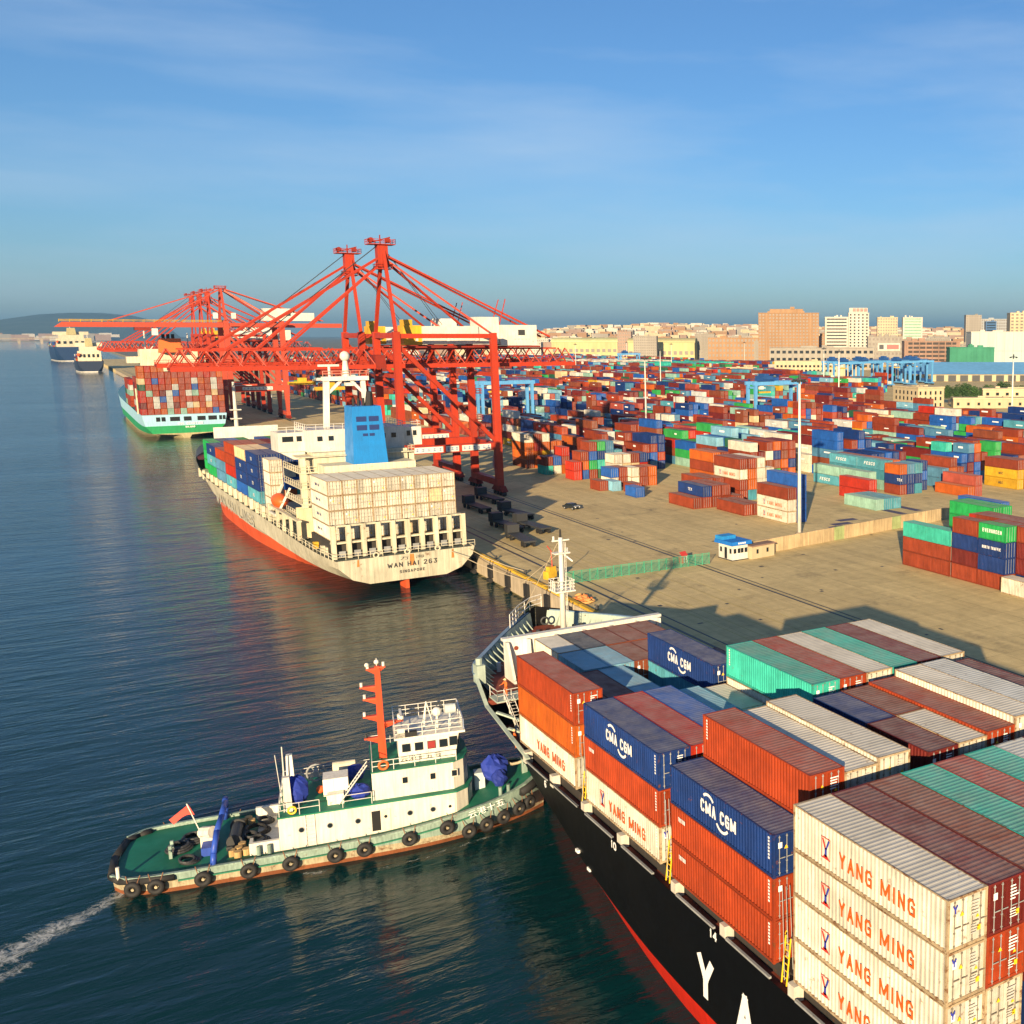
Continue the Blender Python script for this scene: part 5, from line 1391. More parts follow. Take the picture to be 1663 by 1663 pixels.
def box_crane(label, loc):
    g, hy = 23.6, 10.5
    c = thing('quay_crane', label, 'crane', loc, 0, 'red quay cranes along the berth')
    bogies(c, g, hy)
    pk = paint('crane_coral', (.42, .062, .032), .5, dirt=.12, jit=.05)
    for x in (0, g):
        m = MB(); m.box(x - .9, x + .9, -hy - 1, hy + 1, 2.4, 4.2); m.build('sill_beam', pk, c)
    for s_ in (-1, 1):
        y = s_ * hy
        for nm, x in (('sea_leg', 0), ('land_leg', g)):
            m = MB(); m.frustum((x - .7, x + .7, y - .7, y + .7), (x - 1.2, x + 1.2, y - .9, y + .9), 4.2, 14.5); m.frustum((x - 1.2, x + 1.2, y - .9, y + .9), (x - 1.1, x + 1.1, y - .85, y + .85), 14.5, 47); m.build(nm, pk, c)
        cbeam('portal_beam', c, (0, y, 15.6), (g, y, 15.6), 1.6, 2.6, pk)
        cbeam('top_beam', c, (1.1, y, 45.2), (g - 1.1, y, 45.2), 1.2, 1.6, pk)
        cbeam('diagonal', c, (1, y, 42.5), (g - 1, y, 17.0), 1.0, 1.0, pk)
        cbeam('mast_leg', c, (0, y, 47), (0, s_ * 2.0, 61.6), 1.0, 1.0, pk)
        cbeam('rear_mast_leg', c, (g, y, 46.2), (1.4, s_ * 2.0, 61), .8, .8, pk)
        cbeam('backstay', c, (.6, s_ * 1.6, 62), (g + 20, s_ * 3, 47.2), .5, .5, pk)
        cbeam('forestay', c, (-.6, s_ * 1.8, 62.2), (-46, s_ * 2.8, 46.6), .42, .5, pk)
        cbeam('forestay', c, (-.6, s_ * 1.8, 61.4), (-27, s_ * 2.8, 46.4), .42, .5, pk)
        m = MB(); m.frustum((-66, 0, s_ * 3 - .7, s_ * 3 + .7), (-63, 0, s_ * 3 - .7, s_ * 3 + .7), 44.0, 46.2); m.build('boom_girder', pk, c)
        m = MB(); m.box(.01, 52, s_ * 3 - .7, s_ * 3 + .7, 44.0, 46.0); m.build('main_girder', pk, c)
        rail(c, [(-64, s_ * 4.2, 46.2), (0, s_ * 4.2, 46.2)], h=1.2, post=4, r=.08, mat=yell)
    for x, z in ((0, 15.6), (g, 15.6), (0, 46.4), (g, 45.2)): cbeam('cross_beam', c, (x, -hy + .8, z), (x, hy - .8, z), 1.3, 1.5, pk)
    m = MB()
    for i in range(12): m.beam((-62 + 9.8 * i, -2.4, 45), (-62 + 9.8 * i, 2.4, 45), .6)
    stuff(m.build('cross_ties', cdark, c))
    platform(c, 0, 0, 61.9, 4.6, 5.4)
    m = MB(); m.box(17, 30, -4, 4, 47.2, 53.0); m.box(30.01, 39.5, -4, 4, 47.2, 51.0); o = m.build('machinery_house', WHITEP, c)
    m = MB(); m.box(27, 29, -4.06, -3.99, 49.5, 51); m.build('house_window', DARK, o)
    for x in (-5, 2.5): 
        m = MB(); m.box(x, x + 1.8, -hy - .9, -hy + 1, 48.0, 50.6); m.build('cabinet', WHITEP, c)
    m = MB(); m.box(-36, -30, -3.6, 3.6, 42.6, 43.9); m.build('trolley', cdark, c)
    m = MB(); m.box(-29.4, -27, -3, -.8, 40.4, 43.4); m.build('operator_cab', WHITEP, c)
    sign(c, 4.5, 17.5, -hy - .82, 14.9, 1.5, 8); sign(c, .5, 11.5, hy - .82, 14.9, 1.5, 6)
    return c
c1 = truss_crane('red lattice-boom quay crane standing abreast of the cream ship\'s bridge', (68.6, 278, QZ))
c2 = copy_tree(c1, (68.6, 313, QZ), 0, 'red lattice-boom quay crane just beyond the one abreast of the cream ship')
c3 = box_crane('coral-red box-boom quay crane over the stern of the green ship', (68.6, 576, QZ))
for y, lab in ((628, 'red lattice-boom quay crane next beyond the box-boom crane'), (664, 'red lattice-boom quay crane second beyond the box-boom crane'), (702, 'red lattice-boom quay crane farthest along the green ship')):
    copy_tree(c1, (68.6, y, QZ), 0, lab)

# ------------------------------------------------------------------ blue yard gantries
rblue = paint('gantry_blue', (.10, .32, .62), .5, dirt=.15, rust=.15, jit=.1)
rnavy = paint('gantry_dark_blue', (.02, .08, .26), .5, dirt=.15)
def gantry(label, loc):
    c = thing('yard_gantry', label, 'gantry crane', loc, 0, 'blue rubber-tyred gantries in the container yard')
    h = 11.6
    for sx in (-1, 1):
        x = sx * h
        for y in (-3.2, 3.2):
            m = MB(); m.frustum((x - .5, x + .5, y - .55, y + .55), (x - .65, x + .65, y - .7, y + .7), 2.0, 18.4); m.build('leg', rblue, c)
        m = MB(); m.box(x - .6, x + .6, -5.4, 5.4, 1.2, 2.1); m.build('sill_beam', rblue, c)
        cbeam('tie_beam', c, (x, -3.2, 17.4), (x, 3.2, 17.4), .7, .9, rblue)
        for y in (-4.6, -2.4, 2.4, 4.6):
            m = MB(); m.cyl((x - .35, y, .65), (x + .35, y, .65), .65, n=14); m.build('tyre', BLACK, c)
        m = MB(); m.box(x - .9, x + .9, -2.2, 1.4, 2.2, 4.4); m.build('power_unit', WHITEP if sx < 0 else rnavy, c)
    for y in (-3.2, 3.2):
        m = MB(); m.box(-13, 13, y - .55, y + .55, 18.4, 20.0); m.build('girder', rblue, c)
        rail(c, [(-13, y * 1.3, 20.0), (13, y * 1.3, 20.0)], post=2.6, r=.06, mat=rnavy)
    m = MB(); m.box(-7.6, -2.6, -3.6, 3.6, 20.1, 22.4); m.box(-6.5, -4, -2.5, 2.5, 22.4, 23.4); m.build('trolley', rnavy, c)
    m = MB(); m.box(-8.8, -7.0, -2.6, -.4, 16.6, 18.6); m.build('operator_cab', WHITEP, c)
    m = MB(); m.box(-7.8, -2.2, -1.1, 1.1, 14.8, 15.5); m.build('spreader', yell, c)
    cables(c, [((-6.5, .6, 18.3), (-6.5, .6, 15.5)), ((-3.5, .6, 18.3), (-3.5, .6, 15.5)), ((-6.5, -.6, 18.3), (-6.5, -.6, 15.5)), ((-3.5, -.6, 18.3), (-3.5, -.6, 15.5))])
    return c
g1 = gantry('blue yard gantry straddling a block of boxes behind the orange stacks', (268.0, 408, QZ))
GP = [((170, 482), 'blue yard gantry partly hidden behind the red quay cranes'), ((545, 1130), 'small distant blue yard gantry among white boxes before the yellow sheds')]
GP += [((508 + 26.5 * i, 668 + (i % 2) * 9), f"parked blue yard gantry, front row before the blue roof, {('first','second','third','fourth')[i]} from the quay side") for i in range(4)] + [((521 + 26.5 * i, 700), f"parked blue yard gantry, back row before the blue roof, {('first','second','third','fourth')[i]} from the quay side") for i in range(4)]
for (x, y), lab in GP: copy_tree(g1, (x, y, QZ), 0, lab)

# ------------------------------------------------------------------ tall light poles
def lamp_pole(label, loc, h=30.5):
    c = thing('light_pole', label, 'light pole', loc, 0, 'tall white floodlight poles in the yard')
    m = MB(); m.cyl((0, 0, .5), (0, 0, h), .42, .2, 12); m.build('mast', WHITEP, c, smooth=True)
    m = MB(); m.cyl((0, 0, 0), (0, 0, .55), .9, .8, 12); m.build('base', edge, c)
    m = MB(); m.cyl((0, 0, h - .5), (0, 0, h - .3), 1.3, n=14); m.cyl((0, 0, h - .3), (0, 0, h + .7), .35, .2, 8); m.build('lamp_ring', DARK, c)
    for k in range(8):
        a = k * math.pi / 4
        m = MB(); m.beam((1.3 * math.cos(a), 1.3 * math.sin(a), h - .45), (1.7 * math.cos(a), 1.7 * math.sin(a), h - .8), .55, .3); m.build('lamp', DARK, c)
    return c
lp = lamp_pole('white floodlight pole beside the white and blue box stack at the yard wall', (123.5, 178.5, QZ), 32)
for (x, y), lab in (((190, 380), 'white floodlight pole behind the bright red stacks'), ((309, 597), 'white floodlight pole in the middle of the yard'), ((425, 1000), 'white floodlight pole in the far part of the yard'),
                    ((428, 590), 'white floodlight pole standing before the long white office'), ((357, 478), 'white floodlight pole behind the blue straddling gantry'), ((326, 317), 'white floodlight pole near the low cream buildings'),
                    ((520, 980), 'white floodlight pole in the far part of the yard'), ((600, 1250), 'white floodlight pole in the far part of the yard'), ((420, 1230), 'white floodlight pole in the far part of the yard'), ((480, 1420), 'white floodlight pole in the far part of the yard'), ((700, 1130), 'white floodlight pole in the far part of the yard'), ((290, 930), 'white floodlight pole in the far part of the yard')):
    copy_tree(lp, (x, y, QZ), 0, lab)
# ------------------------------------------------------------------ containers in the yard
YG = 'containers standing in the yard'
TI = ['on the ground', 'second tier', 'third tier', 'top of four', 'top of five']
YLOG = {'F': ('FESCO', .85, 4.6, 3.0, .9, None, .25), 'S': ('SITC', .9, 3.4, 4.0, .85, None, .2), 'E': ('EVERGREEN', .62, 4.3, .9, 1.2), 'A': ('APL', .9, 2.2, 5.0, .9), 'H': ('HYUNDAI', .7, 4.2, 3.5, 1.2), 'T': ('TEX', .7, 2.0, 5.0, 1.0), 'M': ('MSC', .7, 1.7, 5.3, .9, DARK), 'N': ('NORTH TRAFFIC', .5, 4.2, .9, 1.1), 'Y': 'ym'}
placed = []
ylow = []
def stack(where, x, y, feet, cols, ind=9):
    """cols bottom to top, 'colour' or 'colour:logo'; only the top ind boxes are seen apart"""
    n_ = len(cols.split())
    L_ = L40 if feet == 40 else L20
    placed.append((x, x + CW, y, y + L_))
    z = QZ + .01
    for t, c in enumerate(cols.split()):
        c, _, lg = c.partition(':')
        if t < n_ - ind:
            ylow.append((x, y, z, L_, 2.59, c)); z += 2.6; continue
        txt = ' with lettering' if lg else ''
        lab = f"{PAL[c][0]} {'long' if feet == 40 else 'short'} container{txt}, {TI[t]}, {where}"
        container(x, y, z, c, L_, HS, lab, YG, 1, YLOG.get(lg))
        z += 2.6
W1 = 'beside the floodlight pole at the yard wall'
stack(W1, 128.6, 190.5, 40, 'white:Y white:Y oxide'); stack(W1, 131.2, 190.5, 40, 'blue blue blue blue')
W2 = 'in the low row facing the apron'
for a in ((126.2, 204.5, 40, 'oxide'), (128.8, 204.5, 40, 'oxide'), (121.4, 219.3, 40, 'oxide'), (124, 219.3, 40, 'oxide navy:T'), (126.6, 219.3, 40, 'oxide oxide'), (129.2, 219.3, 40, 'oxide oxide', 1), (131.8, 217.5, 40, 'oxide'), (115.8, 259.5, 20, 'oxide'), (118.4, 257, 20, 'lblue'), (121, 250, 20, 'oxide'), (118.4, 243.5, 20, 'blue')):
    stack(W2, *a)
W3 = 'in the tall stack behind the low row'
for a in ((137, 224, 40, 'oxide oxide white:Y oxide'), (139.6, 224, 40, 'aqua orange orange oxide', 3), (142.2, 224, 40, 'white white white white', 1), (144.8, 224, 40, 'white white white', 1), (139, 240.5, 40, 'orange orange oxide orange'), (141.6, 240.5, 40, 'oxide oxide oxide oxide', 1), (144.2, 240.5, 40, 'oxide oxide oxide', 1), (134.4, 231, 40, 'oxide oxide', 1), (131.8, 232, 40, 'aqua oxide', 1)):
    stack(W3, *a)
W4 = 'among short mixed boxes facing the apron'
for a in ((121, 264, 20, 'white blue'), (123.6, 264, 20, 'oxide oxide'), (126.2, 262, 20, 'white white'), (128.8, 262, 20, 'oxide oxide'), (131.4, 262, 20, 'orange orange'), (126, 272, 20, 'oxide white white', 1), (128.6, 272, 20, 'tan tan white', 1), (131.2, 272, 20, 'navy tan oxide', 1), (133.8, 272, 20, 'oxide red navy', 1),
          (118.6, 283, 20, 'red red'), (121.2, 284, 20, 'blue orange oxide'), (123.8, 284, 20, 'oxide evergreen blue oxide'), (126.4, 284, 20, 'dgreen teal navy green'), (129, 284, 20, 'navy blue steelblue steelblue', 2), (131.6, 284, 20, 'oxide oxide aqua', 1), (116.5, 299, 20, 'teal oxide'), (119.1, 299, 20, 'white blue'), (121.7, 299, 20, 'orange oxide red', 2)):
    stack(W4, *a)
W5 = 'in the orange block nearest the quay cranes'
for a in ((117.6, 317, 40, 'brown orange orange white'), (120.2, 317, 40, 'orange orange red oxide', 2), (122.8, 317, 40, 'orange yellow orange white', 2), (125.4, 318, 40, 'oxide white orange', 1), (128, 318, 40, 'oxide oxide orange', 1)):
    stack(W5, *a)
W6 = 'in the tall bright red block'
for a in ((160, 366, 40, 'red red red:H'), (162.6, 366, 40, 'red red red', 1), (165.2, 366, 40, 'orange orange orange:H', 1), (167.8, 366, 40, 'red red orange', 1), (170.4, 366, 40, 'orange orange oxide', 1), (176, 369, 40, 'red red red red'), (178.6, 369, 40, 'red red red red', 1), (181.2, 369, 40, 'red oxide red oxide', 1)):
    stack(W6, *a)
W7 = 'in the turquoise rows behind the wall'
for a in ((173, 231, 40, 'aqua:F mint'), (173, 218.3, 40, 'aqua:F mint'), (178.5, 231, 40, 'oxide aqua aqua:F', 1), (178.5, 218.3, 40, 'mint aqua aqua:F', 1), (181.1, 231, 40, 'oxide oxide oxide', 1), (181.1, 218.3, 40, 'mint oxide orange', 1), (155.5, 193.5, 40, 'mint'), (158.1, 193.5, 40, 'aqua'), (160.7, 193.5, 40, 'aqua'), (163.3, 206, 40, 'red red')):
    stack(W7, *a)
W8 = 'in the navy-orange cluster behind the wall'
for a in ((176, 209.5, 20, 'oxide navy:T orange'), (178.6, 209.5, 20, 'navy navy steelblue'), (181.2, 209.5, 20, 'aqua navy aqua', 2), (186, 213, 20, 'navy blue navy'), (187.8, 197, 40, 'orange'), (190.4, 197, 40, 'pink pink'), (194, 213.5, 40, 'steelblue steelblue'), (197, 213.5, 40, 'orange orange oxide'), (199.6, 213.5, 40, 'oxide oxide', 1), (208, 199.5, 40, 'yellow:M yellow:M oxide'), (210.6, 199.5, 40, 'oxide oxide oxide', 1)):
    stack(W8, *a)
W9 = 'in the block before the yard wall'
for a in ((122.3, 132.2, 40, 'oxide oxide teal'), (122.3, 125.6, 20, 'oxide maroon navy oxide'), (122.3, 119.4, 20, 'oxide navy navy:N evergreen:E'), (121.3, 106.9, 40, 'white'), (124.9, 132.2, 40, 'oxide oxide', 1), (124.9, 125.6, 20, 'oxide maroon oxide', 1), (124.9, 119.4, 20, 'oxide oxide maroon oxide', 1), (127.5, 119.4, 40, 'maroon oxide oxide oxide', 1), (124.6, 106.9, 40, 'navy maroon maroon oxide', 3), (130, 136, 40, 'oxide orange'), (138, 132, 40, 'oxide red red:S', 1), (140.6, 132, 40, 'oxide maroon oxide', 1), (146, 146, 40, 'dgreen evergreen evergreen', 2), (148.6, 146, 40, 'green evergreen evergreen', 1), (152, 150, 40, 'blue blue blue', 1)):
    stack(W9, *a)
filler('lower_yard_containers', ylow, 'lower containers hidden inside the front stacks of the yard')
# the mass of the yard behind
RY = random.Random(21)
wcol = ['oxide'] * 24 + ['rust'] * 6 + ['maroon'] * 15 + ['brown'] * 12 + ['orange'] * 6 + ['red'] * 4 + ['navy'] * 14 + ['blue'] * 10 + ['steelblue'] * 9 + ['aqua'] * 4 + ['lblue'] * 2 + ['white'] * 5 + ['grey'] * 4 + ['mint'] * 3 + ['green'] * 4 + ['dgreen'] * 2 + ['yellow'] + ['tan'] * 3 + ['teal'] * 2 + ['pink'] * 5
def free(x, y, L_):
    if x > 345 + .9 * max(0, y - 440) or x > 660: return False
    if 490 < x < 640 and 640 < y < 730: return False
    if x / y > 1.16 or x / y < .16: return False
    for a, b, c, d in placed:
        if x < b + .3 and x + CW > a - .3 and y < d + .5 and y + L_ > c - .5: return False
    for a, b, c, d in KEEP:
        if a < x < b and c < y < d: return False
    return True
KEEP = [(545, 720, 735, 905), (355, 490, 415, 545), (490, 530, 800, 840), (253.5, 259.5, 390, 417), (276, 283, 390, 417), (180, 200, 376, 384), (300, 318, 590, 603), (350, 365, 470, 486), (320, 334, 308, 326)]
bigcols = sorted(set(wcol))
mass = MB(); rods = []
nst = 0
for k in range(0, 24):
    x0 = 137.4 + 23 * k
    ys0 = 292 if x0 < 160 else 250 if x0 < 183 else 232 if x0 < 206 else 218
    y = ys0 + RY.uniform(0, 8)
    run = 0
    while y < 1560:
        if run > 118:
            y += 15; run = 0
        L_ = L40 if RY.random() < .72 else L20
        base = 2.6 + 1.3 * math.sin(x0 * .05 + y * .021) + (1.2 if y > 480 else 0)
        fam = RY.choice(wcol); mono = None
        if 490 < x0 < 575 and 960 < y < 1050: mono = 'teal'; base = 5
        elif 460 < x0 < 560 and 1060 < y < 1190: mono = 'white'; base = 5
        for r_ in range(6):
            x = x0 + 2.6 * r_
            if not free(x, y, L_): continue
            n = max(0, min(5, int(round(base + RY.uniform(-1.5, 1.1)))))
            nst += 1
            for t in range(n):
                c = mono if mono and RY.random() < .9 else fam if RY.random() < .35 else RY.choice(wcol)
                ci = bigcols.index(c)
                z = QZ + .01 + 2.6 * t
                mass.box(x, x + CW, y, y + L_, z + .03, z + 2.57, ci)
                if y < 520:
                    for xx in (.5, 1.0, 1.45, 1.95): mass.poly([(x + xx, y - .02, z + .2), (x + xx + .07, y - .02, z + .2), (x + xx + .07, y - .02, z + 2.4), (x + xx, y - .02, z + 2.4)], len(bigcols))
                if RY.random() < .35 and y < 700:
                    ly = y + L_ * RY.uniform(.3, .6); lh = RY.uniform(.3, .6); lw = RY.uniform(1.2, 3.6); lz = z + RY.uniform(.9, 1.5)
                    mass.poly([(x - .02, ly + lw / 2, lz), (x - .02, ly - lw / 2, lz), (x - .02, ly - lw / 2, lz + lh), (x - .02, ly + lw / 2, lz + lh)], len(bigcols) + 1)
        y += L_ + RY.choice((.35, .35, .5, 1.5)); run += L_ + .4
o = mass.build('yard_containers', [cpaint(c, 'body') for c in bigcols] + [STEEL, WHITEL])
tag(o, 'mass of stacked mixed-colour containers filling the yard behind the front stacks', 'container'); stuff(o)
# ------------------------------------------------------------------ buildings beyond the yard
CA = R(-34.4)
def building(name, label, cat, x, y, w_, h, d, wall, floors=0, cols=0, win=(.55, .5), roof=None, band=False, base=QZ - .1, rz=CA, side_cols=0, wmat=None):
    b = thing(name, label, cat, (x, y, base), rz)
    m = MB(); m.box(-w_/2, w_/2, 0, d, 0, h); m.build('wall', wall, b)
    m = MB(); m.box(-w_/2 - .3, w_/2 + .3, -.3, d + .3, h, h + .9); m.build('parapet', roof or wall, b)
    rp = random.Random(int(x * 7 + y))
    for k in range(3):
        a = rp.uniform(-.4, .25) * w_; q = rp.uniform(.15, .6) * d; e = rp.uniform(.05, .16) * w_
        m = MB(); m.box(a, a + e, q, q + min(5, d * .3), h + .9, h + rp.uniform(2.2, 4.5) * (1 if h > 20 else .5)); m.build('roof_plant', roof or wall, b)
    if floors:
        m = MB(); fh = h / floors
        for i in range(floors):
            z = fh * i + fh * .3
            if band: m.box(-w_/2 * .86, w_/2 * .86, -.12, .1, z, z + fh * win[1])
            else:
                for j in range(cols):
                    cx = -w_/2 + w_ * (j + .5) / cols
                    m.box(cx - w_ / cols * win[0] / 2, cx + w_ / cols * win[0] / 2, -.12, .1, z, z + fh * win[1])
            for j in range(side_cols):
                cy = d * (j + .5) / side_cols
                m.box(-w_/2 - .12, -w_/2 + .1, cy - d / side_cols * .25, cy + d / side_cols * .25, z, z + fh * win[1])
        stuff(m.build('windows', wmat or GLASS, b))
    return b
tanw = paint('tan_tile_wall', (.30, .18, .095), .8, dirt=.12, jit=.05, scale=.05); creamw = paint('cream_wall', (.48, .40, .26), .8, dirt=.12, jit=.06, scale=.08)
whitew = paint('white_render', (.50, .47, .41), .8, dirt=.1, jit=.05, scale=.08); greyw = paint('grey_render', (.28, .26, .225), .85, dirt=.15, jit=.08, scale=.05)
pinkw = paint('pinkish_render', (.30, .21, .165), .85, dirt=.15, jit=.1, scale=.05); yelw = paint('pale_yellow_wall', (.46, .42, .21), .8, dirt=.1, jit=.05, scale=.05)
broof = paint('blue_sheet_roof', (.16, .42, .70), .5, dirt=.1, scale=.05); glz = paint('pale_glass_wall', (.36, .46, .46), .3, dirt=.06, scale=.03); netg = paint('green_safety_net', (.05, .24, .15), .9, dirt=.3, scale=.08)
brickw = paint('raw_concrete_frame', (.30, .19, .14), .9, dirt=.3, scale=.1); dwin = plain('dim_window', (.10, .075, .06), .4)
b = building('office_tower', 'broad tan tower block with rows of paired windows', 'building', 841, 1242, 83, 70, 26, tanw, 16, 18, (.5, .48), side_cols=4, wmat=dwin)
m = MB(); m.box(-26, 20, 6, 20, 70.9, 76); m.box(2, 8, 5, 12, 76, 79); m.build('roof_house', tanw, b)
for x in (-30, -14, 14, 30):
    m = MB(); m.box(x - .8, x + .8, -.9, 0, 0, 70); m.build('pilaster', tanw, b)
b = building('office_block', 'white slab block with dark horizontal window bands', 'building', 955, 1285, 34, 66, 20, whitew, 14, 0, (.5, .38), band=True)
b = building('office_tower', 'white tower with red rooftop characters', 'building', 985, 1271, 30, 72, 22, whitew, 16, 5, (.4, .5))
m = MB(); m.box(-14, 13, 2, 3, 73, 80); m.build('sign_frame', whitew, b)
for k, ch in enumerate('....'):
    m = MB(); x0 = -9 + k * 5.6
    for a, c, e, f_ in ((0, 4.4, 4.2, 5.0), (0, 4.4, 2.2, 2.9), (.3, 1.1, 0, 5), (1.9, 2.6, 0, 5), (3.4, 4.1, 0, 5)): m.box(x0 + a, x0 + c, 1.55 - .02 * a, 1.9, 74 + e, 74 + f_)
    stuff(m.build('sign_character', plain('sign_red', (.55, .03, .03), .5), b))
building('apartment_block', 'cream mid-rise block left of the green-banded block', 'building', 1271, 1554, 37, 72, 20, creamw, 14, 8, wmat=dwin)
building('apartment_block', 'pale block with green horizontal bands', 'building', 1309, 1528, 36, 72, 20, whitew, 14, 0, band=True, wmat=paint('green_glass', (.16, .34, .24), .4))
b = building('department_store', 'low pale store with red and dark sign on its face', 'building', 919, 1128, 46, 38, 22, greyw, 6, 9, wmat=dwin)
m = MB(); m.box(-10, 20, -1.0, -.2, 20, 30); m.build('sign_board', whitew, b); m = MB(); m.box(2, 18, -1.1, -1.0, 22, 28); m.build('red_sign', plain('shop_red', (.62, .06, .05), .5), b); m = MB(); m.box(-8, -2, -1.1, -1.0, 22, 28); m.build('dark_sign', DARK, b)
building('long_shed', 'long white shed with canopy below the tan tower', 'warehouse', 750, 1038, 123, 25, 26, greyw, 3, 18, (.6, .4))
b = building('port_office', 'long cream port office with two rows of windows among the boxes', 'building', 634, 887, 84, 14.2, 14, creamw, 0)
for z, h_ in ((8.6, 2.2), (3.8, 2.6)):
    for j in range(16):
        m = MB(); m.box(-40 + 4.1 * j, -40 + 4.1 * j + 2.2, -.1, .1, z, z + h_); m.build('window', GLASS, b)
m = MB(); m.poly([(14, -.5, 14.9), (42, -.5, 14.9), (28, -.5, 18.5)]); m.poly([(14, 14, 14.9), (28, 14, 18.5), (42, 14, 14.9)]); m.poly([(14, -.5, 14.9), (28, -.5, 18.5), (28, 14, 18.5), (14, 14, 14.9)]); m.poly([(42, -.5, 14.9), (42, 14, 14.9), (28, 14, 18.5), (28, -.5, 18.5)]); m.build('gable_roof', creamw, b)
def hall(name, label, x, y, w_, d, h, wall, roofm, arches=0):
    b = thing(name, label, 'warehouse', (x, y, QZ - .1), CA)
    m = MB(); m.box(-w_/2, w_/2, 0, d, 0, h); m.build('wall', wall, b)
    m = MB(); n = 10; rows = []
    for i in range(n + 1):
        t = math.pi * i / n; rows.append([(-w_/2 - 1, d/2 - math.cos(t) * (d/2 + 1), h + math.sin(t) * d * .16), (w_/2 + 1, d/2 - math.cos(t) * (d/2 + 1), h + math.sin(t) * d * .16)])
    m.grid(rows); m.poly([r[0] for r in rows]); m.poly([r[1] for r in reversed(rows)]); m.build('roof', roofm, b)
    m = MB()
    for j in range(12): m.box(-w_/2 + w_ * (j + .2) / 12, -w_/2 + w_ * (j + .8) / 12, -.15, .1, h * .35, h * .55)
    stuff(m.build('windows', dwin, b)); return b
hall('market_hall', 'pale yellow hall with rounded roof at the far edge of the yard', 789, 1520, 104, 44, 29, yelw, yelw)
hall('long_warehouse', 'long pale yellow-green warehouse behind the crane booms', 812, 1868, 121, 50, 28, yelw, paint('yellow_green_roof', (.58, .58, .28), .8, scale=.05))
building('apartment_block', 'narrow pinkish block between the two yellow halls', 'building', 829, 1735, 24, 46, 16, pinkw, 8, 6, wmat=dwin)
building('apartment_block', 'grey apartment block beside the yellow hall', 'building', 870, 1525, 32, 42, 16, greyw, 8, 7, wmat=dwin)
building('apartment_block', 'wide tan factory block before the tan tower', 'building', 830, 1371, 74, 36, 20, tanw, 5, 14, wmat=dwin)
b = building('construction_frame', 'unfinished reddish concrete frame building with open floors', 'building', 837, 942, 64, 33, 30, brickw, 7, 0, (.5, .55), band=True, wmat=plain('open_floor', (.05, .04, .035), .9))
for k in range(9):
    m = MB(); m.box(-30 + 7.4 * k, -29 + 7.4 * k, -.5, .3, 0, 33); m.build('column', brickw, b)
building('netted_building', 'low building wrapped in green safety net', 'building', 805, 843, 47, 27, 26, netg, 0)
b = building('glass_hall', 'large pale glass-walled hall beside the construction site', 'building', 980, 960, 96, 44, 40, glz, 0, roof=whitew)
for k in range(10):
    m = MB(); m.box(-48 + 10.4 * k, -47.6 + 10.4 * k, -.2, 0, 0, 44); m.build('mullion', STEEL, b)
m = MB(); m.box(-48, 48, -.25, 0, 21, 21.5); m.build('transom', STEEL, b)
b = thing('warehouse', 'long low warehouse with bright blue sheet roof behind the parked gantries', 'warehouse', (670, 705, QZ), CA)
m = MB(); m.box(-52, 70, 0, 90, 0, 6.4); m.build('wall', creamw, b)
m = MB(); m.poly([(-54, -1.5, 6.3), (72, -1.5, 6.3), (72, 60, 15.5), (-54, 60, 15.5)]); m.poly([(-54, 60, 15.5), (72, 60, 15.5), (72, 91.5, 6.3), (-54, 91.5, 6.3)]); m.poly([(-54, -1.5, 6.3), (-54, 60, 15.5), (-54, 91.5, 6.3)]); m.build('roof', broof, b)
for j in range(11):
    m = MB(); m.box(-50 + 10.6 * j, -43 + 10.6 * j, -.1, .15, 0, 5.4); m.build('gate', DARK, b)
building('office_tower', 'tall beige tower behind the glass hall', 'building', 1471, 1538, 30, 78, 22, greyw, 18, 6, wmat=dwin)
building('office_tower', 'dark blue glazed tower beside the beige tower', 'building', 1500, 1520, 20, 66, 20, paint('blue_glass', (.04, .12, .28), .25), 14, 0, band=True)
building('long_block', 'long slate block on the skyline behind the glass hall', 'building', 1875, 1868, 103, 78, 22, paint('slate_block', (.30, .32, .33), .7, scale=.05), 12, 20, wmat=dwin)
building('hotel_tower', 'cream stepped hotel tower at the edge of the glass hall', 'building', 1113, 1056, 51, 70, 24, creamw, 16, 8, wmat=dwin)
b = building('yard_office', 'cream three-storey yard office with small windows among orange boxes', 'building', 398, 448, 17, 11.6, 26, creamw, 0, rz=R(-8))
for z in (1.6, 5.0, 8.2):
    for j in range(5):
        m = MB(); m.box(-7.6 + 3.3 * j, -6.5 + 3.3 * j, -.1, .1, z, z + 1.9); m.build('window', GLASS, b)
    for j in range(6):
        m = MB(); m.box(-8.6, -8.45, 2 + 4 * j, 3.2 + 4 * j, z, z + 1.9); m.build('window', GLASS, b)
b = building('low_office', 'low cream office range with square windows by the trees', 'building', 470, 455, 38, 8.4, 12, creamw, 0)
for j in range(6):
    for z in (1.4, 5.2):
        m = MB(); m.box(-17 + 5.8 * j, -15.2 + 5.8 * j, -.1, .1, z, z + 1.7); m.build('window', GLASS, b)
b = building('low_office', 'long low cream outbuilding before the square-windowed office range', 'building', 434, 437, 44, 5.0, 9, creamw, 0)
for j in range(7):
    m = MB(); m.box(-20 + 5.8 * j, -18.6 + 5.8 * j, -.1, .1, 1.6, 3.2); m.build('window', GLASS, b)
building('workshop', 'cream flat-roofed workshop deep in the yard', 'building', 506, 822, 27, 11.5, 14, creamw, 2, 7)
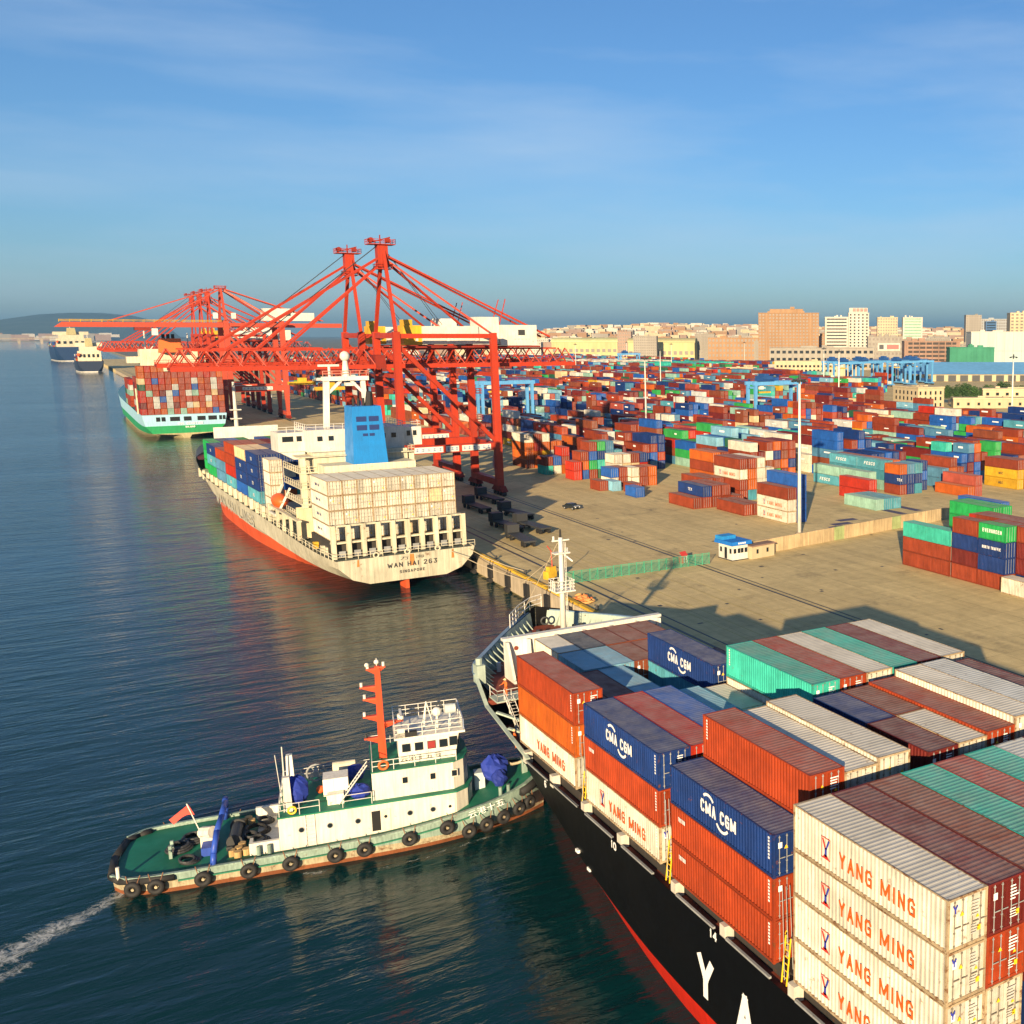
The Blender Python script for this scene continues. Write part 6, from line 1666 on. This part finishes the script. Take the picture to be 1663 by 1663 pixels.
# mid-distance town: blocks one can still tell apart
RC = random.Random(5)
walls = [pinkw, greyw, tanw, creamw, whitew, pinkw, greyw]
wn_ = ['pinkish', 'grey', 'tan', 'cream', 'white', 'pinkish', 'grey']
fx, fy, rx, ry = math.sin(R(34.4)), math.cos(R(34.4)), math.cos(R(34.4)), -math.sin(R(34.4))
for i in range(46):
    D = RC.uniform(1500, 2700); s = RC.uniform(-.27, .27) * D
    k = RC.randrange(7); h = RC.uniform(16, 40)
    x, y = fx * D + rx * s, fy * D + ry * s
    if x < 560 or (y < 1560 and x < 680): continue
    building('apartment_block', f'{wn_[k]} mid-rise block in the hazy town beyond the yard', 'building', x, y, RC.uniform(22, 60), h, 16, walls[k], int(h / 3.6), RC.randint(6, 14), wmat=dwin)['group'] = f'{wn_[k]} blocks in the town'
# hill and far town
def ridge(name, D, s0, s1, hs, mat, depth, base=QZ - 1):
    m = MB(); n = 60; rows = []
    rdx = random.Random(int(D))
    for i in range(n + 1):
        t = i / n; s = s0 + (s1 - s0) * t
        h = 0
        for a, f_, p in hs: h += a * max(0, math.sin(f_ * t * math.pi + p))
        h *= (1 + .12 * rdx.uniform(-1, 1))
        e = min(1, t * 8, (1 - t) * 8)
        row = []
        for j, q in enumerate((0, .25, .5, .75, 1)):
            dd = D + depth * q; hh = base + h * e * math.sin(q * math.pi * .5) * (1 if q <= 1 else 0)
            row.append((fx * dd + rx * s * dd / D, fy * dd + ry * s * dd / D, hh))
        rows.append(row)
    m.grid(rows); return struct(m.build(name, mat, None, smooth=True))
hillg = paint('wooded_hill', (.07, .09, .05), .95, dirt=.4, jit=0, scale=.01)
ridge('hill', 2900, -900, 1500, ((52, 1, 0.2), (26, 2.3, .4)), hillg, 1500)
m = MB(); RF = random.Random(9)
for i in range(2600):
    D = RF.uniform(2300, 4300); s = RF.uniform(-.36, .26) * D
    x, y = fx * D + rx * s, fy * D + ry * s
    if x < 260 + (y - 2000) * .05: continue
    t = (s / D * 2900 + 900) / 2400
    hg = 0
    if 0 < t < 1: hg = (52 * max(0, math.sin(t * math.pi + .2)) + 26 * max(0, math.sin(2.3 * t * math.pi + .4))) * min(1, t*8, (1-t)*8) * math.sin(max(0, min(1, (D - 2900) / 1500)) * math.pi * .5)
    h = RF.uniform(8, 26); a = RF.uniform(8, 26); c = RF.uniform(8, 16)
    ca, sa = math.cos(CA + RF.uniform(-.3, .3)), math.sin(CA)
    k = RF.randrange(5); n0 = len(m.v)
    m.box(-a, a, -c, c, QZ - 2, hg + QZ + h, k)
    m.v[n0:] = [(x + px * ca - py * sa, y + px * sa + py * ca, pz) for px, py, pz in m.v[n0:]]
o = m.build('far_town', [pinkw, greyw, tanw, creamw, whitew]); tag(o, 'hazy mass of low pinkish town houses on the rising ground', 'town'); stuff(o)
# far shore on the other side of the water, with hills and a bridge
m = MB(); m.ext([(-9000, 9600), (330, 9000), (700, 29000), (-26000, 29000), (-26000, 11000)], -3, QZ - .1); struct(m.build('far_shore', LANDM))
m = MB()
for i in range(420):
    x = RF.uniform(-3200, 420); y = RF.uniform(9750, 11500); h = RF.uniform(15, 60); a = RF.uniform(20, 60)
    m.box(x - a, x + a, y - 15, y + 15, 2, 3 + h, RF.randrange(5))
o = m.build('far_shore_town', [pinkw, greyw, tanw, creamw, whitew]); tag(o, 'faint town on the far shore below the blue hills', 'town'); stuff(o)
def far_hill(name, pts, y, depth):
    m = MB(); rows = []
    for x, h in pts: rows.append([(x, y, 0), (x, y + depth * .3, h * .6), (x, y + depth * .55, h), (x, y + depth, 0)])
    m.grid(rows); struct(m.build(name, hillg, None, smooth=True))
rh_ = random.Random(4)
far_hill('hills', [(-7000 + 330 * i, 60 + 230 * max(0, math.sin(i * .33 + .5)) + rh_.uniform(0, 45)) for i in range(26)], 14000, 4500)
br = thing('bridge', 'long low pale bridge on piers across the far water', 'bridge', (0, 0, 0))
m = MB(); m.box(-4200, 150, 7000, 7022, 25, 28.5); m.build('deck', edge, br)
for i in range(44):
    m = MB(); m.box(-4150 + 98 * i, -4138 + 98 * i, 7004, 7018, -2, 25); m.build('pier', edge, br)
# trees by the offices
def tree_proto(label, loc, seed, r=4.2, h=9.5):
    t = thing('tree', label, 'tree', loc, 0, 'dark green trees by the cream offices')
    m = MB(); m.cyl((0, 0, 0), (0, 0, h * .45), .28, .18, 8); m.cyl((0, 0, h * .4), (1.2, .6, h * .7), .14, .06, 6); m.cyl((0, 0, h * .38), (-1.1, -.8, h * .68), .14, .06, 6); m.build('trunk', paint('bark', (.09, .06, .04), .9), t)
    rd = random.Random(seed); m = MB()
    cl = [(rd.uniform(-.6, .6) * r, rd.uniform(-.6, .6) * r, h * (.55 + rd.uniform(-.14, .3)), r * rd.uniform(.35, .6)) for _ in range(13)]
    for k in range(1700):
        cx, cy, cz, cr_ = rd.choice(cl)
        v = Vector((rd.gauss(0, 1), rd.gauss(0, 1), rd.gauss(0, .8))).normalized() * cr_ * rd.uniform(.55, 1.05)
        p = Vector((cx, cy, cz)) + v
        a = Vector((rd.gauss(0, 1), rd.gauss(0, 1), rd.gauss(0, 1))).normalized() * rd.uniform(.18, .34); b_ = a.cross(Vector((rd.gauss(0, 1), rd.gauss(0, 1), rd.gauss(0, 1)))).normalized() * rd.uniform(.15, .3)
        m.poly([p - a, p + b_, p + a, p - b_])
    stuff(m.build('crown', paint('leaves', (.045, .10, .025), .7, dirt=.4, jit=.25, scale=.5), t)); return t
tl = 'leafy dark green tree in the row between the cream offices'
t0 = tree_proto(tl, (436, 486, QZ), 1)
for i in range(13):
    c = copy_tree(t0, ((433 + 3.6 * i, 484 - 2.2 * i, QZ) if i < 7 else (476 + 8 * (i - 7), 482 - 5 * (i - 7), QZ)), RC.uniform(0, 6), tl); s_ = RC.uniform(.95, 1.35); c.scale = (s_, s_, s_)
# ------------------------------------------------------------------ things on the apron
g = thing('guard_booth', 'white guard booth with bright blue roof at the end of the yard wall', 'booth', (98.6, 163.8, QZ), R(4))
m = MB(); m.box(0, 3.4, 0, 4.4, .15, 2.9); m.build('wall', WHITEP, g)
m = MB(); m.box(-.1, 3.5, -.1, 4.5, 0, .15); m.build('plinth', DARK, g)
m = MB(); m.frustum((-.6, 4.0, -.6, 5.0), (-.5, 3.9, -.5, 4.9), 2.9, 3.55); m.build('roof', paint('booth_roof_blue', (.015, .16, .55), .5), g)
m = MB(); m.frustum((-.4, 2.6, 2.6, 4.9), (-.4, 2.6, 2.6, 4.9), 3.56, 4.2); m.build('roof_box', paint('booth_roof_blue2', (.02, .25, .62), .5), g)
for x in (.25, 1.15, 1.85, 2.7):
    m = MB(); m.box(x, x + .6, -.03, .02, 1.35, 2.2); m.build('window', GLASS, g)
for y in (.3, 3.3):
    m = MB(); m.box(-.03, .02, y, y + .6, 1.3, 2.2); m.build('window', GLASS, g)
m = MB(); m.box(-.03, .02, 1.7, 2.5, .2, 2.3); m.build('door', GLASS, g)
m = MB()
for k in range(4): m.box(.9 + .45 * k, 1.15 + .45 * k, -.63, -.6, 3.1, 3.4)
stuff(m.build('sign_strokes', WHITEL, g))
wl_ = thing('yard_wall', 'weathered tan concrete wall running inland from the guard booth', 'wall', (0, 0, 0))
wallm = paint('wall_tan', (.50, .38, .22), .85, dirt=.3, rust=.15, streak=.35, scale=.5)
P0, P1 = Vector((102.6, 165.6, QZ)), Vector((166, 176.5, QZ)); n = 22
for i in range(n):
    a, b = P0.lerp(P1, i / n), P0.lerp(P1, (i + .985) / n); off = Vector((0, 0, 1.35))
    m = MB(); m.beam(a + off, b + off, .3, 2.7 - (.05 if i % 3 else 0)); m.build('panel', paint('wall_green', (.30, .36, .16), .85, dirt=.3, streak=.3) if i in (8, 14) else wallm, wl_)
sh = thing('small_shed', 'small cream shed with dark sloping roof beside the guard booth', 'shed', (102.4, 163.2, QZ), R(10))
m = MB(); m.box(0, 5.6, 0, 1.9, 0, 2.3); m.build('wall', creamw, sh)
m = MB(); m.frustum((-.2, 5.8, -.3, 2.1), (-.2, 5.8, -.2, 2.1), 2.3, 2.5); m.build('roof', brickw, sh)
for x in (1.1, 3.6):
    m = MB(); m.box(x, x + .5, -.03, .02, .9, 1.7); m.build('window', GLASS, sh)
fe = thing('mesh_fence', 'green wire mesh fence across the apron', 'fence', (66.5, 163.6, QZ), R(1.5))
fg = paint('fence_green', (.05, .36, .22), .6, dirt=.2)
for i in range(20):
    m = MB(); m.beam((1.45 * i, 0, 0), (1.45 * i, 0, 2.1), .09); m.build('post', fg, fe)
for i in range(19):
    m = MB()
    for z in (.15, 2.0): m.beam((1.45 * i, 0, z), (1.45 * (i + 1), 0, z), .06)
    for k in range(1, 12): m.beam((1.45 * i + .12 * k, 0, .15), (1.45 * i + .12 * k, 0, 2.0), .022)
    for k in range(1, 6): m.beam((1.45 * i, 0, .15 + .31 * k), (1.45 * (i + 1), 0, .15 + .31 * k), .02)
    stuff(m.build('mesh_panel', fg, fe))
    if i % 3 == 1:
        m = MB(); m.beam((1.45 * i, .05, 1.9), (1.45 * i, 1.1, .05), .08); m.build('strut', fg, fe)
ba = thing('barrier_block', 'red and white striped barrier stand beside the green fence', 'barrier', (90.2, 167.2, QZ), R(20))
m = MB(); m.box(0, 1.6, 0, 1.0, 0, 1.1); m.build('body', plain('barrier_red', (.5, .04, .03), .6), ba)
for x in (.35, .95):
    m = MB(); m.box(x, x + .3, -.02, 1.02, .05, 1.12); m.build('stripe', WHITEL, ba)
m = MB(); m.poly([(0, 0, 1.15), (1.6, 0, 1.15), (1.9, 1.0, 1.9), (.3, 1.0, 1.9)]); m.poly([(.3, 1, 1.86), (1.9, 1, 1.86), (1.6, 0, 1.11), (0, 0, 1.11)]); m.build('panel', plain('barrier_red', (.5, .04, .03), .6), ba)
# car on the apron
car = thing('parked_car', 'dark car with pale bonnet standing alone on the apron', 'car', (98, 236, QZ), R(-72))
dk_ = paint('car_dark', (.02, .025, .03), .3, dirt=.1)
m = MB(); prof = [(-2.2, .45), (-2.2, .85), (-1.5, .95), (-.9, 1.42), (.7, 1.45), (1.4, .98), (2.15, .85), (2.2, .4)]
k = len(prof); n0 = [(x, -.86, z) for x, z in prof]; n1 = [(x, .86, z) for x, z in prof]
m.grid([n1 + [n1[0]], n0 + [n0[0]]]); m.poly(n0[::-1]); m.poly(n1); m.build('body', dk_, car)
m = MB(); m.box(1.45, 2.12, -.7, .7, .87, .96); m.build('bonnet', paint('car_silver', (.5, .52, .55), .3), car)
for s_ in (-1, 1):
    m = MB(); m.poly([(-1.2, s_ * .875, .98), (1.2, s_ * .875, .98), (.65, s_ * .875, 1.36), (-.85, s_ * .875, 1.36)][::s_]); m.build('side_window', GLASS, car)
    for x in (-1.35, 1.35):
        m = MB(); m.cyl((x, s_ * .7, .33), (x, s_ * .9, .33), .33, n=14); o = m.build('wheel', BLACK, car); m = MB(); m.cyl((x, s_ * .895, .33), (x, s_ * .915, .33), .18, n=10); m.build('rim', STEEL, o)
    m = MB(); m.box(2.16, 2.22, s_ * .62 - .16, s_ * .62 + .16, .58, .76); m.build('headlight', WHITEL, car)
# dark heavy gear parked in the shade by the quay
RD = random.Random(13)
def machine(label, loc, rz, c=DARK):
    t = thing('terminal_tractor', label, 'tractor', loc, rz, 'terminal tractors parked in the shade')
    m = MB(); m.box(-1.2, 1.2, 1.2, 3.4, .9, 2.9); m.build('cab', c, t)
    m = MB(); m.box(-1.1, 1.1, 3.38, 3.44, 1.7, 2.6); m.build('windscreen', GLASS, t)
    m = MB(); m.box(-1.2, 1.2, -9.5, 1.1, 1.0, 1.35); m.build('trailer_bed', DARK, t)
    for y in (2.4, -7.5, -8.7, -.2):
        for s_ in (-1, 1):
            m = MB(); m.cyl((s_ * .75, y, .5), (s_ * 1.15, y, .5), .5, n=12); m.build('wheel', BLACK, t)
    return t
tq = machine('dark terminal tractor with flat trailer in the shade of the cream ship', (76, 222, QZ), R(4))
for x, y, r_ in ((80, 218, 6), (73.5, 206, -3), (83, 236, 8), (79, 250, 2), (86, 262, 4)): copy_tree(tq, (x, y, QZ), R(r_))
# small yellow and red gear at the edge
t = thing('mooring_cart', 'small yellow machine with red arm at the quay edge', 'machine', (65.4, 167.5, QZ), R(20))
m = MB(); m.box(-.9, .9, -.7, .7, .35, 1.7); m.build('body', yell, t)
m = MB(); m.box(-.7, .7, -.75, .2, 1.7, 2.5); m.build('cab', yell, t)
m = MB(); m.tube([(0, -.6, 2.4), (-.3, -.8, 5.2), (-1.2, -.9, 6.2)], .09, 6); m.build('arm', plain('arm_red', (.55, .08, .05), .6), t)
for x in (-.6, .6):
    m = MB(); m.cyl((x, -.8, .35), (x, -.55, .35), .35, n=10); m.build('wheel', BLACK, t)
t = thing('rope_heap', 'heap of orange mooring rope and gear on the quay edge', 'rope', (64.6, 150, QZ))
for k in range(5):
    m = MB()
    for j in range(4): m.torus((RD.uniform(-.5, .5), k * .9 + RD.uniform(-.3, .3), .12 + .14 * j), (RD.uniform(-.15, .15), RD.uniform(-.15, .15), 1), .8 - .1 * j, .1, 16, 5)
    m.build('coil', plain('rope_orange', (.62, .16, .04), .8) if k % 2 else plain('rope_tan', (.55, .30, .10), .8), t)
# mooring lines
def line(name, label, a, b, sag, mat=ROPE, r=.07):
    a, b = Vector(a), Vector(b); m = MB(); pts = []
    for i in range(13):
        t_ = i / 12; p = a.lerp(b, t_); p.z -= sag * 4 * t_ * (1 - t_); pts.append(p)
    m.tube(pts, r, 5); tag(m.build(name, mat), label, 'rope', 'mooring lines'); 
line('mooring_line', 'pale stern mooring line of the cream ship to the nearer bollard', (59.0, 191.2, 6.2), (63.9, 175.0, QZ + .5), .5)
line('mooring_line', 'long pale stern line of the cream ship running low to the quay', (56.0, 190.2, 6.0), (63.9, 160.2, QZ + .5), .9)
line('mooring_line', 'bow line of the black-hulled ship to the quay', (48.5, 114.0, 11.9), (63.9, 130.6, QZ + .5), .8)
# steel plates and manholes let into the ground
pl = plain('plate_dark', (.04, .037, .034), .6)
for i in range(34):
    x, y = RD.uniform(72, 150), RD.uniform(95, 235)
    if 120 < x and y > 186: continue
    m = MB(); w_, d_ = RD.uniform(.4, .9), RD.uniform(.4, .8); m.box(x, x + w_, y, y + d_, QZ - .01, QZ + .012)
    struct(m.build('manhole_cover', pl))
bz = plain('painted_bay_purple', (.07, .06, .11), .8)
for x, y, w_, d_ in ((136, 183, 5, 2.3), (140, 186.4, 5, 2.3), (133.5, 181.0, 4, 1.6), (157, 186.5, 2.2, 10), (163, 188, 2.2, 10)):
    m = MB(); m.poly([(x, y, QZ + .006), (x + w_, y, QZ + .006), (x + w_, y + d_, QZ + .006), (x, y + d_, QZ + .006)]); struct(m.build('painted_bay', bz))
ym_ = plain('worn_yellow_line', (.42, .32, .08), .8)
for x in (74, 76.6, 79.2, 82.2, 85):
    m = MB(); m.poly([(x, 60, QZ + .005), (x + .12, 60, QZ + .005), (x + .12, 420, QZ + .005), (x, 420, QZ + .005)]); struct(m.build('lane_line', ym_))

# ------------------------------------------------------------------ two crew at the ship's bow
suit = plain('orange_boilersuit', (.66, .13, .02), .8); skin = plain('skin', (.42, .22, .14), .6); hatm = plain('hard_hat', (.80, .62, .30), .4); bootm = plain('boots', (.02, .02, .02), .7)
def person(label, loc, rz, arms, lean=0.):
    t = thing('person', label, 'person', loc, rz, 'crew in orange at the bow')
    P = {'pelvis': (0, 0, .95), 'waist': (0, lean * .3, 1.12), 'chest': (0, lean * .7, 1.36), 'neck': (0, lean, 1.52), 'head': (0, lean * 1.1 + .02, 1.66), 'top': (0, lean * 1.1 + .01, 1.76)}
    for s_, k in ((-1, 'l'), (1, 'r')):
        P[k + 'hip'] = (s_ * .10, 0, .90); P[k + 'knee'] = (s_ * .12, .05 + (.06 if s_ > 0 else 0), .50); P[k + 'ankle'] = (s_ * .13, -.02, .10); P[k + 'toe'] = (s_ * .14, .15, .05)
        P[k + 'sho'] = (s_ * .19, lean * .85, 1.44); e, h = arms[0 if s_ < 0 else 1]
        P[k + 'elb'] = (s_ * .19 + e[0] * s_, e[1] + lean, 1.44 + e[2]); P[k + 'wri'] = (s_ * .19 + h[0] * s_, h[1] + lean, 1.44 + h[2])
        d = (Vector(P[k + 'wri']) - Vector(P[k + 'elb'])).normalized()
        P[k + 'palm'] = tuple(Vector(P[k + 'wri']) + d * .09)
        for f in range(4): P[f'{k}f{f}'] = tuple(Vector(P[k + 'palm']) + d * (.075 - abs(f - 1.3) * .01) + Vector(((f - 1.5) * .022, .01, -.012)))
        P[k + 'th'] = tuple(Vector(P[k + 'wri']) + d * .06 + Vector((-s_ * .05, .03, .01)))
    E_ = [('pelvis', 'waist'), ('waist', 'chest'), ('chest', 'neck'), ('neck', 'head'), ('head', 'top')]
    for k in 'lr': E_ += [('pelvis', k + 'hip'), (k + 'hip', k + 'knee'), (k + 'knee', k + 'ankle'), (k + 'ankle', k + 'toe'), ('chest', k + 'sho'), (k + 'sho', k + 'elb'), (k + 'elb', k + 'wri'), (k + 'wri', k + 'palm'), (k + 'wri', k + 'th')] + [(k + 'palm', f'{k}f{f}') for f in range(4)]
    rad = {'pelvis': .155, 'waist': .14, 'chest': .165, 'neck': .058, 'head': .105, 'top': .07}
    for k in 'lr': rad.update({k + 'hip': .10, k + 'knee': .075, k + 'ankle': .05, k + 'toe': .045, k + 'sho': .085, k + 'elb': .055, k + 'wri': .036, k + 'palm': .036, k + 'th': .011}); rad.update({f'{k}f{f}': .010 for f in range(4)})
    names = list(P); me = bpy.data.meshes.new('body')
    me.from_pydata([P[n_] for n_ in names], [(names.index(a), names.index(b)) for a, b in E_], [])
    o = bpy.data.objects.new('body', me); col.objects.link(o)
    o.modifiers.new('skin', 'SKIN'); o.modifiers.new('sub', 'SUBSURF').levels = 1
    for i, n_ in enumerate(names): me.skin_vertices[0].data[i].radius = (rad[n_],) * 2
    me.skin_vertices[0].data[names.index('pelvis')].use_root = True
    dg = bpy.context.evaluated_depsgraph_get(); m2 = bpy.data.meshes.new_from_object(o.evaluated_get(dg)); bpy.data.objects.remove(o)
    m2.materials.clear()
    for mm in (suit, skin, bootm): m2.materials.append(mm)
    hands = [Vector(P['lpalm']), Vector(P['rpalm'])]
    for p in m2.polygons:
        c = p.center; p.use_smooth = True
        p.material_index = 2 if c.z < .13 else 1 if c.z > 1.5 or min((c - h).length for h in hands) < .1 else 0
    m2.name = 'body'; b = inst('body', m2, t)
    hx, hy_, hz = P['head']
    m = MB(); m.ball((hx, hy_, hz + .05), .135, 12, 6, .85); m.v = [(x, y, max(z, hz + .055)) for x, y, z in m.v]; m.cyl((hx, hy_ + .03, hz + .05), (hx, hy_ + .03, hz + .065), .165, n=14); m.build('hard_hat', hatm, t, smooth=True)
    m = MB()
    for s_ in (-.038, .038): m.ball((hx + s_, hy_ + .094, hz + .02), .013, 6, 4)
    m.build('eyes', BLACK, t); m = MB(); m.frustum((hx - .016, hx + .016, hy_ + .09, hy_ + .125), (hx - .01, hx + .01, hy_ + .09, hy_ + .1), hz - .03, hz + .02); m.build('nose', skin, t)
    return t
person('crew member in orange boilersuit and pale hard hat on the bow walkway', (30.98, 89.0, 7.76), R(70), (((.10, .12, -.26), (.06, .34, -.34)), ((.08, .16, -.25), (.02, .38, -.30))), .08)
person('crew member in orange at the top of the bow stair holding the rail', (32.45, 95.2, 10.51), R(100), (((.14, .05, -.28), (.16, .26, -.42)), ((.10, .18, -.22), (.06, .40, -.26))), .06)
# ------------------------------------------------------------------ the hazy air over the harbour
hz = bpy.data.materials.new('haze'); hz.use_nodes = True
N, L = hz.node_tree.nodes, hz.node_tree.links
for n_ in list(N):
    if n_.type == 'BSDF_PRINCIPLED': N.remove(n_)
pv = N.new('ShaderNodeVolumePrincipled')
pv.inputs['Color'].default_value = (.15, .34, .60, 1)
pv.inputs['Density'].default_value = 6.5e-5
pv.inputs['Anisotropy'].default_value = 0.0
L.new(pv.outputs[0], [n_ for n_ in N if n_.type == 'OUTPUT_MATERIAL'][0].inputs['Volume'])
m = MB(); m.box(-26500, 26500, -2500, 30500, -4.5, 420)
stuff(m.build('haze', hz))
tag(bpy.data.objects['haze'], 'thin pale blue haze lying over the whole harbour', 'haze')
